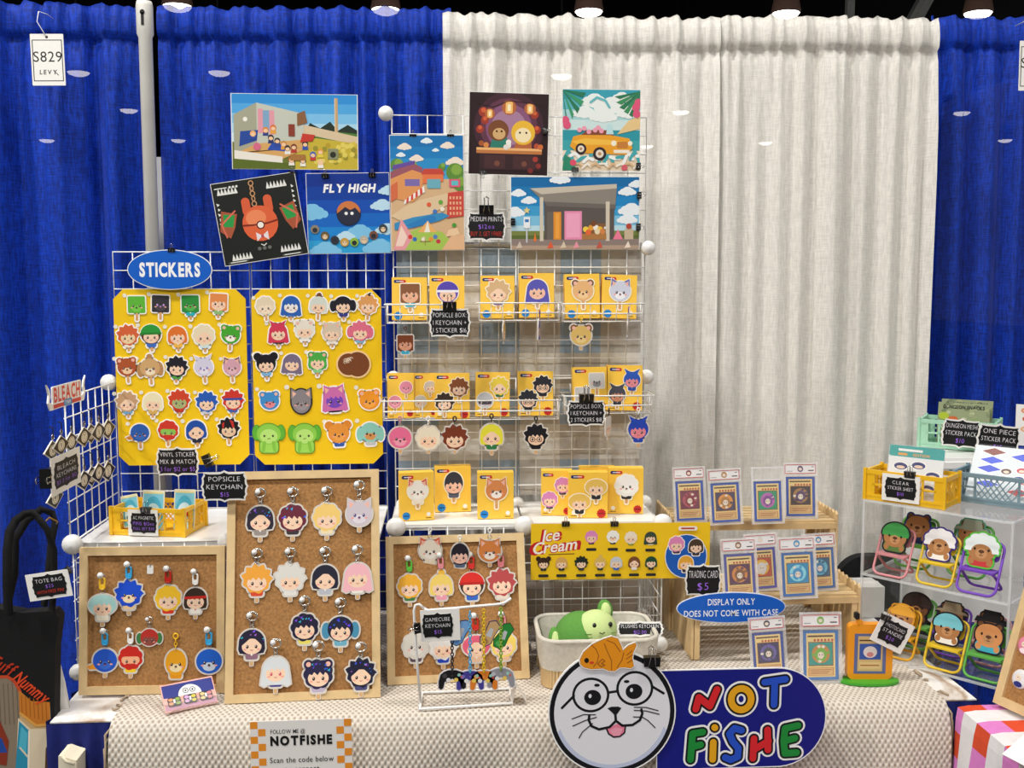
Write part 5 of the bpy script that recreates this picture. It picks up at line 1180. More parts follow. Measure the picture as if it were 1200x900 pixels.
pad_charm(587, 793, '9a98a0', 'c0bec8', (2, 48, '2f8f3c', '5fb85a'), 'grey game pad keychain with a green sandal tag', '8ab03c', 708)
mm = MX(PY(513, 733, YA - .006), roll=2); k = sc(mm.translation)
sign(mm, 37 * k, 31 * k, [('GAMECUBE', WT, 1), ('KEYCHAIN', WT, 1), ('$15', PU, 1)], 'black keychain sign on a white card, clipped to the wire stand', (46 * k, 38 * k, 3 * k, 0), 9)
clip(MX(PY(489, 736, YA - .008), roll=95), 12 * k, 'black clip fixing the keychain sign to the wire stand')
# little white tent card beside the stand
p = PZ(609, 822, TZ + .012); b = B(); k = sc(p); w = 9 * k
b.add([(-w, -.014, 0), (-w * .4, -.0, 18 * k), (-w * .5, .035, 18 * k), (-w * 1.1, .03, 0), (w * .9, -.014, 0), (w * .9, .03, 0)], [(0, 1, 2, 3), (1, 4, 5, 2), (3, 2, 1, 0), (2, 5, 4, 1)], M_rim)
tag(b.build('tent_card', mx=T3(p)), 'tiny folded white card standing at the end of the wire stand', 'card')
# little acrylic pin display in front of the small cork board
q, w_, h_ = frame_at((194, 836), (256, 823), (191, 803), PZ(194, 836, TZ).y + .02, TZ + .012)
t = thing('pin_display', 'little tilted acrylic display of three pins in front of the small cork board', 'display', q)
b = B(); b.slab([(0, 0), (w_, 0), (w_, h_), (0, h_)], -.003, 0, 'f0b4a8'); b.z = 0; b.pg([(w_ * .02, h_ * .5), (w_ * .98, h_ * .5), (w_ * .98, h_ * .95), (w_ * .02, h_ * .95)], '1a2a88')
b.pg(circ(w_ * .52, h_ * .5, w_ * .22, h_ * .36, 20, 0, pi), 'f4f2f2')
for x in (.45, .58): b.line(circ(w_ * x, h_ * .66, w_ * .05, w_ * .05, 12), w_ * .012, '1a1a1e', closed=True); b.ell(w_ * x, h_ * .66, w_ * .018, w_ * .018, '1a1a1e')
b.rect(w_ * .02, h_ * .05, w_ * .98, h_ * .22, 'c890a8'); b.build('backing', t)
b = B(); b.box(-w_ * .02, -.002, 0, w_ * 1.02, h_ * .28, .012, M_clear); b.build('clear_lip', t)
for i, (c, d) in enumerate((('e89a6a', '8fae4a'), ('d8a8d8', 'd8c84a'), ('f0d08a', 'e88a94'))):
    b = B(); x = w_ * (.2 + .3 * i); b.slab(rr(x - w_ * .12, h_ * .18, x + w_ * .12, h_ * .48, .004), .0005, .003, '2a2430')
    for dx in (-.065, .065):
        for dy in (.26, .4): b.ell(x + w_ * dx, h_ * dy, w_ * .045, h_ * .055, c if dx < 0 else d)
    b.ell(x, h_ * .34, w_ * .02, h_ * .08, 'f4f2f4'); b.build('pin', t)

# ---------------------------------------------------------------- side grid charms and its little sign
XS = X0 + .006
def side(px, py, off=0): return PX(px, py, XS + off)
SN = (1, 0, 0)
for i, (px, py) in enumerate(((62, 528), (72, 522), (84, 518), (99, 512), (107, 508), (116, 506), (127, 503), (99, 563), (108, 558), (116, 554), (127, 552), (65, 584))):
    p = side(px, py, .004 + .003 * (i % 2)); k = sc(p); t = thing('keychain', 'black diamond keychain with a cream oval, hooked on the side grid', 'keychain', MX(p, n=SN), 'diamond keychains on the side grid')
    s = 11 * k; b = B(); b.slab([(0, -1.1 * s), (2.4 * s, 0), (0, 1.1 * s), (-2.4 * s, 0)], -.003, 0, 'e8e4da'); b.z = 0; b.pg([(0, -1.02 * s), (2.2 * s, 0), (0, 1.02 * s), (-2.2 * s, 0)], '1b1712'); b.ell(0, 0, s * .95, s * .6, 'eee6d2'); b.line(circ(0, 0, s * .6, s * .5, 16), s * .08, '8a7a5a', closed=True)
    b.txt('0917583624'[i % 10], 0, 0, s * .55, '5a4a34', .01); b.build('charm', t)
    b = B(); b.tube([(.12 * s, 1.2 * s, 0), (0, 1.7 * s, .002), (0, 2.4 * s, .002), (0, 2.6 * s, -.006)], .0014, M_black, 5); b.build('strap', t)
    b = B(); b.tube([(.3 * s * cos(a), 1.45 * s + .3 * s * sin(a), .001) for a in [q * pi / 6 for q in range(12)]], .0009, M_silver, 5, closed=True); b.build('jump_ring', t)
p = side(79, 462, .0); k = sc(p) * 1.0; t = thing('logo_plaque', 'red and blue lettered acrylic plaque on top of the side grid', 'sign', MX(p, n=SN))
b = B(); b.slab(rr(-46 * k, -13 * k, 46 * k, 13 * k, 2 * k), -.003, 0, 'f4f2f2'); b.z = 0; b.txt('BLEACH', 0, 3 * k, 16 * k, 'e23a44', .03, maxw=84 * k); b.rect(-44 * k, -12 * k, 44 * k, -7.5 * k, 'd8283a')
b.pg(rr(-12 * k, -12.5 * k, 14 * k, -5 * k, 2 * k), '2f8fd0'); b.txt('TYBW', 1 * k, -8.7 * k, 4 * k, 'f4f4f6', .03); b.build('plate', t)
for sg in (-1, 1):
    b = B(); b.T = lambda x, y: (sg * x * k, y * k); b.slab([(44, -13), (54, -13), (60, -4), (57, 5), (62, 17), (54, 10), (52, 3), (55, -3), (46, -7)], -.003, .0005, 'f6f6f4'); b.build('flame_scroll', t)
p = side(78, 552, .012); k = sc(p); mm = MX(p, n=SN, roll=0)
sign(mm, 80 * k, 34 * k, [('BLEACH', WT, 1), ('KEYCHAINS', WT, 1), ('$5 3 for $12', PU, .9)], 'black keychain price sign on a white card on the side grid', (94 * k, 44 * k, 0, 0), 12, sx=2.0)
clip(MX(side(56, 560, .014), n=SN, roll=90), 22 * k, 'black clip holding the side grid price sign')
# ---------------------------------------------------------------- plastic crates
def crate(mx, w, d, h, m, lab, grp='folding plastic crates'):
    """open folding crate: x across the front, y to the back, z up; rails, posts and slanted ribs"""
    t = thing('plastic_crate', lab, 'crate', mx, grp); th = .004
    def wall(L, f):
        b = B(); V = lambda x, y, z: f(x, y, z)
        def bx(x0, z0, x1, z1, e=0):
            vs = [V(x, y, z) for z in (z0, z1) for y in (-th / 2 - e, th / 2 + e) for x in (x0, x1)]
            b.add(vs, [(0, 2, 3, 1), (4, 5, 7, 6), (0, 1, 5, 4), (2, 6, 7, 3), (0, 4, 6, 2), (1, 3, 7, 5)], m)
        bx(0, 0, L, h * .17); bx(0, h * .86, L, h, .0015); bx(0, h * .2, L * .1, h * .86); bx(L * .9, h * .2, L, h * .86); bx(0, h * .12, L, h * .2, .0012)
        for x in (.1, .255, .72, .875): bx(L * x, h * .2, L * (x + .025), h * .86)
        bx(L * .1, h * .5, L * .28, h * .56); bx(L * .72, h * .5, L * .9, h * .56); n = 7
        for sgn in (1, -1):
            for i in range(n):
                x0 = L * (.28 + .44 * i / n); x1 = min(max(x0 + sgn * h * .5, L * .27), L * .73)
                z1 = h * .2 + (h * .66) * abs(x1 - x0) / (h * .5); vs = []
                for (x, z) in ((x0, h * .2), (x1, z1)):
                    for y in (-th / 3, th / 3):
                        for dx in (-.0016, .0016): vs.append(V(x + dx, y, z))
                b.add(vs, [(0, 1, 5, 4), (2, 6, 7, 3), (0, 4, 6, 2), (1, 3, 7, 5)], m)
        b.build('side_wall', t)
    wall(w, lambda x, y, z: (x, y + th / 2, z)); wall(w, lambda x, y, z: (x, d - th / 2 + y, z)); wall(d, lambda x, y, z: (th / 2 + y, x, z)); wall(d, lambda x, y, z: (w - th / 2 + y, x, z))
    b = B(); b.box(.001, .001, 0, w - .001, d - .001, .003, m); b.build('floor_panel', t)
    for x, y in ((0, 0), (w, 0), (0, d), (w, d)):
        b = B(); b.box(x - .004, y - .004, 0, x + .004, y + .004, h * 1.05, m); b.build('corner_post', t)
    return mx
def two(p0, p1, z, lift=.001):
    """frame with x from pixel p0 to pixel p1 on the level plane z, y going back, and its width"""
    a, c = PZ(*p0, z), PZ(*p1, z); u = c - a; w = u.length; u.normalize(); v = Vector((0, 0, 1)).cross(u)
    m = Matrix((u, v, Vector((0, 0, 1)))).transposed().to_4x4(); m.translation = a + Vector((0, 0, lift)); return m, w
FR = Matrix(((1, 0, 0, 0), (0, 0, -1, 0), (0, 1, 0, 0), (0, 0, 0, 1)))     # level frame -> upright flat frame
M_cy, M_cg, M_cm = mat('crate_yellow', 'f3bf22', .4, noise=.05), mat('crate_grey_blue', '7f9aa6', .45, noise=.05), mat('crate_mint', 'a9d8bc', .45, noise=.05)
mc, wc = two((131, 627), (216, 630), ZL0); hc = .068
crate(mc, wc, .125, hc, M_cy, 'yellow plastic crate of pins on the white grid shelf')
def pin_card(mx, w, h, lab, top, kind):
    t = thing('pin_card', lab, 'card', mx, 'pin cards in the yellow crate')
    b = B(); b.slab(rr(0, 0, w, h, .003), -.0012, 0, 'e8e2c8'); b.z = 0; b.clip = (0, 0, w, h); b.pg(rr(w * .05, h * .03, w * .95, h * .95, .003), '7fc8dc'); b.ell(w * .5, h * .4, w * .42, h * .45, '4fb0cc'); b.ell(w * .5, h * .34, w * .36, h * .34, 'c9e8ee')
    b.line([(w * .1, h * .93), (w * .9, h * .93)], h * .04, 'e8d890'); b.build('backing_card', t)
    b = B(); r = w * .3
    if kind == 'a': b.ball((w * .5, h * .42, .003), r, r * .8, .004, mat('pin_navy', '1e2a5c', .2)); b.ball((w * .5, h * .28, .005), r * .7, r * .5, .003, ink('f0d0b8'))
    elif kind == 'b':
        for sg in (-1, 1): b.ball((w * .5 + sg * r * .5, h * .42, .003), r * .55, r * .5, .004, mat('pin_red', 'c02a2c', .2))
    else: b.ball((w * .45, h * .3, .003), r * .6, r * .4, .004, mat('pin_green', '4a7a4a', .2))
    b.build('enamel_pin', t)
pin_card(mc @ Matrix.Translation((wc * .33, .03, .006)) @ FR @ Matrix.Rotation(R(-8), 4, 'X'), .058, .1, 'sky blue pin card with a navy round-headed pin', 0, 'a')
pin_card(mc @ Matrix.Translation((wc * .72, .05, .006)) @ FR @ Matrix.Rotation(R(-8), 4, 'X'), .056, .1, 'sky blue pin card with a double red pin', 0, 'b')
pin_card(mc @ Matrix.Translation((wc * .04, .045, .006)) @ FR @ Matrix.Rotation(R(-14), 4, 'X') @ Matrix.Rotation(R(12), 4, 'Z'), .045, .08, 'small tilted blue pin card with a green pin', 0, 'c')
pp = mc @ Vector((wc * .47, -.008, hc * .5)); k = sc(pp); nc_ = mc.to_3x3() @ Vector((0, -1, 0))
sign(MX(pp, n=nc_), 33 * k, 26 * k, [('AC MAGNETIC', WT, 1), ('PINS $12ea', PU, 1), ('FULL SET $40', PU, .8)], 'small black magnetic pins sign on a white card, clipped to the yellow crate', (37 * k, 31 * k, -1 * k, 0), 21)
clip(MX(mc @ Vector((wc * .5, -.006, hc * .95)), n=nc_), 12 * k, 'small black clip on the front of the yellow pin crate')

# ---------------------------------------------------------------- long yellow banner on the tower shelf
YBn = YM - .045
a_ = PY(622, 614, YBn); c_ = PY(831, 676, YBn); w, h = c_.x - a_.x, a_.z - c_.z
t = thing('banner', 'long yellow printed banner with red script, clipped under the tower shelf', 'banner', MX((a_.x, YBn, c_.z), roll=-.3))
b = B(); b.slab([(0, 0), (w, 0), (w, h), (0, h)], -.001, 0, mat('banner_yellow', 'f5c81c', .45)); b.z = 0
for s_, x, y in (('Ice', .115, .8), ('Cream', .135, .6)):
    for o_, c in ((.06, 'c8202a'), (.012, 'fbf4ee')):
        b.txt(s_, w * x, h * y, h * .2, c, o_, shear=.3, rot=.12, sp=.04)
b.line([(w * .1, h * .45), (w * .24, h * .46)], h * .02, '8a6a20')
for x, y, hair, st, bd in ((.335, .76, 'e08ac4', 'fluffy', '3a3440'), (.455, .76, 'f4f2ee', 'fluffy plain', '2f2f34'), (.555, .74, 'f2e4d0', 'fluffy', '8a9a4a'), (.665, .74, '3a4a3c', 'long', 'f2e4d0'),
                           (.07, .3, '3a2418', 'buns', '2a2a30'), (.17, .3, 'd8a860', 'bob', '26262c'), (.28, .3, '1e2a22', 'spiky', '3a3a40'), (.385, .3, 'dcb860', 'top', '2f3a34'), (.475, .3, 'c9ccd4', 'bob', '3a68c0'), (.575, .3, '7a4a2a', 'bob part', 'e8e0d6'), (.67, .3, '1e4a34', 'bob', '2a2f2c')):
    head(b, w * x, h * y, h * .105, hair, st, body=bd, rim=None, stick=False); b.pg(rr(w * x - h * .09, h * (y - .25), w * x + h * .09, h * (y - .2), h * .02), '2a2a2e')
b.ell(w * .865, h * .4, h * .38, h * .4, 'f4f2ee'); b.ell(w * .865, h * .4, h * .365, h * .385, '1d5cb8'); b.pg(rr(w * .82, h * .86, w * .925, h * .94, h * .03), 'f4ece4'); b.line([(w * .835, h * .9), (w * .91, h * .9)], h * .03, 'b8402c', caps=False)
for x, y, hair, st in ((.81, .62, 'e08ab8', 'fluffy'), (.92, .58, '4a3a2a', 'bob'), (.865, .28, 'e8a83a', 'bob')): head(b, w * x, h * y, h * .13, hair, st, stick=False, body='3a3440')
b.build('banner_print', t)
for px, lab in ((663, 'small black clip above the red script on the yellow banner'), (720, 'small black clip above the row of faces on the yellow banner')):
    p = PY(px, 614, YBn + .0); clip(MX(p), 9 * sc(p), lab, False)

# ---------------------------------------------------------------- lined wooden bin with plush toys
YB0, YB1, ZB = 2.36, YM - .03, TZ + .125
P0, P1 = PZ(636, 768, ZB), PZ(786, 768, ZB); bx0, bx1 = P0.x, P1.x + .0
def rbox(x0, x1, y0, y1, r, n=6): return [(x, y) for x, y in rr(x0, y0, x1, y1, r, n)]
M_lin = mat('linen_liner', 'd8d2c4', .9, noise=.15, nscale=120, bump=.2)
t = thing('lined_bin', 'oval-cornered wooden bin with a pale linen liner, holding green plush toys', 'bin', T3(((bx0 + bx1) / 2, (YB0 + YB1) / 2, TZ + .008)))
hw, hd, hh = (bx1 - bx0) / 2, (YB1 - YB0) / 2, ZB - TZ - .008
def ringwall(b, x, y, z0, z1, r, m, x2=None, y2=None):
    A1 = rbox(-x, x, -y, y, r); A2 = rbox(-(x2 or x), x2 or x, -(y2 or y), y2 or y, r); n = len(A1)
    b.add([(p[0], p[1], z0) for p in A1] + [(p[0], p[1], z1) for p in A2], [(i, (i + 1) % n, n + (i + 1) % n, n + i) for i in range(n)], m, True)
b = B(); ringwall(b, hw - .012, hd - .012, 0, hh * .6, .04, M_pine)
for i in range(36):
    pts = rbox(-hw + .01, hw - .01, -hd + .01, hd - .01, .04, 8); q = pts[int(i * len(pts) / 36)]; b.bar((q[0], q[1], 0), (q[0], q[1], hh * .6), .006, .004, M_pine)
b.box(-hw + .02, -hd + .02, 0, hw - .02, hd - .02, .006, M_pine); b.build('wooden_body', t)
b = B(); ringwall(b, hw - .006, hd - .006, hh * .38, hh, .045, M_lin, hw, hd); ringwall(b, hw - .012, hd - .012, hh, .012, .04, M_lin, hw - .03, hd - .03); b.box(-hw + .032, -hd + .032, .008, hw - .032, hd - .032, .012, M_lin); b.build('liner', t)
b = B(); b.tube([(p[0], p[1], hh) for p in rbox(-hw + .004, hw - .004, -hd + .004, hd - .004, .045)], .006, M_lin, 8, closed=True); b.build('rolled_rim', t)
M_pg, M_pl = mat('plush_green', '5f9a44', .95, noise=.15, nscale=300, bump=.3), mat('plush_pale_green', 'cfe39a', .95, noise=.1, nscale=300, bump=.3)
p = PY(686, 744, 2.47); t = thing('plush_toy', 'green plush toy with a pale smiling face and rounded ears, lying in the bin', 'plush toy', T3(p, 8) @ Matrix.Rotation(R(-22), 4, 'X') @ Matrix.Scale(1.12, 4))
b = B(); b.ball((-.012, .0, -.005), .058, .055, .058, M_pg, 24, 16); b.ball((-.024, .012, -.03), .05, .046, .038, M_pg, 20, 12); b.build('body', t)
b = B(); b.ball((.018, -.028, .008), .046, .036, .044, M_pl, 24, 16); fc_ = b.build('face', t)
for c, q in (((.05, .0, .05), (.018, .012, .024)), ((-.07, -.005, -.012), (.016, .012, .034))):
    b = B(); b.ball(c, q[0], q[1], q[2], M_pg); b.ball((c[0], c[1] - .008, c[2]), q[0] * .65, q[1] * .6, q[2] * .7, M_pl); b.build('ear', t)
for dx in (-.012, .024):
    b = B(); b.ball((.018 + dx, -.0625 + abs(dx - .006) * .1, .016), .0046, .0035, .0054, M_black); b.build('eye', fc_)
b = B(); b.tube([(.014, -.0655, .0), (.02, -.066, -.003), (.026, -.0655, 0)], .0011, M_black, 5)
for sg in (-1, 1):
    for i in (0, 1): b.tube([(.02 + sg * .022, -.06, -.002 - .006 * i), (.02 + sg * .034, -.054, -.001 - .009 * i)], .0007, M_pg, 4)
b.build('whiskers', fc_)
p = PY(656, 766, 2.43); t = thing('plush_toy', 'smaller green plush frog keyring peeping out beside the big plush', 'plush toy', T3(p) @ Matrix.Scale(.8, 4))
b = B(); b.ball((0, 0, -.02), .035, .03, .03, M_pg); b.build('body', t)
for dx in (-.016, .014):
    b = B(); b.ball((dx, -.012, .008), .011, .01, .011, M_pg); b.ball((dx, -.021, .01), .005, .003, .005, ink('f4f4f0')); b.build('eye', t)
b = B(); b.ball((.0, -.028, -.02), .014, .006, .01, ink('f0f0e6')); b.build('belly', t)
pp = PY(750, 737, 2.44); k = sc(pp); sign(MX(pp, lean=20, roll=-1), 57 * k, 19 * k, [('PLUSHIES KEYCHAIN', WT, 1), ('$12.00', PU, .9)], 'flat wide black plushies price sign over the linen bin', None, 31)

# ---------------------------------------------------------------- the stall's own cut-out sign and the follow card
YG = 2.19
po = PY(800, 830, YG); kk = sc(po); t = thing('stall_sign', 'big blue cut-out stall sign with a white seal face in glasses', 'sign', MX(po, lean=3), None)
def TT(x, y): return ((620 + .3 * x - 800) * kk, -(700 + .3 * y - 830) * kk)
b = B(); b.T = TT; S = 1
pill = [(500, 285)] + [(975 + 195 * cos(R(a)), 480 - 195 * sin(R(a))) for a in range(90, -91, -8)] + [(500, 675)]
b.slab(grow(pill, 4), -.006, -.001, 'f6f6f6'); b.z = -.001; b.pg(pill, mat('sign_navy', '12187e', .4))
LT = [('d9282e', [[(652, 438), (664, 392), (708, 428), (736, 362)]]), ('e8a81c', [circ(832, 403, 40, 43, 18)]), ('2552c8', [[(925, 338), (1008, 328)], [(965, 338), (963, 428)]]),
      ('1d8c3a', [[(632, 638), (640, 535), (680, 530)], [(640, 588), (672, 580)]]), ('e8a81c', [[(722, 572), (720, 640)], [(727, 513), (728, 514)]]), ('2552c8', [[(834, 527), (806, 518), (786, 540), (800, 572), (822, 598), (820, 632), (792, 644), (770, 634)]]),
      ('d9282e', [[(884, 562), (880, 640)], [(938, 528), (940, 608)], [(884, 606), (942, 572)]]), ('1d8c3a', [[(1060, 514), (1008, 524), (1003, 575), (1008, 624), (1055, 622)], [(1005, 574), (1048, 564)]])]
for col, wd in (('f8f8f8', 58), ('14141a', 42), (None, 27)):
    for c, sts in LT:
        for s_ in sts: b.line(s_, wd, col or c, closed=len(s_) == 18)
b.build('name_plate', t)
b = B(); b.T = TT; fc = [(322 + 245 * cos(a), 440 - 240 * sin(a)) for a in [2 * pi * i / 60 for i in range(60)]]
b.slab(grow(fc, 5), -.004, .003, 'f6f6f6'); b.z = .003; b.pg(fc, '14141a'); fi = [(322 + 227 * cos(a), 440 - 222 * sin(a)) for a in [2 * pi * i / 60 for i in range(60)]]; b.pg(fi, 'e6e6ec')
b.pg([(322 + 227 * cos(R(a)), 440 - 222 * sin(R(a))) for a in range(200, 341, 5)] + [(322 + 216 * cos(R(a)), 425 - 222 * sin(R(a))) for a in range(340, 199, -5)], 'c2cbe4')
bk = '14141a'
for cx, cy in ((238, 370), (410, 348)): b.line(circ(cx, cy, 68, 64, 30), 10, bk, closed=True)
b.line([(307, 362), (338, 358)], 10, bk); b.line([(172, 372), (126, 418)], 10, bk); b.line([(478, 342), (523, 370)], 10, bk)
for cx, cy in ((245, 380), (407, 360)): b.ell(cx, cy, 33, 30, bk); b.ell(cx - 10, cy - 6, 6, 8, 'e6e6ec')
for cx, cy in ((262, 332), (378, 320)): b.ell(cx, cy, 11, 6, bk)
b.pg([(303, 424), (318, 418), (345, 418), (358, 424), (345, 442), (334, 456), (322, 442)], bk); b.pg([(300, 505), (340, 486), (374, 494), (372, 520), (350, 538), (325, 536), (308, 522)], 'e8829c'); b.pg([(312, 512), (335, 500), (364, 506), (350, 534), (325, 532)], 'f2a0b4')
b.line([(334, 448), (336, 474), (312, 498), (270, 506), (240, 492), (230, 468), (232, 452)], 10, bk); b.line([(336, 474), (362, 494), (402, 492), (430, 474), (440, 448), (436, 432)], 10, bk)
b.line([(300, 505), (308, 525), (328, 538), (352, 536), (370, 522), (374, 494)], 6, bk)
for q in (((165, 462), (210, 446), (256, 448)), ((168, 490), (215, 470), (260, 458)), ((192, 538), (205, 515), (245, 482)), ((408, 422), (455, 424), (502, 438)), ((408, 434), (455, 438), (506, 452)), ((405, 460), (440, 462), (462, 476), (490, 505))): b.line(q, 4, bk)
b.build('seal_face', t)
b = B(); b.T = TT; fish = [(196, 228), (210, 200), (245, 170), (285, 152), (318, 142), (342, 150), (356, 180), (362, 198), (385, 178), (412, 168), (414, 178), (402, 205), (398, 225), (404, 258), (395, 266), (370, 262), (350, 262), (330, 276), (308, 274), (285, 264), (240, 266), (210, 258), (198, 246)]
b.slab(grow(fish, 5), .002, .006, 'f4f0e8'); b.z = .006; b.pg(grow(fish, 1.5), 'a8601c'); b.pg(fish, 'e8941c'); ob = 'a8601c'
for q in (((240, 172), (258, 190), (268, 215), (262, 240), (248, 258)), ((290, 168), (302, 200), (318, 235), (318, 272)), ((300, 155), (330, 168), (352, 200)), ((340, 262), (358, 235), (366, 205)), ((378, 215), (398, 198)), ((376, 230), (398, 215)), ((380, 245), (398, 235)), ((265, 245), (282, 228), (292, 236), (278, 246), (292, 252), (278, 258), (265, 247))): b.line(q, 4, ob)
b.ell(221, 232, 9, 10, '1a140e'); b.ell(241, 241, 9, 5, 'd8402c'); b.build('fish_topper', t)
p = PY(764, 775, YG - .005); clip(MX(p, lean=3), 19 * sc(p), 'large black clip gripping the top of the seal face sign')

YF_ = YT - .088
a_, c_ = PY(294, 846, YF_), PY(415, 965, YF_ - .0); w, h = c_.x - a_.x, a_.z - c_.z
t = thing('follow_sign', 'white follow-me card with an orange checked border on the cloth front', 'sign', MX((a_.x, YF_, c_.z), roll=.6))
b = B(); b.slab([(0, 0), (w, 0), (w, h), (0, h)], -.002, 0, 'f1eeea'); b.z = 0; s = w / 13.4
for side_ in (0, 1):
    for i in range(2):
        for j in range(14):
            if (i + j + side_) % 2 == 0:
                x = i * s * 1.02 if side_ == 0 else w - (2 - i) * s * 1.02
                y1 = h - j * s * 1.02; b.rect(x + .0004, max(y1 - s * 1.02, .001), x + s, y1 - .0004, 'f0962c')
b.txt('FOLLOW ME @', w * .2, h - w * .11, w * .042, '26262a', .004, maxw=w * .34, align='l'); b.txt('NOTFISHE', w * .5, h - w * .205, w * .088, '141416', .055, sx=1.5, maxw=w * .61, sp=.14)
b.txt('Scan the code below', w * .5, h - w * .405, w * .055, '2a2a2e', .006, maxw=w * .63); b.txt('to connect', w * .5, h - w * .5, w * .055, '2a2a2e', .006, maxw=w * .34); b.build('card', t)

# ---------------------------------------------------------------- pine risers with graded cards
def riser(x0, x1, y0, y1, z0, z1, lab, pickets=True):
    t = thing('wooden_riser', lab, 'riser', T3((x0, y0, z0)), 'slatted pine risers'); w, d, h = x1 - x0, y1 - y0, z1 - z0
    for i in range(6):
        b = B(); y = d * i / 6; b.box(.002, y + .003, h - .009, w - .002, y + d / 6 - .005, h - .002, M_pine); b.build('top_slat', t)
    for y in (0, d - .012):
        b = B(); b.box(0, y, h - .026, w, y + .012, h - .009, M_pine); b.build('rail', t)
    for X in (-.006, w):
        b = B(); n = 8
        for i in range(n):
            ya, yb = d * i / n + .001, d * (i + 1) / n - .002; top = h + (.022 if pickets else 0)
            vs = [(x, y, z) for x in (X, X + .006) for y, z in ((ya, 0), (yb, 0), (yb, top - .008), ((ya + yb) / 2, top), (ya, top - .008))]
            b.add(vs, [(0, 1, 2, 3, 4), (9, 8, 7, 6, 5)] + [(i_, i_ + 5, (i_ + 1) % 5 + 5, (i_ + 1) % 5) for i_ in range(5)], M_pine)
        b.build('picket_side', t)
    for X in (.002, w - .016):
        for y in (.001, d - .015):
            b = B(); b.box(X, y, 0, X + .014, y + .014, h - .02, M_pine); b.build('leg', t)
ZU, ZLo = 1.045, .905
ux0, ux1 = PY(786, 640, 2.78).x, PY(983, 640, 2.74).x
riser(ux0, ux1, 2.765, 2.965, TZ + .008, ZU, 'taller slatted pine riser behind, carrying four graded cards')
lx0, lx1 = PY(812, 740, 2.55).x, PY(1003, 740, 2.55).x
riser(lx0, lx1, 2.54, 2.755, TZ + .008, ZLo, 'lower slatted pine riser in front, with picket sides')
def slab_card(mx, w, h, frame, art, glow, emb, lab, label=True, inner='f0d48c'):
    """a trading card sealed in a clear hard case with a red-edged paper label"""
    t = thing('graded_card', lab, 'trading card', mx, 'graded cards in clear cases')
    b = B(); b.slab(rr(-w / 2, 0, w / 2, h, .004), -.006, -.0052, M_clear); b.build('case_back', t)
    b = B()
    for q in (rr(-w / 2, 0, -w / 2 + w * .07, h, .001), rr(w / 2 - w * .07, 0, w / 2, h, .001), [(-w / 2, 0), (w / 2, 0), (w / 2, h * .03), (-w / 2, h * .03)], [(-w / 2, h * .97), (w / 2, h * .97), (w / 2, h), (-w / 2, h)], [(-w / 2, h * .76), (w / 2, h * .76), (w / 2, h * .79), (-w / 2, h * .79)]): b.slab(q, -.0052, -.0006, clear('case_rib', 'ffffff', .3))
    b.slab(rr(-w / 2, 0, w / 2, h, .004), -.0006, 0, M_clear2); b.build('case_front', t)
    if label:
        b = B(); b.z = -.0034; L = w * .46; b.slab([(-L, h * .8), (L, h * .8), (L, h * .965), (-L, h * .965)], -.0036, -.0032, 'd23a3e'); b.z = -.0031
        b.rect(-L * .94, h * .812, L * .94, h * .953, 'f6f4f4'); b.ell(0, h * .885, w * .085, w * .09, emb); b.ell(0, h * .88, w * .05, w * .045, 'f2e2d0'); b.line([(L * .5, h * .855), (L * .86, h * .855)], h * .018, '2a2a2e', caps=False); b.line([(L * .7, h * .92), (L * .86, h * .92)], h * .012, '2a2a2e', caps=False); b.line([(-L * .86, h * .845), (-L * .5, h * .845)], h * .01, '8a8a90', caps=False); b.build('grade_label', t)
    b = B(); cw, c0, c1 = w * .42, h * .045, h * .745; ch = c1 - c0; b.slab([(-cw, c0), (cw, c0), (cw, c1), (-cw, c1)], -.004, -.0036, frame); b.z = -.0035
    b.rect(-cw * .82, c0 + ch * .06, cw * .82, c1 - ch * .06, inner); b.line([(-cw * .74, c1 - ch * .12), (cw * .7, c1 - ch * .12)], ch * .035, '5a3a1a', caps=False)
    for i in range(6): b.ell(cw * (.66 - .2 * i), c1 - ch * .2, cw * .07, cw * .07, 'c8502a')
    ax0, ay0, ax1, ay1 = -cw * .66, c0 + ch * .3, cw * .66, c1 - ch * .25; b.rect(ax0 - cw * .05, ay0 - cw * .05, ax1 + cw * .05, ay1 + cw * .05, '8a5a2a'); b.rect(ax0, ay0, ax1, ay1, art)
    rn = random.Random(hash_(lab)); mxx, mxy = 0, (ay0 + ay1) / 2
    b.ell(mxx, mxy, cw * .52, ch * .19, glow); b.ell(mxx, mxy - ch * .02, cw * .34, ch * .14, emb)
    for i in range(7): a = rn.uniform(0, 6.28); b.ell(mxx + cw * .42 * cos(a), mxy + ch * .15 * sin(a), cw * .1, cw * .08, rn.choice([glow, art, 'f0e6d4', emb]))
    b.ell(mxx, mxy - ch * .03, cw * .18, ch * .07, 'f2e4d2')
    for sg in (-1, 1): b.ell(sg * cw * .08, mxy - ch * .02, cw * .03, cw * .035, '1e1a1e')
    b.rect(-cw * .72, c0 + ch * .09, cw * .72, c0 + ch * .25, 'c8843c'); b.rect(-cw * .67, c0 + ch * .1, cw * .67, c0 + ch * .24, 'e3bb7e')
    for i in range(3): b.line([(-cw * .6, c0 + ch * (.205 - .035 * i)), (cw * (.6 - .1 * i), c0 + ch * (.205 - .035 * i))], ch * .014, 'a8622a', caps=False)
    b.build('card', t)
def hash_(s): return sum(ord(c) * (i + 1) for i, c in enumerate(s))
def graded(cx, yb, wpx, hpx, z, frame, art, glow, emb, lab, roll=0, label=True, lean=7, yaw=0):
    p = PZ(cx, yb, z); k = sc(p); slab_card(MX(p, roll, lean, yaw), wpx * k, hpx * k, frame, art, glow, emb, lab, label)
BL = '2f55b4'
graded(810, 613, 39, 66, ZU, BL, '7a2440', 'b84a5c', '8a1c30', 'graded card with crimson picture, first on the tall riser', roll=2)
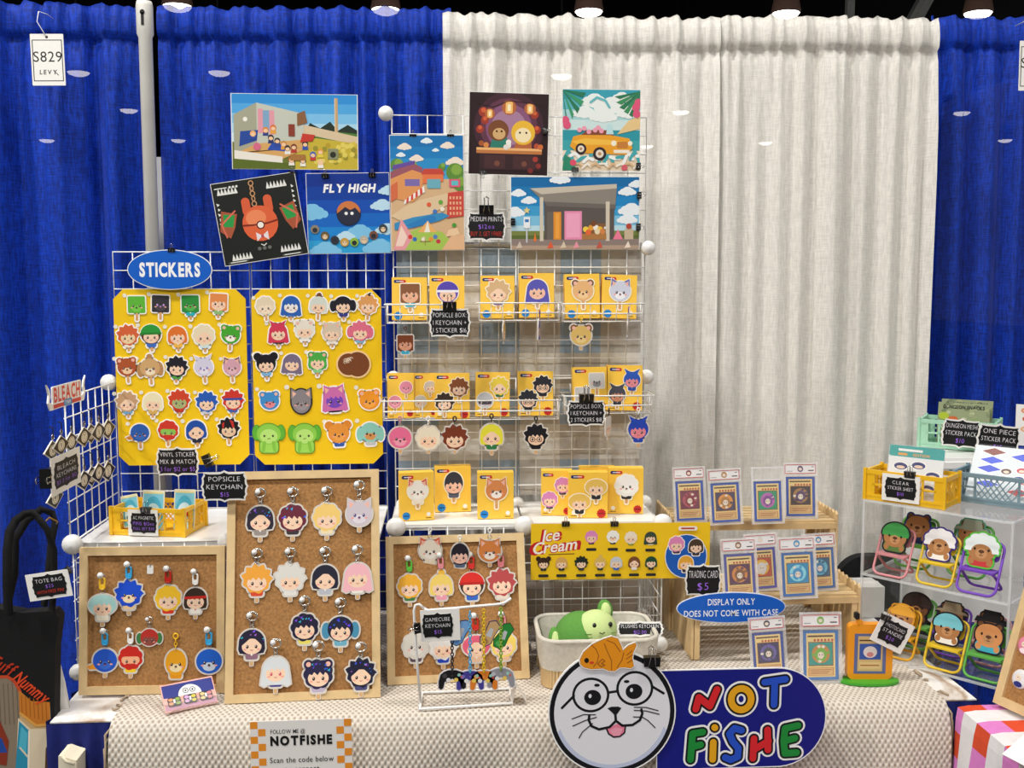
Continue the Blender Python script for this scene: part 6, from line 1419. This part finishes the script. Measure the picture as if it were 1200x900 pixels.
graded(852, 615, 40, 66, ZU, BL, '4a3a5a', 'e89a3a', 'b8802c', 'graded card with an orange round picture on the tall riser', roll=2.5)
graded(901, 614, 39, 67, ZU, BL, '2f9a6c', 'c06ab8', '8a4a98', 'graded card without a paper label, green and violet picture', roll=1, label=False)
graded(939, 608, 41, 66, ZU, BL, '3a2a30', 'a87a3c', '5a3a6a', 'graded card with a gold ring picture, at the end of the tall riser', roll=0)
graded(869, 703, 43, 72, ZLo, '4a52a8', '5a2a4a', 'd88a3a', '8a5a2a', 'graded card with an amber picture behind the display only sign', roll=2.5)
graded(895, 693, 40, 68, ZLo, '4a46a8', 'c8542c', 'f0c03a', 'e8e0dc', 'graded card with a fiery picture, tucked behind the amber one', roll=3)
graded(937, 702, 45, 73, ZLo, '2f6cb8', '1f8fc0', '8fe0f0', '3a9ad0', 'graded card with an icy cyan picture on the low riser', roll=2)
graded(963, 693, 41, 68, ZLo, '2f62a8', '2a5a7a', '6ac0d8', '3f8ab8', 'graded card with a deep teal picture, last on the low riser', roll=2.5)
graded(903, 795, 44, 72, TZ + .008, '3a4ea0', '3a2f5a', '6a5aa8', '4a4a52', 'graded card with a dusky violet picture, half behind the stall sign', roll=3)
graded(963, 801, 50, 83, TZ + .008, '3a7ac0', '1f9a8c', 'c88a3c', '7ab83c', 'large graded card with a green-eyed frog-like picture, standing on the cloth')
# chalk sign and blue oval in front of the risers
pp = PY(824, 680, 2.515); k = sc(pp); sign(MX(pp, roll=-1), 44 * k, 40 * k, [('TRADING CARD', WT, 1), ('$5', PU, 1)], 'black trading card price sign at the corner of the low riser', None, 41)
pp = PY(857, 712, 2.5); k = sc(pp); t = thing('oval_sign', 'blue oval display-only sign with white capitals on the low riser', 'sign', MX(pp))
b = B(); b.slab(circ(0, 0, 65 * k, 18.5 * k, 44), -.003, 0, 'e8eefa'); b.slab(circ(0, 0, 64 * k, 17.6 * k, 44), 0, .0005, mat('sign_blue', '1560c8', .35)); b.txt('DISPLAY ONLY', 0, 7 * k, 7.4 * k, 'f6f8fc', .012, maxw=56 * k); b.txt('DOES NOT COME WITH CASE', 0, -6.5 * k, 7.2 * k, 'f6f8fc', .012, maxw=112 * k); b.build('plate', t)
# orange photo card holder on its green oval foot
p = PZ(1018, 799, TZ + .008); k = sc(p); t = thing('card_holder', 'orange upright card holder on a green oval foot', 'card holder', MX(p, yaw=-4))
b = B(); b.slab(rr(-25 * k, 3 * k, 27 * k, 69 * k, 6 * k), -.022, 0, mat('holder_orange', 'ef9a1e', .35)); b.slab([(-14 * k, 66 * k), (-18 * k, 80 * k), (-8 * k, 72 * k)], -.01, 0, mat('holder_orange', 'ef9a1e', .35)); b.build('frame', t)
b = B(); b.slab(rr(-18.5 * k, 75 * k, -13 * k, 83 * k, 2 * k), -.011, .001, '1e1a18'); b.build('black_tip', t)
b = B(); pts = circ(0, 0, 35 * k, 15 * k, 36); b.add([(x, 0, z) for x, z in pts] + [(x, 3 * k, z) for x, z in pts], [tuple(range(36, 72))[::-1], tuple(range(36))] + [(i, i + 36, (i + 1) % 36 + 36, (i + 1) % 36) for i in range(36)], mat('holder_green', '3fa02c', .4)); b.build('foot', t)
b = B(); b.z = .0004; b.rect(-18 * k, 10 * k, 19 * k, 58 * k, '5f6a9a'); b.rect(-14 * k, 13 * k, 15 * k, 55 * k, 'd3b47a'); b.rect(-12 * k, 27 * k, 13 * k, 46 * k, '3a5aa8'); b.ell(.5 * k, 36 * k, 8 * k, 7 * k, 'e8dcd8'); b.ell(.5 * k, 33 * k, 4 * k, 3 * k, 'd88a8a'); b.rect(-12 * k, 16 * k, 13 * k, 24 * k, 'e0c48c'); b.line([(-10 * k, 20 * k), (11 * k, 20 * k)], 1.4 * k, 'a8622a'); b.line([(-12 * k, 50 * k), (12 * k, 50 * k)], 1.6 * k, '5a3a1a')
b.build('photo_card', t)
pp = PY(1046, 742, 2.36); k = sc(pp); sign(MX(pp, roll=-27), 33 * k, 29 * k, [('PHOTOCARD', WT, 1), ('STANDEE', WT, 1), ('$20', PU, 1)], 'tilted black standee price sign on a white card, by the orange holder', (42 * k, 37 * k, 0, 0), 45)
clip(MX(PY(1038, 724, 2.357), roll=-20), 11 * k, 'black clip at the top of the tilted standee price sign')
# ---------------------------------------------------------------- clear two-tier case of standees
cm, cw = two((1007, 765), (1178, 811), TZ + .006)
CD, CH, CS = .235, .405, .212          # depth, height, middle shelf
t = thing('acrylic_case', 'clear two-tier acrylic case full of capybara standees on tiny chairs', 'display case', cm)
M_edge = clear('acrylic_edges', 'eef2f4', .34, .1)
def pane(nm, x0, y0, z0, x1, y1, z1):
    b = B(); b.box(x0, y0, z0, x1, y1, z1, M_clear2); b.build(nm, t)
pane('top_panel', 0, 0, CH - .003, cw, CD, CH); pane('shelf', .003, .003, CS - .003, cw - .003, CD - .003, CS); pane('base_panel', 0, 0, 0, cw, CD, .003)
pane('side_panel', 0, 0, .003, .003, CD, CH - .003); pane('side_panel', cw - .003, 0, .003, cw, CD, CH - .003); pane('back_panel', .003, CD - .003, .003, cw - .003, CD, CH - .003)
b = B()
for z in (0, CS - .004, CH - .003):
    for a, c in (((0, 0), (cw, 0)), ((cw, 0), (cw, CD)), ((cw, CD), (0, CD)), ((0, CD), (0, 0))): b.bar((a[0], a[1], z + .002), (c[0], c[1], z + .002), .006, .005, M_edge)
for x, y in ((0, 0), (cw, 0), (0, CD), (cw, CD)): b.bar((x, y, 0), (x, y, CH), .006, .006, M_edge)
b.build('edge_trim', t)
def chair_of(px, py, tier, hpx, col, lab, xy=None, yaw=0):
    z = cm.translation.z + (CS if tier else .003) + .001; p = PZ(px, py, z); k = sc(p); h = hpx * k; w = h * .74
    l = cm.inverted() @ p; l.x = min(max(l.x, w / 2 + .006), cw - w / 2 - .006); l.y = min(max(l.y, h * .3 + .008), CD - h * .34); 
    if xy: l.x, l.y = xy
    p = cm @ l
    mx = Matrix.Translation(p) @ cm.to_3x3().to_4x4() @ Matrix.Rotation(R(yaw), 4, 'Z'); m = mat('chair_' + col, col, .4)
    t = thing('mini_folding_chair', lab, 'toy chair', mx, 'tiny folding chairs in the clear case')
    r_ = h * .028; th = .34
    def loop(wd, y0, z0, y1, z1, rad):
        L = sqrt((y1 - y0) ** 2 + (z1 - z0) ** 2); pts = rr(-wd / 2, 0, wd / 2, L, rad, 4); return [(x, y0 + (y1 - y0) * s_ / L, z0 + (z1 - z0) * s_ / L) for x, s_ in pts]
    b = B(); b.tube(loop(w, -h * .28, r_, h * .2, h * .98, w * .2), r_, m, 8, closed=True); b.build('front_frame', t)
    b = B(); b.tube(loop(w * .84, h * .3, r_, -h * .22, h * .46, w * .16), r_, m, 8, closed=True); b.build('rear_frame', t)
    b = B(); b.box(-w * .44, -h * .26, h * .44, w * .44, h * .06, h * .48, m); b.build('seat', t)
    b = B(); b.slab(rr(-w * .4, h * .6, w * .4, h * .95, w * .12), -.001, .001, m); o = b.build('backrest', t); o.matrix_local = Matrix.Translation((0, h * .2 - h * .19, 0)) @ FR @ Matrix.Rotation(R(0), 4, 'X'); o.matrix_local = Matrix(((1, 0, 0, 0), (0, .38, -.925, -h * .14), (0, .925, .38, .06 * h), (0, 0, 0, 1)))
    return mx, h, w
BR_ = ('b07a4a', '9a6238', '7d4c2c', 'c49060')
def capy(ch, lab, hat, hs, shirt, fur='b07a4a', rim='1d1a20', sc_=1.0):
    """flat acrylic capybara seated on its chair: blunt muzzle, small ears, a hat and a shirt"""
    mx, h, w = ch; s = h * .275 * sc_
    m = mx @ Matrix.Translation((0, -h * .1, h * .53)) @ FR @ Matrix.Rotation(R(-14), 4, 'X'); t = thing('capybara_standee', lab, 'standee', m, 'capybara standees in the clear case')
    b = B(); b.T = lambda x, y: (x * s, y * s); bd = rr(-.85, 0, .85, .75, .35); hd = [(x, y + 1.15) for x, y in polar(lambda a: .92 - .12 * abs(sin(a)) ** 3, 36)]; er = [circ(-.62, 1.86, .2), circ(.62, 1.86, .2)]
    hat_p = {'cap': circ(0, 1.35, .98, .82, 20, 0, pi), 'round': circ(0, 1.4, 1.08, .85, 28, -.25, pi + .25), 'fluff': [(x * 1.12, y * .95 + 1.35) for x, y in polar(lambda a: 1 + .1 * abs(sin(5 * a)), 60) if y > -.35], 'brim': [(-1.3, 1.4), (1.3, 1.4), (1.1, 1.6), (.75, 1.65), (.6, 2.2), (-.6, 2.2), (-.75, 1.65), (-1.1, 1.6)], 'none': None}[hs]
    allp = [bd, hd] + er + ([hat_p] if hat_p else [])
    for p in allp: b.slab(grow(p, .12), -.003, 0, rim)
    b.z = 0
    for p in er: b.pg(p, '6f4628')
    b.pg(bd, shirt); b.pg(hd, fur)
    if hat_p: b.pg(hat_p, hat)
    if hs == 'fluff': b.ell(0, 1.02, .72, .56, fur)
    b.ell(0, .92, .4, .36, BR_[3]); b.ell(0, 1.06, .2, .12, '5a3622')
    for sg in (-1, 1): b.ell(sg * .48, 1.2, .08, .1, '1d1512'); b.ell(sg * .62, .32, .2, .24, fur)
    b.line([(0, .96), (0, .84)], .05, '5a3622'); b.line([(-.12, .8), (0, .76), (.12, .8)], .05, '5a3622'); b.build('cut_out', t)
C1 = 'd98f94', 'e5c22c', '7a48c0', '6ab84a', 'e2a81e'
capy(chair_of(1072, 662, 1, 56, C1[3], 'green toy chair behind the pink one, upper shelf', (.07, .165)), 'bare-headed capybara standee in navy, on the green toy chair behind', 'b07a4a', 'none', '2a3560', rim='2a3a78')
capy(chair_of(1046, 674, 1, 54, C1[0], 'pink toy chair on the upper shelf'), 'capybara standee with green hair on the pink toy chair', '3f9a4a', 'round', '5a7a3c')
capy(chair_of(1099, 684, 1, 56, C1[1], 'yellow toy chair on the upper shelf'), 'capybara standee with fluffy white hair on the upper yellow chair', 'f0eeee', 'fluff', 'f2efea', rim='3a2a7a')
capy(chair_of(1137, 672, 1, 58, '5fae4a', 'green toy chair behind the purple one, upper shelf', (.205, .178)), 'capybara standee in a grey brimmed hat, behind the purple chair', '9aa08c', 'brim', '5a4a3a', rim='5a9a7a')
capy(chair_of(1143, 694, 1, 60, C1[2], 'purple toy chair on the upper shelf', (.282, .045)), 'capybara standee in white hood and red jacket on the purple chair', 'e8f0f0', 'fluff', 'c83a3a', rim='5ac040')
capy(chair_of(1076, 765, 0, 55, C1[3], 'green toy chair at the back of the lower shelf, by the photocard sign', (.082, .15)), 'dark capybara standee in a navy coat on the lower back green chair', '3a2a26', 'round', '2a2f4a', fur='7d5236')
capy(chair_of(1050, 782, 0, 56, C1[4], 'orange-yellow toy chair half behind the tilted price sign', (.09, .045)), 'capybara standee with a yellow rim behind the tilted price sign', 'e8a83a', 'cap', 'f0d8a0', rim='e2a02a')
capy(chair_of(1112, 772, 0, 54, C1[2], 'purple toy chair at the back of the lower shelf', (.172, .155)), 'capybara standee in a tan cap on the lower purple chair', '9a8a70', 'brim', '6a5a4a', fur='9a6a42')
capy(chair_of(1160, 782, 0, 54, 'd9a0a4', 'pale pink toy chair at the back of the lower shelf', (.27, .158)), 'capybara standee in a black hat at the back end of the lower shelf', '1e1c20', 'brim', '2a2a30', fur='8a5a38')
capy(chair_of(1103, 793, 0, 58, C1[1], 'yellow toy chair at the front of the lower shelf', (.208, .045)), 'capybara standee in a pale blue hat with pink badges, lower yellow chair', '7ac8d4', 'round', 'f0f0ea')
capy(chair_of(1146, 806, 0, 62, '5fb04a', 'green toy chair at the front corner of the lower shelf', (.306, .05)), 'orange tabby-striped capybara standee with a teal shirt, lower front green chair', 'd98a4a', 'none', '3fb0c8', fur='d9935a')

# white storage box behind the case, carrying the mint crate
ZW = 1.205
a_ = Vector((PZ(1046, 519, ZW).x, PZ(1100, 538, ZW).y, ZW)); c_ = PZ(1236, 545, ZW)
t = thing('storage_box', 'white lidded storage box behind the clear case, under the mint crate', 'box', T3((a_.x, a_.y, TZ + .002)))
w = c_.x - a_.x
b = B(); b.box(.004, .004, 0, w - .004, .21, ZW - TZ - .03, M_panel); b.build('body', t)
b = B(); b.box(0, 0, ZW - TZ - .03, w, .215, ZW - TZ - .012, M_panel); b.box(.006, .006, ZW - TZ - .012, w - .006, .209, ZW - TZ - .002, M_panel); b.build('lid', t)
ztop = cm.translation.z + CH
my, wy = two((1013, 585), (1106, 598), ztop); crate(my, wy, .11, .078, M_cy, 'yellow plastic crate of clear sticker sheets on top of the acrylic case')
mg, wg = two((1113, 586), (1224, 601), ztop - .0); crate(mg, wg, .13, .075, M_cg, 'grey-blue plastic crate of sticker packs at the corner of the acrylic case')
mt, wt = two((1076, 524), (1166, 531), ZW + .001); crate(mt, wt, .12, .085, M_cm, 'mint green plastic crate behind the black sticker pack signs')
LEAN = FR @ Matrix.Rotation(R(-10), 4, 'X')
def sheet(mx, w, h, lab, fn, base='eef2f4', clr=True):
    t = thing('sticker_sheet', lab, 'sticker pack', mx, 'sticker packs in the crates')
    b = B(); b.slab([(0, 0), (w, 0), (w, h), (0, h)], -.0015, 0, base); b.z = 0; b.clip = (0, 0, w, h); fn(b, w, h); b.build('printed_sheet', t)
    if clr: b = B(); b.slab(rr(-.003, -.002, w + .003, h + .004, .002), .0006, .001, M_clear2); b.build('clear_sleeve', t)
def s_teal(b, w, h):
    b.rect(0, h * .8, w, h, '2fa8a4'); b.txt('EDITION', w * .58, h * .85, h * .05, 'f0a850', .03, shear=.2); b.line([(w * .15, h * .93), (w * .6, h * .93)], h * .045, 'f6f6f4', caps=False); b.line([(w * .15, h * .85), (w * .32, h * .85)], h * .045, 'f0a850', caps=False)
    rn = random.Random(3)
    for x, y in ((.22, .62), (.55, .66), (.82, .5), (.42, .4), (.75, .25), (.2, .3)):
        b.ell(w * x, h * y, w * .15, h * .085, 'fafafa'); b.ell(w * x, h * y, w * .125, h * .065, '23307c'); b.ell(w * x, h * (y - .02), w * .08, h * .03, 'f0d4bc'); b.pg([(w * (x - .1), h * (y + .01)), (w * x, h * (y + .07)), (w * (x + .1), h * (y + .01))], '1c2870')
def s_blue(b, w, h):
    for x, y, c in ((.3, .9, '8a3a26'), (.3, .74, '2a4fe0'), (.28, .58, '2a48d8'), (.76, .84, '2a4fe0'), (.8, .2, 'c83a3a'), (.3, .3, '2a4fe0')):
        b.pg([(w * (x - .22), h * y), (w * x, h * (y + .085)), (w * (x + .22), h * y), (w * x, h * (y - .085))], 'f8f8fa'); b.pg([(w * (x - .19), h * y), (w * x, h * (y + .07)), (w * (x + .19), h * y), (w * x, h * (y - .07))], c)
    for x, y, c in ((.55, .56, '5a2a20'), (.52, .42, 'e8b8a0'), (.78, .6, 'c83040'), (.76, .44, '2a3a8c'), (.86, .4, 'b03038'), (.3, .42, 'e0dcd8')): b.ell(w * x, h * y, w * .1, h * .065, 'f8f8fa'); b.ell(w * x, h * y, w * .08, h * .05, c); b.ell(w * x, h * (y - .01), w * .045, h * .025, 'f2d6c0')
def s_olive(b, w, h):
    rn = random.Random(8)
    for i in range(60): b.ell(rn.uniform(0, w), rn.uniform(0, h), w * .05, h * .04, rn.choice(['9aa27a', '7f8a66', 'b4b894', '6f7a5c']))
    b.txt('DUNGEON SNACKS', w * .5, h * .9, h * .075, '23241c', .03, maxw=w * .8); b.ell(w * .12, h * .68, w * .1, h * .09, 'a8b82a'); b.ell(w * .3, h * .62, w * .1, h * .06, 'c8602c'); b.ell(w * .75, h * .6, w * .12, h * .07, '8a9a6a')
def s_white(b, w, h):
    for x, y, c in ((.3, .85, 'e8a070'), (.35, .65, 'd8704a'), (.3, .4, 'f0b890'), (.7, .7, 'd89060'), (.7, .4, 'b8c8a0')): b.ell(w * x, h * y, w * .15, h * .07, c); b.ell(w * x, h * y, w * .08, h * .035, 'f6e0cc')
k = .96
sheet(my @ Matrix.Translation((wy * .22, .03, .006)) @ LEAN, wy * .68, .135, 'clear sticker sheet with a teal header, front of the yellow crate', s_teal)
sheet(my @ Matrix.Translation((wy * .15, .06, .006)) @ LEAN, wy * .68, .132, 'second teal-headed sticker sheet, tucked behind the front one', s_teal)
sheet(mg @ Matrix.Translation((wg * .12, .025, .006)) @ FR @ Matrix.Rotation(R(-32), 4, 'X'), wg * .7, .15, 'clear pack of red and blue diamond stickers leaning in the grey-blue crate', s_blue, 'dfe6ea')
sheet(mt @ Matrix.Translation((wt * .2, .045, .006)) @ LEAN, wt * .68, .128, 'olive patterned sticker pack standing in the mint crate', s_olive, '8f9874', False)
sheet(mt @ Matrix.Translation((wt * .22, .075, .006)) @ LEAN, wt * .68, .135, 'second olive sticker pack behind the first in the mint crate', s_olive, '8f9874', False)
p = PY(1189, 528, mt.translation.y + .02); sheet(MX(Vector((p.x, p.y, ZW + .001)), roll=-4, lean=8), .1, .125, 'white sticker pack with small orange pictures, cut off at the picture edge', s_white, 'f6f4f0', False)
pp = my @ Vector((wy * .47, -.006, .04)); k = sc(pp); n_ = my.to_3x3() @ Vector((0, -1, 0))
sign(MX(pp, n=n_), 38 * k, 27 * k, [('CLEAR', WT, 1), ('STICKER SHEET', WT, 1), ('$10', PU, 1)], 'small black clear sticker sheet sign on a white card, on the yellow crate', (44 * k, 32 * k, 0, 0), 51)
clip(MX(my @ Vector((wy * .58, -.006, .078)), n=n_), 12 * k, 'black clip above the clear sticker sheet sign')
pp = PY(1126, 508, PZ(1140, 529, ZW).y - .025); k = sc(pp); sign(MX(pp, roll=-6), 48 * k, 36 * k, [('DUNGEON MESHI', WT, 1), ('STICKER PACK', WT, 1), ('$10', PU, 1)], 'black ten dollar sticker pack sign in front of the mint crate', None, 52)
pp = PY(1170, 515, PZ(1172, 531, ZW).y - .035); k = sc(pp); sign(MX(pp, roll=-6), 54 * k, 38 * k, [('ONE PIECE', WT, 1), ('STICKER PACK', WT, 1), ('$15', PU, 1)], 'black fifteen dollar sticker pack sign over the diamond stickers', None, 53)

# black stacking chair seen between risers and case
p = PY(996, 676, 3.03); t = thing('chair', 'black padded chair back showing between the pine risers and the clear case', 'chair', T3((p.x + .13, 3.05, 0), 0))
M_pad = mat('black_fabric', '1a1b1f', .9, noise=.3, nscale=150, bump=.2); zt = PY(990, 652, 3.03).z
b = B(); b.slab([(x, y) for x, y in rr(-.17, zt - .42, .17, zt, .09, 8)], -.018, .018, M_pad); o = b.build('backrest', t); o.matrix_local = FR @ Matrix.Rotation(0, 4, 'X')
b = B(); b.slab(rr(-.19, -.36, .19, -.02, .06), 0, .05, M_pad); o = b.build('seat', t); o.matrix_local = Matrix.Translation((0, 0, .42))
for sx in (-1, 1):
    b = B(); b.tube([(sx * .15, .012, zt - .2), (sx * .17, .0, .4), (sx * .18, .02, 0)], .011, M_black); b.build('leg', t)
    b = B(); b.tube([(sx * .17, -.34, .43), (sx * .18, -.36, 0)], .011, M_black); b.build('leg', t)

pa = PY(994, 688, 2.86); pc = PY(1037, 690, 2.86)
t = thing('carton', 'low white carton standing behind the clear case, in front of the black chair', 'box', T3((pa.x, 2.86, TZ + .002)))
b = B(); b.box(0, 0, 0, pc.x - pa.x, .1, pa.z - TZ - .004, M_panel); b.build('body', t)
b = B(); b.box(-.001, .046, pa.z - TZ - .004, pc.x - pa.x + .001, .056, pa.z - TZ - .002, M_rim); b.build('tape_strip', t)

# ---------------------------------------------------------------- badge board on the corner table
ZC = TZ + .014
q0, q1 = PZ(1163, 823, ZC), PZ(1205, 842, ZC)
mb, wb = two((1163, 823), (1206, 843), ZC)
bm = mb @ FR @ Matrix.Rotation(R(-17), 4, 'X')
cork_board(bm, .3, .36, 'framed cork board of round badges leaning on the corner table', .02)
for px, py, c, c2, lab in ((1196, 796, 'e8e6e8', '2a2f7a', 'white and navy round badge on the corner cork board'), (1203, 757, 'e88aa8', 'f4e0e4', 'pink round badge at the picture edge on the corner cork board')):
    mm = on(bm, px, py, -.0065); k = sc(mm.translation); t = thing('round_badge', lab, 'badge', mm, 'badges on the corner cork board'); r = 11.5 * k
    b = B(); b.lathe([(0, .005), (r * .6, .0045), (r * .92, .003), (r, .0005), (r * .96, -.0005), (0, -.0005)], mat('badge_' + c, c, .15), 26); b.build('button', t)
    b = B(); b.z = .0052; b.ell(0, -r * .55, r * .5, r * .28, c2); b.ell(-r * .1, r * .1, r * .34, r * .3, 'f0dcc4'); b.line([(-r * .2, r * .1), (-r * .1, r * .15)], r * .06, '3a2a24'); b.build('badge_print', t)
b = B(); e0 = bm @ Vector((.07, .0, -.016)); b.bar(e0 + Vector((0, 0, .002)), e0 + Vector((.0, -.0, .0)) + (bm.to_3x3() @ Vector((0, .1, -.02))), .02, .01, M_pine)
tag(b.build('easel_prop'), 'short pine prop behind the corner cork board', 'prop')
b = B(); mp, wp = two((1174, 884), (1216, 906), ZC)
b.slab([(0, 0), (.2, 0), (.2, .15), (0, .15)], -.002, 0, M_rim); b.z = 0; rn = random.Random(6)
for cx, cy, s in ((.075, .085, .035), (.14, .08, .03)):
    b.line([(cx + s * (1 + .1 * sin(3 * a)) * cos(a), cy + s * 1.1 * sin(a)) for a in [i * pi / 10 for i in range(20)]], .0012, '9a9a9e', closed=True)
    b.line([(cx - s * .4, cy), (cx - s * .2, cy + .003)], .0012, '8a8a8e'); b.line([(cx + s * .2, cy + .003), (cx + s * .4, cy)], .0012, '8a8a8e'); b.line([(cx - s * .2, cy - s * .4), (cx, cy - s * .5), (cx + s * .2, cy - s * .4)], .0012, '8a8a8e')
tag(b.build('drawing_sheet', mx=mp @ FR @ Matrix.Rotation(R(-62), 4, 'X')), 'white sheet with pencil doodles leaning over the checked cloth', 'drawing')

# ---------------------------------------------------------------- black tote bag hanging at the table end
YTB = 2.30
def G(px, py, Y=YTB): return PY(px, py, Y)
po = G(40, 800); kk = sc(po); t = thing('tote_bag', 'black tote bag with a shop-front print, hung by its straps from the side grid', 'bag', MX(po))
def BT(px, py): return ((px - 40) * kk, (800 - py) * kk)
M_tote = mat('black_canvas', '0d0c0e', .9, noise=.3, nscale=120, bump=.3)
b = B(); out = [(-28, 706), (-10, 708), (30, 716), (66, 714), (72, 722), (66, 760), (62, 830), (58, 900), (52, 985), (-60, 985), (-60, 706)]
b.T = BT; b.slab(out, -.035, 0, M_tote); b.build('body', t)
b = B(); b.T = BT; b.z = .0004
b.pg([(-60, 800), (10, 800), (20, 812), (42, 828), (57, 826), (57, 850), (52, 985), (-60, 985)], 'c9a878'); b.pg([(-60, 796), (10, 793), (22, 806), (22, 840), (8, 985), (-60, 985)], '8a7a68')
for i in range(7): b.line([(-10 + 5 * i, 800), (-10 + 5 * i, 850)], 1.0, '6f6252', caps=False)
b.line([(-30, 792), (10, 792), (17, 797), (22, 806), (26, 818), (36, 825)], 3.6, 'c84a28'); b.pg([(22, 808), (36, 822), (57, 824), (56, 850), (40, 852), (22, 836)], 'c97a2a')
for i in range(7): b.line([(25 + 4.6 * i, 815 + 1.3 * i), (25 + 4.6 * i, 838 + 1.6 * i)], 1.0, 'a85f1c', caps=False)
b.line([(22, 836), (40, 852), (56, 851)], 3, 'e0a24a', caps=False)
b.pg([(20, 842), (34, 856), (56, 856), (50, 985), (8, 985)], 'e2d2b4'); b.pg([(21, 846), (32, 858), (28, 920), (14, 905)], '2a8fb0'); b.pg([(23, 852), (30, 861), (27, 888), (19, 878)], '4fb4cc'); b.line([(20, 878), (29, 890)], 2, 'e2d2b4', caps=False); b.line([(32, 858), (28, 920)], 2, 'f4ead6', caps=False)
b.pg([(-40, 842), (-2, 842), (8, 870), (4, 900), (-40, 890)], '8a3420'); b.pg([(-40, 868), (0, 866), (6, 884), (-40, 884)], '24489c'); b.pg([(50, 880), (56, 872), (54, 930), (46, 930)], '5a3a22')
b.T = lambda x, y: (x, y); b.txt('Tuff', *BT(6, 778), 15 * kk, 'b8341c', .02, shear=.3, rot=-.55, maxw=30 * kk); b.txt('Nummy', *BT(38, 806), 15 * kk, 'e04a24', .02, shear=.3, rot=-.72, maxw=46 * kk)
b.build('print', t)
for off_, pts in ((.004, [(16, 716), (18, 680), (20, 640), (22, 618), (28, 606), (38, 599), (48, 597), (56, 603), (66, 616), (71, 640), (68, 680), (62, 720)]), (-.05, [(2, 716), (14, 676), (17, 634), (30, 612), (46, 600), (58, 605), (62, 616), (58, 640), (52, 690), (46, 716)])):
    b = B(); W_ = 9; P = [BT(*p) for p in pts]; vs = []
    for i, (x, y) in enumerate(P):
        a, c = P[max(i - 1, 0)], P[min(i + 1, len(P) - 1)]; l = sqrt((c[0] - a[0]) ** 2 + (c[1] - a[1]) ** 2); nx, ny = -(c[1] - a[1]) / l * W_ * kk * .5, (c[0] - a[0]) / l * W_ * kk * .5
        z = off_ + .01 * sin(i)
        vs += [(x - nx, y - ny, z), (x + nx, y + ny, z + .006), (x + nx, y + ny, z + .0035), (x - nx, y - ny, z - .0025)]
    n = len(P); b.add(vs, [(i * 4 + a, i * 4 + (a + 1) % 4, i * 4 + 4 + (a + 1) % 4, i * 4 + 4 + a) for i in range(n - 1) for a in range(4)], M_tote, True); b.build('strap', t)
b = B(); m_ = BT(62, 604); b.tube([(m_[0] - .004, m_[1] - .012, .012), (m_[0] + .012, m_[1] + .004, .012), (m_[0] + .02, m_[1] - .01, -.01), (m_[0] + .01, m_[1] - .02, -.03)], .002, mat('brass_hook', 'b08a3c', .3, metal=.8), 6); b.build('hook', t)
pp = G(58, 686, YTB - .03); k = sc(pp); sign(MX(pp, roll=9, yaw=-6), 42 * k, 28 * k, [('TOTE BAG', WT, 1), ('$25', PU, .9), ('WITH FREE PIN!', RD, .9)], 'tilted tote bag price sign on a white card, clipped to the bag strap', (52 * k, 32 * k, -1 * k, 0), 61)
clip(MX(G(79, 669, YTB - .028), roll=-55), 10 * k, 'small clip holding the tote bag sign to its strap')
# crumpled white bag hanging behind the tote, and a paper bag on the floor below
b = B(); n = 14; vs = []
for j, (px, py, w_) in enumerate(((66, 772, 3), (67, 800, 8), (66, 830, 13), (64, 852, 10))):
    c = G(px, py, YTB + .05); k = sc(c)
    for i in range(n):
        a = 2 * pi * i / n; q = (1 + .25 * sin(3 * a + j)); vs.append(c + Vector((w_ * k * cos(a) * q, w_ * k * .5 * sin(a) * q, 0)))
b.add(vs, [(j * n + i, j * n + (i + 1) % n, (j + 1) * n + (i + 1) % n, (j + 1) * n + i) for j in range(3) for i in range(n)] + [tuple(range(3 * n, 4 * n))], mat('white_plastic_film', 'e9e6e0', .4, noise=.1), True)
tag(b.build('plastic_bag'), 'crumpled white plastic bag between the tote and the small cork board', 'bag')
p = G(66, 902, YTB - .1); t = thing('paper_bag', 'folded cream paper bag with a soft open top below the tote', 'bag', MX(Vector((p.x, p.y, 0)), roll=-2)); h = p.z + .03; k = sc(p)
b = B(); w_ = 10 * k; b.slab([(-w_, 0), (w_, 0), (w_ * 1.05, h * .985), (w_ * .4, h * .99), (-w_ * .6, h), (-w_, h)], -.06, 0, mat('cream_paper', 'efe6cc', .8, noise=.08, nscale=15)); b.build('body', t)
b = B(); b.tube([(-w_ * .5, h, .0), (-w_ * .1, h * .985, .002), (w_ * .8, h * .975, 0)], .003, mat('cream_paper', 'efe6cc', .8)); b.build('rolled_edge', t)
